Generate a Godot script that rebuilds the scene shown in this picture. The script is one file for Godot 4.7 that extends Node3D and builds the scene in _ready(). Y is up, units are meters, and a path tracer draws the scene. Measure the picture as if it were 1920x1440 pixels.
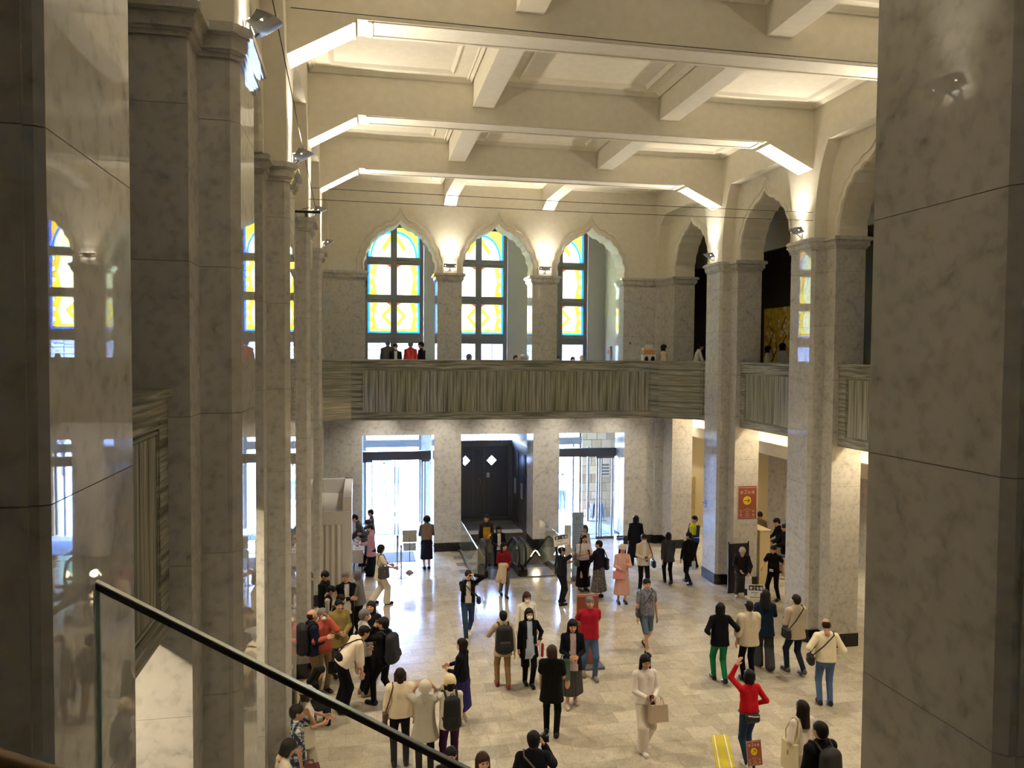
extends Node3D

func _ready() -> void:
	# camera: 26 mm phone lens, a little above the balcony parapet, turned right, tipped down and rolled slightly
	var cam := Camera3D.new()
	cam.name = "view_camera"
	add_child(cam)
	cam.fov = 53.07
	cam.near = 0.05
	cam.far = 300.0
	cam.position = V(0, EYE, 0)
	cam.basis = Basis(Vector3.UP, deg_to_rad(-11.1)) * Basis(Vector3.RIGHT, deg_to_rad(-2.1)) * Basis(Vector3(0, 0, 1), deg_to_rad(0.40))
	cam.current = true
	# environment: a bright hazy day outside
	var env := Environment.new()
	env.background_mode = Environment.BG_SKY
	var sky := Sky.new()
	var sm := ProceduralSkyMaterial.new()
	sm.sky_top_color = Color(0.36, 0.56, 0.92)
	sm.sky_horizon_color = Color(0.86, 0.93, 1.0)
	sm.ground_bottom_color = Color(0.5, 0.48, 0.45)
	sm.ground_horizon_color = Color(0.8, 0.8, 0.8)
	sm.sky_energy_multiplier = 9.0
	sm.ground_energy_multiplier = 3.0
	sky.sky_material = sm
	env.sky = sky
	env.tonemap_mode = Environment.TONE_MAPPER_LINEAR
	env.tonemap_exposure = 1.2
	env.sdfgi_enabled = true
	env.ssao_enabled = true
	env.ssil_enabled = true
	var we := WorldEnvironment.new()
	we.environment = env
	we.name = "environment"
	add_child(we)
	var sun := DirectionalLight3D.new()
	sun.name = "sun"
	sun.light_energy = 7.0
	sun.light_color = Color(1.0, 0.96, 0.9)
	sun.light_angular_distance = 0.6
	sun.shadow_enabled = true
	add_child(sun)
	sun.basis = Basis.looking_at(Vector3(0.35, -0.85, 0.38).normalized(), Vector3.UP)
	make_materials()
	build_pillars()
	build_upper_walls()
	build_ceiling()
	build_floor()
	build_balcony()
	build_windows()
	build_far_shell()
	build_aisles()
	build_escalator()
	build_stairs()
	build_lamps()
	build_rigging()
	make_templates()
	build_people()
	finish_jobs()
	build_carried()
	build_props()

# ---------------------------------------------------------------- helpers
# Hall coordinates: x to the right, y up, d metres away from the camera (Godot z = -d). Ground floor y = 0.
const EYE := 6.7
var M := {}
var name_count := {}

func V(x: float, y: float, d: float) -> Vector3:
	return Vector3(x, y, -d)

func S(r: float, g: float, b: float) -> Color:
	return Color(r / 255.0, g / 255.0, b / 255.0)

func L(r: float, g: float, b: float) -> Color:
	return S(r, g, b).srgb_to_linear()

class MB:
	var v := PackedVector3Array()
	var n := PackedVector3Array()
	var c := PackedColorArray()
	var uv := PackedVector2Array()
	var ix := PackedInt32Array()
	var colored := false
	var mapped := false
	func vert(p: Vector3, nn: Vector3, cc := Color.WHITE, t := Vector2.ZERO) -> int:
		v.append(p); n.append(nn); c.append(cc); uv.append(t)
		return v.size() - 1
	func trin(a: Vector3, b: Vector3, d: Vector3, nn: Vector3) -> void:
		var i := v.size()
		var flip := (d - a).cross(b - a).dot(nn) < 0.0
		for p in [a, b, d]:
			vert(p, nn)
		if flip:
			ix.append_array([i, i + 2, i + 1])
		else:
			ix.append_array([i, i + 1, i + 2])
	func quadn(a: Vector3, b: Vector3, d: Vector3, e: Vector3, nn: Vector3, uvs := []) -> void:
		var i := v.size()
		var flip := (d - a).cross(b - a).dot(nn) < 0.0
		var k := 0
		for p in [a, b, d, e]:
			vert(p, nn, Color.WHITE, uvs[k] if uvs.size() else Vector2.ZERO)
			k += 1
		if flip:
			ix.append_array([i, i + 2, i + 1, i, i + 3, i + 2])
		else:
			ix.append_array([i, i + 1, i + 2, i, i + 2, i + 3])
	func poly_out(pts: Array, center: Vector3) -> void:
		var nn: Vector3 = (pts[2] - pts[0]).cross(pts[1] - pts[0])
		if nn.length() < 1e-12:
			return
		nn = nn.normalized()
		if nn.dot(pts[0] - center) < 0:
			nn = -nn
		for k in range(1, pts.size() - 1):
			trin(pts[0], pts[k], pts[k + 1], nn)
	# a box from two corners, every edge cut off by ch
	func box(p: Vector3, q: Vector3, ch := 0.0, xf := Transform3D.IDENTITY) -> MB:
		var lo := Vector3(minf(p.x, q.x), minf(p.y, q.y), minf(p.z, q.z))
		var hi := Vector3(maxf(p.x, q.x), maxf(p.y, q.y), maxf(p.z, q.z))
		var m := (lo + hi) * 0.5
		var h := (hi - lo) * 0.5
		ch = minf(ch, minf(h.x, minf(h.y, h.z)) * 0.45)
		var cen := xf * m
		for ax in 3:
			var a1 := (ax + 1) % 3
			var a2 := (ax + 2) % 3
			for s in [-1.0, 1.0]:
				var pts := []
				for st in [[-1, -1], [1, -1], [1, 1], [-1, 1]]:
					var t := Vector3.ZERO
					t[ax] = s * h[ax]; t[a1] = st[0] * (h[a1] - ch); t[a2] = st[1] * (h[a2] - ch)
					pts.append(xf * (m + t))
				poly_out(pts, cen)
		if ch > 0.0:
			for ax in 3:
				var a1 := (ax + 1) % 3
				var a2 := (ax + 2) % 3
				for s in [-1.0, 1.0]:
					for t2 in [-1.0, 1.0]:
						var pts := []
						for e in [[0, -1], [0, 1], [1, 1], [1, -1]]:
							var t := Vector3.ZERO
							t[ax] = e[1] * (h[ax] - ch)
							t[a1] = s * (h[a1] - (ch if e[0] == 1 else 0.0))
							t[a2] = t2 * (h[a2] - (0.0 if e[0] == 1 else ch))
							pts.append(xf * (m + t))
						poly_out(pts, cen)
			for sx in [-1.0, 1.0]:
				for sy in [-1.0, 1.0]:
					for sz in [-1.0, 1.0]:
						var k := Vector3(sx, sy, sz)
						poly_out([xf * (m + k * Vector3(h.x, h.y - ch, h.z - ch)), xf * (m + k * Vector3(h.x - ch, h.y, h.z - ch)), xf * (m + k * Vector3(h.x - ch, h.y - ch, h.z))], cen)
		return self
	# polygon p (in u, w) pushed along nv by depth
	func prism(p: PackedVector2Array, o: Vector3, u: Vector3, w: Vector3, nv: Vector3, depth: float, smooth_sides := false) -> MB:
		if Geometry2D.is_polygon_clockwise(p):
			p = p.duplicate(); p.reverse()
		var t := Geometry2D.triangulate_polygon(p)
		var off := nv * depth
		for k in range(0, t.size(), 3):
			var a := o + u * p[t[k]].x + w * p[t[k]].y
			var b := o + u * p[t[k + 1]].x + w * p[t[k + 1]].y
			var d := o + u * p[t[k + 2]].x + w * p[t[k + 2]].y
			trin(a, b, d, -nv)
			trin(a + off, b + off, d + off, nv)
		var cnt := p.size()
		for k in cnt:
			var e := p[(k + 1) % cnt] - p[k]
			if e.length() < 1e-6:
				continue
			var nn := (u * e.y - w * e.x).normalized()
			var a := o + u * p[k].x + w * p[k].y
			var b := o + u * p[(k + 1) % cnt].x + w * p[(k + 1) % cnt].y
			quadn(a, b, b + off, a + off, nn)
		return self
	# flat strip between two curves of equal length, pushed along nv
	func band(p: PackedVector2Array, q: PackedVector2Array, o: Vector3, u: Vector3, w: Vector3, nv: Vector3, depth: float, bev := 0.0) -> MB:
		var off := nv * depth
		for k in p.size() - 1:
			var a := o + u * p[k].x + w * p[k].y
			var b := o + u * p[k + 1].x + w * p[k + 1].y
			var d := o + u * q[k + 1].x + w * q[k + 1].y
			var e := o + u * q[k].x + w * q[k].y
			var a2 := a.lerp(e, bev) + off
			var b2 := b.lerp(d, bev) + off
			var d2 := d.lerp(b, bev) + off
			var e2 := e.lerp(a, bev) + off
			quadn(a2, b2, d2, e2, nv)
			var s1 := (b - a).cross(a2 - a).normalized()
			if s1.dot(a - e) < 0 and bev == 0.0: s1 = -s1
			if bev > 0 and s1.dot(nv) < 0: s1 = -s1
			quadn(a, b, b2, a2, s1)
			var s2 := (d - e).cross(e2 - e).normalized()
			if s2.dot(e - a) < 0 and bev == 0.0: s2 = -s2
			if bev > 0 and s2.dot(nv) < 0: s2 = -s2
			quadn(e, d, d2, e2, s2)
		return self
	func tube(path: Array, r: float, seg := 8, r_end := -1.0, caps := true) -> MB:
		var cnt := path.size()
		var side := Vector3.ZERO
		var first := v.size()
		for k in cnt:
			var t: Vector3 = ((path[mini(k + 1, cnt - 1)] as Vector3) - (path[maxi(k - 1, 0)] as Vector3)).normalized()
			if side == Vector3.ZERO:
				side = t.cross(Vector3.UP if absf(t.y) < 0.9 else Vector3.RIGHT).normalized()
			else:
				side = (side - t * side.dot(t)).normalized()
			var up := side.cross(t)
			var rr := r if r_end < 0 else lerpf(r, r_end, float(k) / (cnt - 1))
			for j in seg:
				var an := TAU * j / seg
				var nn := side * cos(an) + up * sin(an)
				vert(path[k] + nn * rr, nn)
		for k in cnt - 1:
			for j in seg:
				var a := first + k * seg + j
				var b := first + k * seg + (j + 1) % seg
				fan_quad(a, b, b + seg, a + seg)
		if caps:
			for e in [0, cnt - 1]:
				var nn: Vector3 = ((path[e] as Vector3) - (path[1 if e == 0 else cnt - 2] as Vector3)).normalized()
				for j in range(1, seg - 1):
					trin(v[first + e * seg], v[first + e * seg + j], v[first + e * seg + j + 1], nn)
		return self
	func fan_quad(a: int, b: int, d: int, e: int) -> void:
		var nn := n[a] + n[b] + n[d] + n[e]
		if (v[d] - v[a]).cross(v[b] - v[a]).dot(nn) < 0:
			ix.append_array([a, d, b, a, e, d])
		else:
			ix.append_array([a, b, d, a, d, e])
	# profile of (radius, height) turned round the y axis at o
	func lathe(prof: Array, o: Vector3, seg := 16, xf := Transform3D.IDENTITY, sweep := TAU, start := 0.0) -> MB:
		for k in prof.size() - 1:
			var p: Vector2 = prof[k]
			var q: Vector2 = prof[k + 1]
			if (q - p).length() < 1e-6:
				continue
			var pn := Vector2(q.y - p.y, -(q.x - p.x)).normalized()
			for j in seg:
				var a0 := start + sweep * j / seg
				var a1 := start + sweep * (j + 1) / seg
				var c0 := Vector3(cos(a0), 0, sin(a0))
				var c1 := Vector3(cos(a1), 0, sin(a1))
				var i := v.size()
				vert(o + xf * (c0 * p.x + Vector3(0, p.y, 0)), xf.basis * (c0 * pn.x + Vector3(0, pn.y, 0)))
				vert(o + xf * (c1 * p.x + Vector3(0, p.y, 0)), xf.basis * (c1 * pn.x + Vector3(0, pn.y, 0)))
				vert(o + xf * (c1 * q.x + Vector3(0, q.y, 0)), xf.basis * (c1 * pn.x + Vector3(0, pn.y, 0)))
				vert(o + xf * (c0 * q.x + Vector3(0, q.y, 0)), xf.basis * (c0 * pn.x + Vector3(0, pn.y, 0)))
				fan_quad(i, i + 1, i + 2, i + 3)
		return self
	func append(src: Array, xf: Transform3D, tint := Color.WHITE, mirror := false) -> void:
		var sv: PackedVector3Array = src[0]
		var sn: PackedVector3Array = src[1]
		var sc: PackedColorArray = src[2]
		var si: PackedInt32Array = src[3]
		var i := v.size()
		var bs := xf.basis.orthonormalized()
		for k in sv.size():
			v.append(xf * (sv[k] * (Vector3(-1, 1, 1) if mirror else Vector3.ONE)))
			n.append(bs * (sn[k] * (Vector3(-1, 1, 1) if mirror else Vector3.ONE)))
			c.append(sc[k] * tint)
			uv.append(Vector2.ZERO)
		for k in range(0, si.size(), 3):
			ix.append(i + si[k])
			ix.append(i + si[k + (2 if mirror else 1)])
			ix.append(i + si[k + (1 if mirror else 2)])
	func mesh() -> ArrayMesh:
		var a := []
		a.resize(Mesh.ARRAY_MAX)
		a[Mesh.ARRAY_VERTEX] = v
		a[Mesh.ARRAY_NORMAL] = n
		if colored:
			a[Mesh.ARRAY_COLOR] = c
		if mapped:
			a[Mesh.ARRAY_TEX_UV] = uv
		a[Mesh.ARRAY_INDEX] = ix
		var m := ArrayMesh.new()
		m.add_surface_from_arrays(Mesh.PRIMITIVE_TRIANGLES, a)
		return m

func numbered(called: String) -> String:
	var k: int = name_count.get(called, 0)
	name_count[called] = k + 1
	return called if k == 0 else "%s_%03d" % [called, k]

func tag(o: Node, label: String, category: String, group := "") -> Node:
	o.set_meta("label", label)
	o.set_meta("category", category)
	if group:
		o.set_meta("group", group)
	return o

func inst(mesh: Mesh, mat: Material, called: String, parent: Node, at := Vector3.ZERO) -> MeshInstance3D:
	var o := MeshInstance3D.new()
	o.name = called if parent != self else numbered(called)
	o.mesh = mesh
	o.material_override = mat
	parent.add_child(o, true)
	o.position = at
	return o

func part(mb: MB, mat: Material, called: String, parent: Node) -> MeshInstance3D:
	return inst(mb.mesh(), mat, called, parent)

func thing(called: String, label: String, category: String, at := Vector3.ZERO, turn := 0.0, group := "") -> Node3D:
	var o := Node3D.new()
	o.name = numbered(called)
	add_child(o)
	o.position = at
	o.rotation.y = turn
	tag(o, label, category, group)
	return o

func struct(called: String) -> Node3D:
	var o := Node3D.new()
	o.name = numbered(called)
	add_child(o)
	o.set_meta("kind", "structure")
	return o

func P2(a: Array) -> PackedVector2Array:
	var p := PackedVector2Array()
	for k in range(0, a.size(), 2):
		p.append(Vector2(a[k], a[k + 1]))
	return p

# wall piece: polygon in (x, y), from distance d0 to d1
func wall_xy(mb: MB, p: PackedVector2Array, d0: float, d1: float) -> void:
	mb.prism(p, V(0, 0, d0), Vector3.RIGHT, Vector3.UP, Vector3(0, 0, -1), d1 - d0)
# wall piece: polygon in (d, y), from x0 to x1
func wall_dy(mb: MB, p: PackedVector2Array, x0: float, x1: float) -> void:
	mb.prism(p, V(x0, 0, 0), Vector3(0, 0, -1), Vector3.UP, Vector3.RIGHT, x1 - x0)
# plan piece: polygon in (x, d), from height y0 to y1
func plan(mb: MB, p: PackedVector2Array, y0: float, y1: float) -> void:
	mb.prism(p, V(0, y0, 0), Vector3.RIGHT, Vector3(0, 0, -1), Vector3.UP, y1 - y0)
func bx(mb: MB, x0: float, x1: float, y0: float, y1: float, d0: float, d1: float, ch := 0.0) -> MB:
	return mb.box(V(x0, y0, d0), V(x1, y1, d1), ch)

# ---------------------------------------------------------------- materials
func ramp(stops: Array) -> Gradient:
	var g := Gradient.new()
	var o := PackedFloat32Array()
	var c := PackedColorArray()
	for s in stops:
		o.append(s[0]); c.append(s[1])
	g.offsets = o
	g.colors = c
	return g

func ntex(stops: Array, freq: float, seed_: int, ridged := false, warp := 0.0, octaves := 5, size := 512, normal := false) -> NoiseTexture2D:
	var f := FastNoiseLite.new()
	f.noise_type = FastNoiseLite.TYPE_SIMPLEX_SMOOTH
	f.seed = seed_
	f.frequency = freq
	f.fractal_type = FastNoiseLite.FRACTAL_RIDGED if ridged else FastNoiseLite.FRACTAL_FBM
	f.fractal_octaves = octaves
	if warp > 0.0:
		f.domain_warp_enabled = true
		f.domain_warp_amplitude = warp
		f.domain_warp_frequency = freq * 1.3
	var t := NoiseTexture2D.new()
	t.width = size
	t.height = size
	t.seamless = true
	t.noise = f
	if normal:
		t.as_normal_map = true
		t.bump_strength = 2.0
	else:
		t.color_ramp = ramp(stops)
	return t

func mat(called: String, col: Color, rough: float, spec := 0.5, metal := 0.0) -> StandardMaterial3D:
	var m := StandardMaterial3D.new()
	m.resource_name = called
	m.albedo_color = col
	m.roughness = rough
	m.metallic_specular = spec
	m.metallic = metal
	M[called] = m
	return m

func stone(called: String, tex: Texture2D, scl: Vector3, rough: float, tint := Color.WHITE, over: Texture2D = null) -> StandardMaterial3D:
	var m := mat(called, tint, rough)
	m.albedo_texture = tex
	m.uv1_triplanar = true
	m.uv1_world_triplanar = true
	m.uv1_scale = scl
	if over:
		m.detail_enabled = true
		m.detail_albedo = over
		m.detail_blend_mode = BaseMaterial3D.BLEND_MODE_MUL
		m.detail_uv_layer = BaseMaterial3D.DETAIL_UV_2
		m.uv2_triplanar = true
		m.uv2_world_triplanar = true
		m.uv2_scale = scl * 3.1
	return m

func make_materials() -> void:
	var carrara := ntex([[0.0, S(214, 212, 207)], [0.5, S(222, 220, 215)], [0.76, S(215, 213, 208)], [0.90, S(196, 195, 191)], [0.97, S(172, 171, 168)], [1.0, S(142, 142, 140)]], 0.0042, 11, true, 46.0, 6, 1024)
	var speck := ntex([[0.0, S(222, 221, 219)], [0.34, S(244, 243, 242)], [0.5, S(252, 252, 251)], [1.0, S(255, 255, 255)]], 0.016, 5, false, 20.0, 5, 512)
	stone("marble", carrara, Vector3(0.27, 0.27, 0.27), 0.015, S(242, 241, 239), speck)
	stone("marble_wall", carrara, Vector3(0.21, 0.21, 0.21), 0.14, S(242, 241, 238), speck)
	var streak := ntex([[0.0, S(84, 86, 74)], [0.3, S(120, 121, 106)], [0.5, S(150, 149, 133)], [0.66, S(184, 181, 166)], [0.8, S(142, 141, 125)], [1.0, S(104, 105, 92)]], 0.012, 21, false, 18.0, 5, 512)
	stone("green_upright", streak, Vector3(1.9, 0.05, 1.9), 0.12)
	stone("green_upright_b", streak, Vector3(2.3, 0.045, 2.3), 0.12, S(240, 242, 234))
	stone("green_level", streak, Vector3(0.08, 1.9, 0.08), 0.12)
	M["green_upright_b"].uv1_offset = Vector3(0.37, 0.2, 0.61)
	var dark := ntex([[0.0, S(18, 19, 22)], [0.6, S(27, 28, 31)], [1.0, S(44, 45, 48)]], 0.05, 3)
	stone("plinth", dark, Vector3(0.7, 0.7, 0.7), 0.12)
	var plaster_t := ntex([[0.0, S(230, 223, 204)], [1.0, S(239, 233, 216)]], 0.02, 8)
	stone("plaster", plaster_t, Vector3(0.4, 0.4, 0.4), 0.72)
	M["plaster"].metallic_specular = 0.3
	var tile_a := ntex([[0.0, S(206, 202, 192)], [0.4, S(218, 214, 204)], [0.62, S(226, 222, 213)], [0.85, S(214, 210, 200)], [1.0, S(200, 195, 184)]], 0.006, 31, false, 26.0, 5, 512)
	var tints := [S(224, 218, 206), S(218, 212, 200), S(212, 206, 194), S(232, 226, 213), S(204, 198, 186)]
	for k in 5:
		stone("tile_%d" % k, tile_a, Vector3(0.55, 0.55, 0.55), 0.13, tints[k], speck)
		M["tile_%d" % k].uv1_offset = Vector3(0.21 * k, 0.0, 0.37 * k)
	mat("grout", S(120, 115, 104), 0.8)
	mat("gallery_wall", S(176, 170, 160), 0.6)
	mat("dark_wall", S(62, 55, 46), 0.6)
	mat("cream_wall", S(222, 206, 164), 0.55)
	mat("bronze", S(112, 108, 104), 0.4, 0.5, 0.2)
	mat("bronze_dark", S(96, 97, 101), 0.3, 0.5, 0.1)
	mat("steel", S(200, 202, 205), 0.22, 0.5, 1.0)
	mat("brass", S(170, 140, 92), 0.3, 0.5, 1.0)
	mat("rail_bronze", S(104, 84, 62), 0.35, 0.5, 0.6)
	mat("black", S(17, 17, 18), 0.45)
	mat("black_rubber", S(12, 12, 13), 0.6)
	mat("lamp_shell", S(168, 172, 174), 0.3, 0.5, 0.35)
	mat("cable", S(45, 41, 36), 0.6)
	mat("white_paint", S(232, 228, 222), 0.5)
	mat("white_cloth", S(228, 222, 214), 0.85)
	mat("locker", S(205, 186, 134), 0.45)
	mat("counter", S(214, 196, 150), 0.5)
	mat("sign_brown", S(150, 82, 58), 0.5)
	mat("sign_yellow", S(236, 202, 28), 0.5)
	mat("sign_white", S(240, 238, 234), 0.5)
	mat("sign_pink", S(226, 190, 172), 0.5)
	mat("mat_grey", S(112, 116, 124), 0.9)
	mat("yellow_mat", S(196, 178, 32), 0.6)
	mat("escalator_step", S(62, 60, 58), 0.4, 0.5, 0.6)
	mat("paving", S(226, 222, 214), 0.9)
	mat("leather_brown", S(96, 62, 44), 0.5)
	var gl := mat("glass", Color(0.80, 0.92, 0.90, 0.10), 0.02)
	gl.transparency = BaseMaterial3D.TRANSPARENCY_ALPHA
	var gl2 := mat("glass_rail", Color(0.72, 0.80, 0.78, 0.07), 0.02)
	gl2.transparency = BaseMaterial3D.TRANSPARENCY_ALPHA
	var ge := mat("glass_edge", S(150, 186, 178), 0.1)
	ge.metallic_specular = 0.7
	for a in [["pane_yellow", S(252, 224, 78)], ["pane_pale", S(255, 246, 200)], ["pane_blue", S(86, 172, 232)], ["pane_red", S(226, 84, 40)], ["pane_amber", S(246, 204, 92)], ["pane_clear", S(246, 250, 252)]]:
		var pm := mat(a[0], a[1], 0.25)
		pm.backlight_enabled = true
		pm.backlight = a[1]
	mat("lead", S(52, 50, 46), 0.5)
	for a in [["glow_warm", Color(1.0, 0.95, 0.88), 14.0], ["glow_cove", Color(1.0, 0.88, 0.7), 4.0], ["glow_red", Color(1.0, 0.1, 0.08), 3.0], ["glow_strip", Color(1.0, 0.9, 0.72), 6.0], ["glow_green", Color(0.1, 0.75, 0.4), 1.2]]:
		var em := mat(a[0], Color(0.9, 0.9, 0.9), 0.5)
		em.emission_enabled = true
		em.emission = a[1]
		em.emission_energy_multiplier = a[2]
	var weave := ntex([], 0.03, 77, false, 12.0, 4, 256, true)
	var cl := mat("cloth", Color.WHITE, 0.88, 0.3)
	cl.vertex_color_use_as_albedo = true
	cl.normal_enabled = true
	cl.normal_texture = weave
	cl.normal_scale = 0.8
	cl.uv1_triplanar = true
	cl.uv1_scale = Vector3(1.6, 0.9, 1.6)
	var sk := mat("skin", Color.WHITE, 0.55, 0.4)
	sk.vertex_color_use_as_albedo = true
	var sh := mat("shoe", Color.WHITE, 0.5, 0.4)
	sh.vertex_color_use_as_albedo = true
	for a in [["hair_black", S(24, 20, 19)], ["hair_brown", S(58, 36, 27)], ["hair_dark", S(38, 28, 24)], ["hair_grey", S(112, 106, 102)], ["hair_white", S(206, 198, 184)]]:
		var hm := mat(a[0], a[1], 0.55, 0.3)
		hm.rim_enabled = true
		hm.rim = 0.04
# ---------------------------------------------------------------- the building
const XL := -1.02      # inward faces of the left pillars
const XR := 10.25      # inward faces of the right pillars
const PIL := [2.78, 6.95, 11.65, 16.2, 20.85]
const CAP := 9.2
const CAPT := 9.47
const BEAMS := [2.9, 7.1, 11.75, 16.35, 20.95]
const SOFFIT := 11.64
const CEIL := 12.5
const MEZ := 5.5

func pillar_plan(xi: float, sg: float, d0: float, inset := 0.0) -> PackedVector2Array:
	# u runs away from the hall, w along the hall
	var c := 0.03 if d0 < 3.0 and sg > 0 else 0.075
	var a := [c + 0.03, 0, 0.33, 0, 0.33, -0.39, 1.08, -0.39, 1.08, 1.39, 0.33, 1.39, 0.33, 1.0, c, 1.0, 0, 1.0 - c, 0, c, c, 0.012, c + 0.03, 0.012]
	var p := PackedVector2Array()
	for k in range(0, a.size(), 2):
		p.append(Vector2(xi - sg * a[k], d0 + a[k + 1]))
	if inset != 0.0:
		p = Geometry2D.offset_polygon(p, inset, Geometry2D.JOIN_MITER)[0]
	return p

func plain_plan(xi: float, sg: float, d0: float) -> PackedVector2Array:
	var p := PackedVector2Array()
	for q in [[0.075, 0], [0.33, 0], [0.33, -0.39], [1.08, -0.39], [1.08, 1.39], [0.33, 1.39], [0.33, 1.0], [0.075, 1.0], [0, 0.925], [0, 0.075]]:
		p.append(Vector2(xi - sg * q[0], d0 + q[1]))
	return p

func grow(p: PackedVector2Array, by: float) -> PackedVector2Array:
	return Geometry2D.offset_polygon(p, by, Geometry2D.JOIN_MITER)[0]

func shaft(t: Node, p: PackedVector2Array, core: PackedVector2Array, ys: Array, base := true) -> void:
	if base:
		var b := MB.new()
		plan(b, grow(core, 0.025), 0.0, 0.30)
		part(b, M.plinth, "plinth", t)
	for k in ys.size() - 1:
		var m := MB.new()
		plan(m, p, ys[k] + 0.002, ys[k + 1] - 0.002)
		part(m, M.marble, "shaft_slab", t)

func cap(t: Node, core: PackedVector2Array) -> void:
	var m := MB.new()
	plan(m, grow(core, 0.022), CAP, CAP + 0.035)
	plan(m, grow(core, 0.04), CAP + 0.035, CAP + 0.06)
	plan(m, grow(core, 0.062), CAP + 0.06, CAP + 0.165)
	plan(m, grow(core, 0.085), CAP + 0.165, CAP + 0.185)
	plan(m, grow(core, 0.115), CAP + 0.185, CAP + 0.245)
	plan(m, grow(core, 0.095), CAP + 0.245, CAPT)
	part(m, M.marble, "capital", t)

func build_pillars() -> void:
	var ys := [0.3, 1.25, 2.5, 3.74, 4.98, 6.19, 7.44, 8.68, CAP]
	var left_names := ["nearest pillar at far left, dark in the foreground", "second pillar of the left row, beside the green stone parapet", "third pillar from the camera in the left row", "fourth pillar of the left row, with a black light bar on its cap", "farthest and thinnest looking pillar of the left row"]
	var right_names := ["", "", "right row pillar hidden behind the big foreground slab", "right row pillar that mirrors the stained glass", "right row pillar carrying the brown arrow poster"]
	for k in 5:
		for sd in [0, 1]:
			if sd == 1 and k < 2:
				continue
			var sg := 1.0 if sd == 0 else -1.0
			var xi := XL if sd == 0 else XR
			var nm: String = left_names[k] if sd == 0 else right_names[k]
			var t := thing("marble_pillar", "polished grey marble pillar, " + nm, "pillar", Vector3.ZERO, 0.0, "pillars along the hall")
			var core := plain_plan(xi, sg, PIL[k])
			shaft(t, pillar_plan(xi, sg, PIL[k]), core, ys)
			cap(t, core)
	# the foreground pillar at the right edge, and its neighbour in the near arcade
	var q := thing("marble_pillar", "huge veined marble pillar filling the right edge of the picture", "pillar", Vector3.ZERO, 0.0, "pillars along the hall")
	var qp := P2([2.785, 2.78, 2.785, 2.792, 2.75, 2.792, 2.71, 2.84, 2.71, 3.72, 2.77, 3.78, 3.55, 3.78, 3.61, 3.72, 3.61, 2.84, 3.55, 2.78])
	shaft(q, qp, qp, ys)
	cap(q, P2([2.77, 2.78, 2.71, 2.84, 2.71, 3.72, 2.77, 3.78, 3.55, 3.78, 3.61, 3.72, 3.61, 2.84, 3.55, 2.78]))
	# pillars of the far arcade on the balcony level
	var nm2 := ["between the first and second stained glass windows", "between the second and third stained glass windows"]
	var k2 := 0
	for a in [[2.51, 3.35], [5.79, 6.68]]:
		var t := thing("balcony_pillar", "short grey marble pillar behind the parapet " + nm2[k2], "pillar", Vector3.ZERO, 0.0, "balcony pillars")
		var p := P2([a[0], 26.0, a[1], 26.0, a[1], 26.8, a[0], 26.8])
		for yy in [[MEZ, 7.4], [7.4, CAP]]:
			var m := MB.new()
			plan(m, p, yy[0] + 0.002, yy[1] - 0.002)
			part(m, M.marble, "shaft_slab", t)
		cap(t, p)
		k2 += 1
	# attached end pillars of the far wall
	for sd in [0, 1]:
		var t := thing("corner_pillar", ["attached marble corner pillar at the left end of the far balcony", "attached marble corner pillar right of the third window, beside a dark doorway"][sd], "pillar", Vector3.ZERO, 0.0, "corner pillars")
		var p := P2([9.1, 26.0, 10.3, 26.0, 10.3, 25.9, 10.62, 25.9, 10.62, 25.1, 11.37, 25.1, 11.37, 26.8, 9.1, 26.8])
		var lowp := P2([10.3, 25.995, 10.3, 25.9, 10.62, 25.9, 10.62, 25.1, 11.37, 25.1, 11.37, 26.8, 10.6, 26.8, 10.6, 25.995])
		if sd == 0:
			for k in p.size(): p[k].x = 2 * 4.615 - p[k].x
			for k in lowp.size(): lowp[k].x = 2 * 4.615 - lowp[k].x
		for yy in [[MEZ, 7.4], [7.4, CAP]]:
			var m := MB.new()
			plan(m, p, yy[0] + 0.002, yy[1] - 0.002)
			part(m, M.marble, "shaft_slab", t)
		for yy in [[0.3, 1.9], [1.9, 3.5], [3.5, MEZ - 0.004]]:
			var m := MB.new()
			plan(m, lowp, yy[0] + 0.002, yy[1] - 0.002)
			part(m, M.marble, "shaft_slab", t)
		var pb := MB.new()
		plan(pb, grow(lowp, 0.02), 0.0, 0.3)
		part(pb, M.plinth, "plinth", t)
		cap(t, p)

# outline of one half-scalloped arch opening, springing at y0, from left foot to right foot
func scallop(cx: float, hw: float, y0: float, rise: float, out := 0.0, tip := 0.0) -> PackedVector2Array:
	var half := PackedVector2Array()
	var lobes := 5
	var a0 := 0.0
	for k in lobes:
		var t0 := lerpf(0.10, 1.36, float(k) / lobes)
		var t1 := lerpf(0.10, 1.36, float(k + 1) / lobes)
		for j in 5:
			var f := j / 5.0
			var t := lerpf(t0, t1, f)
			var bul := 0.045 * sin(PI * f) + out
			half.append(Vector2((hw + bul) * cos(t), (rise * 0.86 + bul) * sin(t)))
	# the ogee tip
	var e := half[half.size() - 1]
	var top := Vector2(0.0, rise + out + tip)
	for j in range(1, 6):
		var f := j / 5.0
		var x := lerpf(e.x, 0.0, f)
		var y := lerpf(e.y, top.y, pow(f, 2.2)) + 0.03 * sin(PI * f)
		half.append(Vector2(x, y))
	var p := PackedVector2Array()
	p.append(Vector2(cx - hw - out, y0))
	for h in half:
		p.append(Vector2(cx - h.x, y0 + h.y))
	for k in range(half.size() - 2, -1, -1):
		p.append(Vector2(cx + half[k].x, y0 + half[k].y))
	p.append(Vector2(cx + hw + out, y0))
	return p

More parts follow.
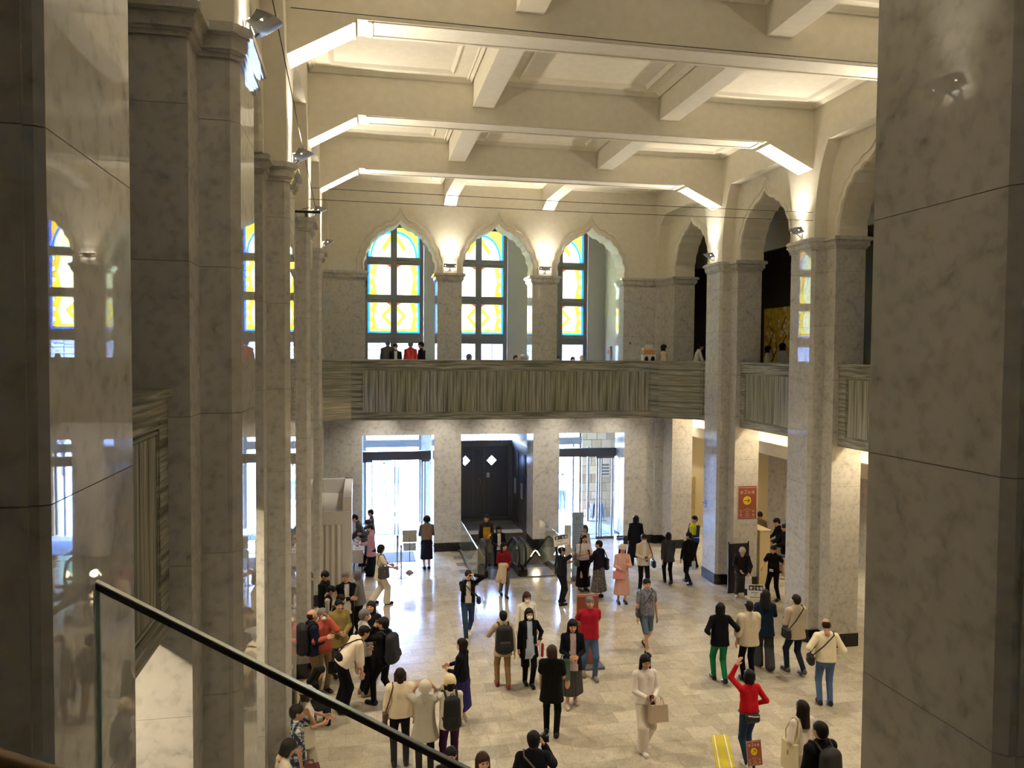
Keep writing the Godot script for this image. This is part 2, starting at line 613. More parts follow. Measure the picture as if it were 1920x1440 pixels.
func build_upper_walls() -> void:
	for sd in [0, 1]:
		var sg := 1.0 if sd == 0 else -1.0
		var xi := XL if sd == 0 else XR
		var w := struct("wall_left" if sd == 0 else "wall_right")
		# flaring pilaster layer
		var p := PackedVector2Array()
		p.append(Vector2(-6.0, CEIL))
		p.append(Vector2(-6.0, CAPT))
		for k in 5:
			var d0: float = PIL[k] + 0.03
			var d1: float = PIL[k] + 0.97
			if k > 0:
				for q in [[-0.47, 11.62], [-0.30, 11.3], [-0.17, 10.95], [-0.06, 10.5], [-0.01, 10.0]]:
					p.append(Vector2(d0 + q[0], q[1]))
			p.append(Vector2(d0, CAPT))
			p.append(Vector2(d1, CAPT))
			for q in [[0.01, 10.0], [0.06, 10.5], [0.17, 10.95], [0.30, 11.3], [0.47, 11.62]]:
				p.append(Vector2(d1 + q[0], q[1]))
		p.append(Vector2(25.2, 11.62))
		p.append(Vector2(25.6, 11.3))
		p.append(Vector2(25.8, 10.6))
		p.append(Vector2(25.9, CAPT))
		p.append(Vector2(26.05, CAPT))
		p.append(Vector2(26.05, CEIL))
		var m := MB.new()
		var u0 := 0.04
		var xa := xi - sg * u0
		var xb := xi - sg * 0.36
		wall_dy(m, p, minf(xa, xb), maxf(xa, xb))
		part(m, M.plaster, "pilaster_layer", w)
		# arcade layer with scalloped arches
		var a := PackedVector2Array()
		a.append(Vector2(-6.0, CEIL))
		a.append(Vector2(-6.0, CAPT))
		var trims := []
		for k in 5:
			var lo: float = PIL[k] + 1.39
			var hi: float = (PIL[k + 1] - 0.39) if k < 4 else 25.1
			var cx := (lo + hi) * 0.5
			var hw := minf(1.3, (hi - lo) * 0.5 - 0.09)
			var s := scallop(cx, hw, CAPT, 1.68)
			a.append_array(s)
			trims.append([cx, hw])
		a.append(Vector2(26.8, CAPT))
		a.append(Vector2(26.8, CEIL))
		var m2 := MB.new()
		xa = xi - sg * 0.355
		xb = xi - sg * 1.05
		wall_dy(m2, a, minf(xa, xb), maxf(xa, xb))
		part(m2, M.plaster, "arcade_layer", w)
		for tr in trims:
			var m3 := MB.new()
			m3.band(scallop(tr[0], tr[1], CAPT, 1.68), scallop(tr[0], tr[1], CAPT, 1.68, 0.10), V(xi - sg * 0.355, 0, 0), Vector3(0, 0, -1), Vector3.UP, Vector3(sg, 0, 0), 0.05, 0.2)
			m3.band(scallop(tr[0], tr[1], CAPT, 1.68, 0.20, 0.10), scallop(tr[0], tr[1], CAPT, 1.68, 0.26, 0.14), V(xi - sg * 0.355, 0, 0), Vector3(0, 0, -1), Vector3.UP, Vector3(sg, 0, 0), 0.03, 0.2)
			part(m3, M.plaster, "arch_moulding", w)
	# far wall above the caps
	var f := struct("wall_far")
	var p := PackedVector2Array()
	p.append(Vector2(-1.4, CEIL))
	p.append(Vector2(-1.4, CAPT))
	for k in 3:
		p.append_array(scallop(1.29 + 3.3 * k, 1.19, CAPT, 1.71))
	p.append(Vector2(10.65, CAPT))
	p.append(Vector2(10.65, CEIL))
	var m := MB.new()
	wall_xy(m, p, 26.0, 26.75)
	part(m, M.plaster, "arcade_layer", f)
	for k in 3:
		var t := MB.new()
		t.band(scallop(1.29 + 3.3 * k, 1.19, CAPT, 1.71), scallop(1.29 + 3.3 * k, 1.19, CAPT, 1.71, 0.09), V(0, 0, 26.0), Vector3.RIGHT, Vector3.UP, Vector3(0, 0, 1), 0.06, 0.22)
		t.band(scallop(1.29 + 3.3 * k, 1.19, CAPT, 1.71, 0.19, 0.16), scallop(1.29 + 3.3 * k, 1.19, CAPT, 1.71, 0.26, 0.22), V(0, 0, 26.0), Vector3.RIGHT, Vector3.UP, Vector3(0, 0, 1), 0.04, 0.22)
		part(t, M.plaster, "arch_moulding", f)
	# marble wall of the ground floor with three door openings
	var g := MB.new()
	for a in [[-1.6, 0.03, 0.0, 4.0], [2.42, 3.35, 0.0, 4.0], [5.87, 6.81, 0.0, 4.0], [9.19, 10.62, 0.0, 4.0]]:
		for yy in [[0.3, 1.56], [1.56, 2.78], [2.78, 4.0]]:
			var s := MB.new()
			bx(s, a[0], a[1], yy[0] + 0.0015, yy[1] - 0.0015, 26.0, 27.0)
			part(s, M.marble_wall, "marble_slab", f)
		var b := MB.new()
		bx(b, a[0] - 0.0, a[1] + 0.0, 0.0, 0.3, 25.98, 27.0)
		part(b, M.plinth, "baseboard", f)
	for a in [[-1.6, 1.2], [1.2, 4.61], [4.61, 8.0], [8.0, 10.62]]:
		var s := MB.new()
		bx(s, a[0] + 0.001, a[1] - 0.001, 4.0, 5.49, 26.0, 27.0)
		part(s, M.marble_wall, "marble_slab", f)

func build_ceiling() -> void:
	var c := struct("ceiling")
	var m := MB.new()
	bx(m, -6.5, 16.5, CEIL, CEIL + 0.3, -6.0, 31.2)
	part(m, M.plaster, "slab", c)
	# main beams with haunches
	for k in BEAMS.size():
		var d: float = BEAMS[k]
		var b := MB.new()
		wall_xy(b, P2([XL - 0.05, CEIL + 0.02, XL - 0.05, 11.06, XL - 0.03, 11.06, -0.12, 11.58, -0.08, SOFFIT, 9.18, SOFFIT, 9.22, 11.58, XR + 0.03, 11.08, XR + 0.05, 11.08, XR + 0.05, CEIL + 0.02]), d, d + 0.6)
		# raised borders of the soffit panel and the collars at the haunches
		bx(b, 0.16, 9.0, SOFFIT - 0.022, SOFFIT + 0.01, d + 0.02, d + 0.08)
		bx(b, 0.16, 9.0, SOFFIT - 0.022, SOFFIT + 0.01, d + 0.52, d + 0.58)
		bx(b, 0.1, 0.18, SOFFIT - 0.022, SOFFIT + 0.01, d + 0.02, d + 0.58)
		bx(b, 8.98, 9.06, SOFFIT - 0.022, SOFFIT + 0.01, d + 0.02, d + 0.58)
		bx(b, -0.13, -0.08, 11.58, 11.68, d - 0.015, d + 0.615)
		bx(b, 9.17, 9.22, 11.58, 11.68, d - 0.015, d + 0.615)
		part(b, M.plaster, "beam", c)
	# secondary beams and coffers
	var bays := [[-6.0, 2.9], [3.5, 7.1], [7.7, 11.75], [12.35, 16.35], [16.95, 20.95], [21.55, 26.0]]
	for k in bays.size():
		var d0: float = bays[k][0]
		var d1: float = bays[k][1]
		var xs := [2.32, 2.76, 6.5, 6.94]
		if k == 5:
			xs = [2.72, 3.14, 6.12, 6.54]
		for j in 2:
			var b := MB.new()
			if k == 5:
				wall_dy(b, P2([d0, CEIL + 0.02, d0, 11.95, 25.3, 11.95, 25.55, 11.88, 25.98, 11.72, 25.98, CEIL + 0.02]), xs[j * 2], xs[j * 2 + 1])
			else:
				bx(b, xs[j * 2], xs[j * 2 + 1], 11.95, CEIL + 0.02, d0, d1)
			part(b, M.plaster, "secondary_beam", c)
		var cols := [[XL - 0.03, xs[0]], [xs[1], xs[2]], [xs[3], XR + 0.03]]
		for q in cols:
			var f := MB.new()
			frame_ring(f, q[0], q[1], d0, d1, CEIL, 0.0, 0.10, 0.07)
			frame_ring(f, q[0] + 0.10, q[1] - 0.10, d0 + 0.10, d1 - 0.10, CEIL, 0.0, 0.05, 0.035)
			frame_ring(f, q[0] + 0.42, q[1] - 0.42, d0 + 0.42, d1 - 0.42, CEIL, 0.0, 0.11, 0.06)
			part(f, M.plaster, "coffer_moulding", c)
	# a small detector on the third coffer
	var t := thing("smoke_detector", "tiny round smoke detector on the white ceiling coffer", "detector", V(5.35, CEIL, 13.4))
	part(MB.new().lathe([Vector2(0, -0.05), Vector2(0.035, -0.05), Vector2(0.05, -0.03), Vector2(0.055, 0.0)], Vector3.ZERO, 14), M.white_paint, "housing", t)
	part(MB.new().lathe([Vector2(0, -0.062), Vector2(0.014, -0.062), Vector2(0.016, -0.05)], Vector3.ZERO, 10), M.bronze_dark, "sensor", t)

# a picture-frame moulding hanging from height y, w wide and h deep, bevelled inward
func frame_ring(m: MB, x0: float, x1: float, d0: float, d1: float, y: float, _z: float, w: float, h: float) -> void:
	var o := [V(x0, y, d0), V(x1, y, d0), V(x1, y, d1), V(x0, y, d1)]
	var i := [V(x0 + w, y, d0 + w), V(x1 - w, y, d0 + w), V(x1 - w, y, d1 - w), V(x0 + w, y, d1 - w)]
	var md := [V(x0 + w * 0.45, y - h, d0 + w * 0.45), V(x1 - w * 0.45, y - h, d0 + w * 0.45), V(x1 - w * 0.45, y - h, d1 - w * 0.45), V(x0 + w * 0.45, y - h, d1 - w * 0.45)]
	for k in 4:
		var j := (k + 1) % 4
		var n1: Vector3 = ((o[j] - o[k]) as Vector3).cross(md[k] - o[k]).normalized()
		if n1.y > 0: n1 = -n1
		m.quadn(o[k], o[j], md[j], md[k], n1)
		var n2: Vector3 = ((i[j] - i[k]) as Vector3).cross(md[k] - i[k]).normalized()
		if n2.y > 0: n2 = -n2
		m.quadn(i[k], i[j], md[j], md[k], n2)

func build_floor() -> void:
	var f := struct("floor")
	var m := MB.new()
	# the bed below the tiles, with the escalator pit left open
	for a in [[-6.5, 3.4, -6.0, 30.9], [6.05, 16.5, -6.0, 30.9], [3.4, 6.05, -6.0, 22.6], [3.4, 6.05, 28.4, 30.9]]:
		bx(m, a[0], a[1], -0.3, -0.008, a[2], a[3])
	part(m, M.grout, "bed", f)
	var rng := RandomNumberGenerator.new()
	rng.seed = 4
	var tw := 0.545
	var td := 0.418
	var all := []
	var row := 0
	var d := 8.2
	while d < 27.0:
		var x := -1.9 + (0.5 * tw if row % 2 else 0.0)
		while x < 13.2:
			if not (x + tw > 3.42 and x < 6.03 and d + td > 22.62):
				all.append([x, d])
			x += tw
		d += td
		row += 1
	var cell := MB.new()
	cell.box(V(0.0015, -0.02, 0.0015), V(tw - 0.0015, 0.0, td - 0.0015), 0.0)
	var shared := cell.mesh()
	var rest := []
	for k in 5: rest.append(MB.new())
	var made := 0
	for t in all:
		var pick := rng.randi_range(0, 99)
		var k := 0 if pick < 34 else 1 if pick < 60 else 2 if pick < 80 else 3 if pick < 94 else 4
		var shows: bool = t[0] > -1.0 and t[0] < 8.7 and t[1] > 11.3
		if shows and made < 300:
			inst(shared, M["tile_%d" % k], "floor_tile", f, V(t[0], 0, t[1]))
			made += 1
		else:
			rest[k].box(V(t[0] + 0.0015, -0.02, t[1] + 0.0015), V(t[0] + tw - 0.0015, 0.0, t[1] + td - 0.0015), 0.0)
	for k in 5:
		var o := part(rest[k], M["tile_%d" % k], "floor_tiling", f)
		o.set_meta("kind", "stuff")
	# vestibule and edges outside the tiling
	var e := MB.new()
	bx(e, -6.5, -1.9, -0.3, 0.0, -6.0, 31.0)
	bx(e, -1.9, 16.5, -0.3, 0.0, -6.0, 8.2)
	bx(e, 13.2, 16.5, -0.3, 0.0, 8.2, 31.0)
	bx(e, -1.9, 3.4, -0.3, 0.0, 27.1, 31.0)
	bx(e, 6.05, 13.2, -0.3, 0.0, 27.1, 31.0)
	bx(e, 3.4, 6.05, -0.3, 0.0, 28.4, 31.0)
	part(e, M.tile_1, "border_paving", f)

func parapet_run(t: Node, a: Vector2, b: Vector2, y0: float, y1: float, panels: int, margin: float) -> void:
	# a and b in (x, d); the hall side is to the right of a -> b
	var dir := (b - a).normalized()
	var nrm := Vector2(dir.y, -dir.x)
	var ln := (b - a).length()
	var X := Transform3D(Basis(Vector3(dir.x, 0, -dir.y), Vector3.UP, Vector3(nrm.x, 0, -nrm.y)), V(a.x, 0, a.y))
	var body := MB.new()
	body.box(Vector3(0, y0, -0.22), Vector3(ln, y1 - 0.05, -0.028), 0.0, X)
	part(body, M.green_level, "body", t)
	var top := MB.new()
	top.box(Vector3(-0.02, y1 - 0.07, -0.27), Vector3(ln + 0.02, y1, 0.035), 0.012, X)
	part(top, M.green_level, "coping", t)
	var fr := MB.new()
	fr.box(Vector3(0, y1 - 0.30, -0.03), Vector3(ln, y1 - 0.07, 0.0), 0.004, X)
	fr.box(Vector3(0, y0, -0.03), Vector3(ln, y0 + 0.20, 0.0), 0.004, X)
	fr.box(Vector3(0, y0 + 0.20, -0.03), Vector3(margin, y1 - 0.30, 0.0), 0.004, X)
	fr.box(Vector3(ln - margin, y0 + 0.20, -0.03), Vector3(ln, y1 - 0.30, 0.0), 0.004, X)
	part(fr, M.green_level, "border", t)
	if panels == 0:
		return
	var inner := MB.new()
	var x0 := margin + 0.05
	var x1 := ln - margin - 0.05
	for q in [[x0 - 0.035, x1 + 0.035, y1 - 0.345, y1 - 0.315], [x0 - 0.035, x1 + 0.035, y0 + 0.215, y0 + 0.245], [x0 - 0.035, x0 - 0.012, y0 + 0.245, y1 - 0.345], [x1 + 0.012, x1 + 0.035, y0 + 0.245, y1 - 0.345]]:
		inner.box(Vector3(q[0], q[2], -0.03), Vector3(q[1], q[3], -0.008), 0.003, X)
	part(inner, M.green_level, "bead", t)
	var w := (x1 - x0) / panels
	for k in panels:
		var pm := MB.new()
		pm.box(Vector3(x0 + k * w + 0.004, y0 + 0.25, -0.03), Vector3(x0 + (k + 1) * w - 0.004, y1 - 0.35, -0.012), 0.003, X)
		part(pm, M.green_upright if k % 2 == 0 else M.green_upright_b, "panel", t)

func build_balcony() -> void:
	# far balcony
	var t := thing("balcony_parapet", "long green streaked stone parapet across the far end of the hall", "parapet", Vector3.ZERO, 0.0, "stone parapets")
	parapet_run(t, Vector2(-0.30, 24.0), Vector2(9.66, 24.0), 4.68, 6.57, 11, 0.30)
	for a in [[Vector2(-1.22, 23.1), Vector2(-0.30, 24.0)], [Vector2(9.66, 24.0), Vector2(10.70, 23.1)]]:
		var e := Node3D.new()
		e.name = "corner_piece"
		t.add_child(e, true)
		parapet_run_plain(e, a[0], a[1])
	# parapets between the right pillars
	for k in [3, 4]:
		var lab: String = ["", "", "", "short green stone parapet between the two right hand pillars nearest the foreground slab", "green stone parapet above the counter, between the two far right pillars"][k]
		var r := thing("balcony_parapet", lab, "parapet", Vector3.ZERO, 0.0, "stone parapets")
		parapet_run(r, Vector2(10.72, PIL[k] - 0.39), Vector2(10.72, PIL[k - 1] + 1.39), 4.68, 6.56, 3, 0.26)
	var r3 := thing("balcony_parapet", "end piece of green stone parapet behind the farthest right pillar", "parapet", Vector3.ZERO, 0.0, "stone parapets")
	parapet_run(r3, Vector2(10.70, 23.1), Vector2(10.72, 22.24), 4.68, 6.56, 0, 0.2)
	# parapets between the left pillars
	var labs := ["green stone parapet with grooves beside the second left pillar", "green stone parapet hidden between the second and third left pillars", "green stone parapet hidden between the third and fourth left pillars", "green stone parapet hidden between the fourth and fifth left pillars"]
	for k in 4:
		var r := thing("balcony_parapet", labs[k], "parapet", Vector3.ZERO, 0.0, "stone parapets")
		parapet_run(r, Vector2(-1.52, PIL[k] + 1.39), Vector2(-1.52, PIL[k + 1] - 0.39), 4.46 if k == 0 else 4.68, 6.42 if k == 0 else 6.56, 3, 0.26)
	# the balcony floors
	var f := struct("floor")
	f.name = "floor_balcony"
	var m := MB.new()
	plan(m, P2([-0.30, 24.2, 9.66, 24.2, 10.9, 23.2, 10.9, 2.0, 16.5, 2.0, 16.5, 30.0, -6.5, 30.0, -6.5, 2.0, -1.75, 2.0, -1.75, 23.2, -1.4, 23.2]), 5.2, MEZ)
	part(m, M.tile_1, "slab", f)

func parapet_run_plain(t: Node, a: Vector2, b: Vector2) -> void:
	var dir := (b - a).normalized()
	var nrm := Vector2(dir.y, -dir.x)
	var ln := (b - a).length()
	var X := Transform3D(Basis(Vector3(dir.x, 0, -dir.y), Vector3.UP, Vector3(nrm.x, 0, -nrm.y)), V(a.x, 0, a.y))
	var m := MB.new()
	m.box(Vector3(0, 4.68, -0.22), Vector3(ln, 6.51, 0.0), 0.003, X)
	part(m, M.green_level, "body", t)
	m = MB.new()
	m.box(Vector3(-0.01, 6.50, -0.25), Vector3(ln + 0.01, 6.57, 0.035), 0.012, X)
	part(m, M.green_level, "coping", t)
# ---------------------------------------------------------------- far end: windows, doors, escalator, shell
func flat(p: Array, x0: float, sx: float, y0: float, d: float, th := 0.012) -> MB:
	var q := PackedVector2Array()
	for k in range(0, p.size(), 2):
		q.append(Vector2(x0 + sx * p[k], y0 + p[k + 1]))
	var m := MB.new()
	wall_xy(m, q, d, d + th)
	return m

func build_windows() -> void:
	for k in 3:
		var w := struct("window_%d" % (k + 1))
		var cx := 1.23 + 3.28 * k
		var f := MB.new()
		var d := 29.9
		var rows := [[10.44, 11.56, 0], [9.01, 10.15, 1], [7.55, 8.70, 2], [6.15, 7.16, 3]]
		for x in [[-1.13, -0.98], [-0.12, 0.12], [0.98, 1.13]]:
			bx(f, cx + x[0], cx + x[1], MEZ, 11.75, d, d + 0.16, 0.01)
		for y in [[11.56, 11.75], [10.15, 10.44], [8.70, 9.01], [7.16, 7.55], [MEZ, 6.15]]:
			bx(f, cx - 1.0, cx - 0.1, y[0], y[1], d + 0.01, d + 0.15, 0.01)
			bx(f, cx + 0.1, cx + 1.0, y[0], y[1], d + 0.01, d + 0.15, 0.01)
		# thin beads on the bars
		for y in [10.295, 8.855, 7.355]:
			bx(f, cx - 0.98, cx + 0.98, y - 0.02, y + 0.02, d - 0.02, d + 0.02, 0.006)
		part(f, M.bronze, "frame", w)
		for side in [-1.0, 1.0]:
			for r in rows:
				glass_panel(w, cx + side * 0.98, -side, r[0], r[1] - r[0], d + 0.08, r[2])

func glass_panel(w: Node, x0: float, sx: float, y0: float, H: float, d: float, kind: int) -> void:
	var W := 0.86
	var came := MB.new()
	var pieces := []
	if kind == 3:
		pieces.append([[0, 0, W, 0, W, H, 0, H], "pane_clear"])
		for q in [[0.41, 0, 0.435, H], [0, 0.5, W, 0.52], [0, 0.74, W, 0.76], [0.1, 0.88, 0.4, 0.90], [0.45, 0.84, 0.8, 0.86], [0.1, 0.60, 0.3, 0.62]]:
			came.box(V(x0 + sx * q[0], y0 + q[1], d - 0.01), V(x0 + sx * q[2], y0 + q[3], d - 0.001), 0.0)
	else:
		var b0 := 0.07 if kind == 2 else 0.0
		pieces.append([[0, 0, 0.065, 0, 0.065, H, 0, H], "pane_blue"])
		if kind == 2:
			pieces.append([[0.065, 0, W, 0, W, b0, 0.065, b0], "pane_blue"])
		if kind == 0:
			var R := 0.78
			var arc_o := []
			var arc_i := []
			var fill := [W, 0.0]
			for j in 11:
				var t := PI / 2 * j / 10.0
				arc_o.append(Vector2(W - R * cos(t), R * 1.28 * sin(t)))
				arc_i.append(Vector2(W - (R - 0.075) * cos(t), (R - 0.075) * 1.28 * sin(t)))
			var ring := []
			for q in arc_o: ring.append_array([q.x, q.y])
			for j in range(10, -1, -1): ring.append_array([arc_i[j].x, arc_i[j].y])
			pieces.append([ring, "pane_blue"])
			var corner := [0.065, H, 0.065, 0.0]
			for q in arc_o: corner.append_array([q.x, q.y])
			corner.append_array([W, H])
			pieces.append([corner, "pane_amber"])
			# inside of the arc: a chevron between pale fields
			pieces.append([[W, 0.86, W - 0.34, 0.36, W - 0.26, 0.20, W, 0.62], "pane_yellow"])
			pieces.append([[W, 0.62, W - 0.26, 0.20, W - 0.2, 0.0, W, 0.0], "pane_pale"])
			var rest := [W - 0.2, 0.0, W - 0.26, 0.20, W - 0.34, 0.36, W, 0.86]
			for j in range(10, -1, -1): rest.append_array([arc_i[j].x, arc_i[j].y])
			pieces.append([rest, "pane_pale"])
		else:
			var n := 6
			for j in n:
				var ya := b0 + (H - b0) * j / n
				var yb := b0 + (H - b0) * (j + 1) / n
				pieces.append([[0.065, ya, 0.165, ya, 0.165, yb, 0.065, yb], "pane_amber" if j % 2 == 0 else "pane_pale"])
				came.box(V(x0 + sx * 0.065, y0 + yb - 0.006, d - 0.008), V(x0 + sx * 0.165, y0 + yb + 0.004, d - 0.001), 0.0)
			var yb0 := b0
			if kind == 2:
				for j in 4:
					var xa := 0.165 + (W - 0.165) * j / 4.0
					var xb := 0.165 + (W - 0.165) * (j + 1) / 4.0
					pieces.append([[xa, b0, xb, b0, xb, b0 + 0.09, xa, b0 + 0.09], "pane_yellow" if j % 2 == 0 else "pane_amber"])
				yb0 = b0 + 0.09
			var hm := (yb0 + H) * 0.5
			var ch: String = "pane_yellow" if kind == 2 else "pane_pale"
			pieces.append([[W, H - 0.1, 0.50, hm, W, yb0 + 0.06, W, yb0 + 0.26, 0.64, hm, W, H - 0.3], ch])
			pieces.append([[W, H - 0.3, 0.64, hm, W, yb0 + 0.26], "pane_pale"])
			pieces.append([[0.70, H, W, H, W, H - 0.1], "pane_red"])
			pieces.append([[0.70, H, W, H - 0.1, 0.50, hm, W, yb0 + 0.06, W, yb0, 0.34, yb0, 0.24, hm, 0.36, H], "pane_pale"])
			pieces.append([[0.165, H, 0.36, H, 0.24, hm, 0.165, hm], "pane_amber" if kind == 1 else "pane_yellow"])
			pieces.append([[0.165, hm, 0.24, hm, 0.34, yb0, 0.165, yb0], "pane_yellow"])
		came.box(V(x0 + sx * 0.061, y0, d - 0.008), V(x0 + sx * 0.069, y0 + H, d - 0.001), 0.0)
	for q in pieces:
		part(flat(q[0], x0, sx, y0, d), M[q[1]], "pane", w)
	part(came, M.lead, "lead_came", w)

func build_far_shell() -> void:
	# back wall of the balcony with its window openings
	var w := struct("wall_window")
	var m := MB.new()
	for a in [[-1.6, 0.09], [2.37, 3.37], [5.65, 6.65], [8.93, 9.75]]:
		bx(m, a[0], a[1], MEZ, CEIL, 29.8, 30.3)
	for k in 3:
		bx(m, 0.08 + 3.28 * k, 2.38 + 3.28 * k, 11.75, CEIL, 29.8, 30.3)
	part(m, M.gallery_wall, "plaster", w)
	var s := struct("wall_gallery")
	m = MB.new()
	bx(m, 9.62, 9.9, MEZ, CEIL, 26.8, 30.3)
	bx(m, -0.67, -0.39, MEZ, CEIL, 26.8, 30.3)
	part(m, M.gallery_wall, "plaster", s)
	# ground floor: vestibule
	var v := struct("wall_entrance")
	m = MB.new()
	for a in [[-6.5, 0.1], [2.35, 3.95], [6.05, 6.75], [8.95, 16.5]]:
		bx(m, a[0], a[1], -0.1, 5.2, 30.75, 31.05)
	for k in [0.09, 6.74]:
		bx(m, k, k + 2.28, 4.2, 5.2, 30.75, 31.05)
	bx(m, 3.94, 6.06, 3.62, 5.2, 30.75, 31.05)
	part(m, M.marble_wall, "marble", v)
	m = MB.new()
	bx(m, -1.6, 3.4, 4.55, 4.65, 27.0, 30.8)
	bx(m, 3.4, 10.6, 4.55, 4.65, 27.0, 30.8)
	part(m, M.plaster, "ceiling_panel", v)
	m = MB.new()
	bx(m, -1.7, -1.5, 0, 5.2, 27.0, 30.8)
	bx(m, 3.2, 3.34, 0, 5.2, 27.0, 30.8)
	part(m, M.marble_wall, "partition", v)
	# rough stone blocks of the right hand vestibule wall
	var rng := RandomNumberGenerator.new()
	rng.seed = 9
	var tones := []
	for k in 3:
		tones.append(mat("stone_%d" % k, [S(190, 160, 118), S(172, 142, 102), S(206, 178, 136)][k], 0.85))
	for r in 10:
		var x := 8.98 - (0.2 if r % 2 else 0.0)
		while x < 10.5:
			var wd := 0.42
			var b := MB.new()
			bx(b, maxf(x, 8.98) + 0.006, minf(x + wd, 10.5) - 0.006, r * 0.36 + 0.006, r * 0.36 + 0.354, 30.62, 30.75, 0.012)
			part(b, tones[rng.randi_range(0, 2)], "stone_block", v)
			x += wd
	m = MB.new()
	bx(m, 10.5, 10.7, 0, 5.2, 26.9, 30.8)
	part(m, M.cream_wall, "side_wall", v)
	# the outer frames: lintel beam, diamond lattice above, door posts
	for k in 2:
		var x0: float = [0.1, 6.75][k]
		var dr := struct("door_%d" % [1, 3][k])
		m = MB.new()
		bx(m, x0, x0 + 2.25, 3.04, 3.34, 30.7, 30.95, 0.01)
		bx(m, x0, x0 + 0.09, 0, 4.2, 30.75, 30.95)
		bx(m, x0 + 2.16, x0 + 2.25, 0, 4.2, 30.75, 30.95)
		part(m, M.bronze, "outer_frame", dr)
		m = MB.new()
		for j in 12:
			var xa := x0 + 0.09 + j * 0.1725
			m.tube([V(xa, 3.34, 30.85), V(xa + 0.345, 3.95, 30.85)] if xa + 0.345 < x0 + 2.2 else [V(xa, 3.34, 30.85), V(xa + 0.17, 3.64, 30.85)], 0.012, 5)
			m.tube([V(xa + 0.345, 3.34, 30.85), V(xa, 3.95, 30.85)] if xa + 0.345 < x0 + 2.2 else [V(xa + 0.17, 3.34, 30.85), V(xa, 3.64, 30.85)], 0.012, 5)
		part(m, M.bronze, "transom_lattice", dr)
		m = MB.new()
		bx(m, x0 + 0.09, x0 + 2.16, 3.34, 4.2, 30.84, 30.86)
		part(m, M.glass, "transom_pane", dr)
		# inner sliding doors
		var xi: float = [0.05, 6.83][k]
		m = MB.new()
		bx(m, xi, xi + 2.34, 3.05, 3.36, 26.82, 27.02, 0.01)
		part(m, M.bronze_dark, "header", dr)
		m = MB.new()
		var sx := [0.07, 0.30, 1.08, 1.20, 2.02, 2.12] if k == 0 else [0.06, 0.12, 1.62, 1.72, 1.80, 2.20]
		for x in sx:
			bx(m, xi + x, xi + x + 0.035, 0.02, 3.05, 26.88, 26.93)
		for y in [0.02, 2.98]:
			bx(m, xi + (0.0 if k == 0 else 1.6), xi + (0.33 if k == 0 else 2.3), y, y + 0.07, 26.88, 26.93)
			if k == 0:
				bx(m, xi + 2.0, xi + 2.3, y, y + 0.07, 26.88, 26.93)
		part(m, M.bronze, "door_stiles", dr)
		m = MB.new()
		if k == 0:
			bx(m, xi + 0.02, xi + 1.1, 0.05, 3.0, 26.9, 26.912)
			bx(m, xi + 1.22, xi + 2.3, 0.05, 3.0, 26.9, 26.912)
		else:
			bx(m, xi + 1.62, xi + 2.3, 0.05, 3.0, 26.9, 26.912)
		part(m, M.glass, "door_pane", dr)
		m = MB.new()
		bx(m, xi, xi + 2.34, 0.0, 0.015, 26.86, 27.0)
		part(m, M.steel, "sill", dr)
		m = MB.new()
		bx(m, xi, xi + 2.3, 3.40, 3.99, 26.9, 26.912)
		part(m, M.glass, "upper_pane", dr)
		if k == 1:
			var hd := MB.new()
			hd.tube([V(8.62, 1.0, 30.6), V(8.57, 1.0, 30.55), V(8.57, 1.75, 30.55), V(8.62, 1.75, 30.6)], 0.014, 6)
			part(hd, M.steel, "handle", dr)
			m = MB.new()
			bx(m, 8.58, 8.66, 0, 3.05, 30.6, 30.66)
			bx(m, 8.98, 9.06, 0, 3.05, 29.8, 29.88)
			part(m, M.bronze, "open_leaf_stile", dr)
	# the dark double door behind the escalator
	var d2 := struct("door_2")
	m = MB.new()
	bx(m, 3.95, 6.05, 3.0, 3.28, 30.62, 30.95, 0.01)
	bx(m, 3.95, 4.03, 0.1, 3.0, 30.66, 30.8)
	bx(m, 5.86, 6.05, 0.1, 3.0, 30.62, 30.8)
	bx(m, 3.95, 6.05, 0.0, 0.12, 30.6, 30.8)
	part(m, M.bronze, "frame", d2)
	m = MB.new()
	for a in [[3.88, 4.12, 4.42], [4.90, 5.2, 5.9]]:
		for e in [[0, -1.0], [2, 1.0]]:
			wall_xy(m, P2([a[e[0]], 0.12, a[1], 0.12, a[1], 2.25, a[1] + e[1] * 0.2, 2.45, a[1], 2.65, a[1], 3.0, a[e[0]], 3.0]), 30.72, 30.78)
	part(m, M.bronze_dark, "side_panel", d2)
	var lf := MB.new()
	for a in [[4.40, 4.47, 0.12, 3.0], [4.85, 4.92, 0.12, 3.0], [4.47, 4.85, 2.9, 3.0], [4.47, 4.85, 0.12, 0.24]]:
		bx(lf, a[0], a[1], a[2], a[3], 30.68, 30.76, 0.006)
	var leaf := part(lf, M.bronze, "leaf", d2)
	m = MB.new()
	bx(m, 4.47, 4.85, 0.24, 2.9, 30.72, 30.76)
	part(m, M.bronze_dark, "leaf_panel", d2)
	m = MB.new()
	m.tube([V(4.66, 1.75, 30.62), V(4.72, 1.65, 30.58), V(4.78, 1.4, 30.57), V(4.8, 1.1, 30.6), V(4.78, 0.95, 30.66)], 0.022, 8)
	part(m, M.brass, "handle", leaf)
	for cx in [4.12, 5.2]:
		for q in [[0, 0.105], [0.105, 0], [0, -0.105], [-0.105, 0]]:
			m = MB.new()
			wall_xy(m, P2([cx + q[0] - 0.09, 2.45 + q[1], cx + q[0], 2.45 + q[1] + 0.09, cx + q[0] + 0.09, 2.45 + q[1], cx + q[0], 2.45 + q[1] - 0.09]), 30.74, 30.75)
			part(m, M.pane_clear, "diamond_pane", d2)
	m = MB.new()
	bx(m, 5.0, 5.12, 1.75, 1.95, 30.70, 30.715)
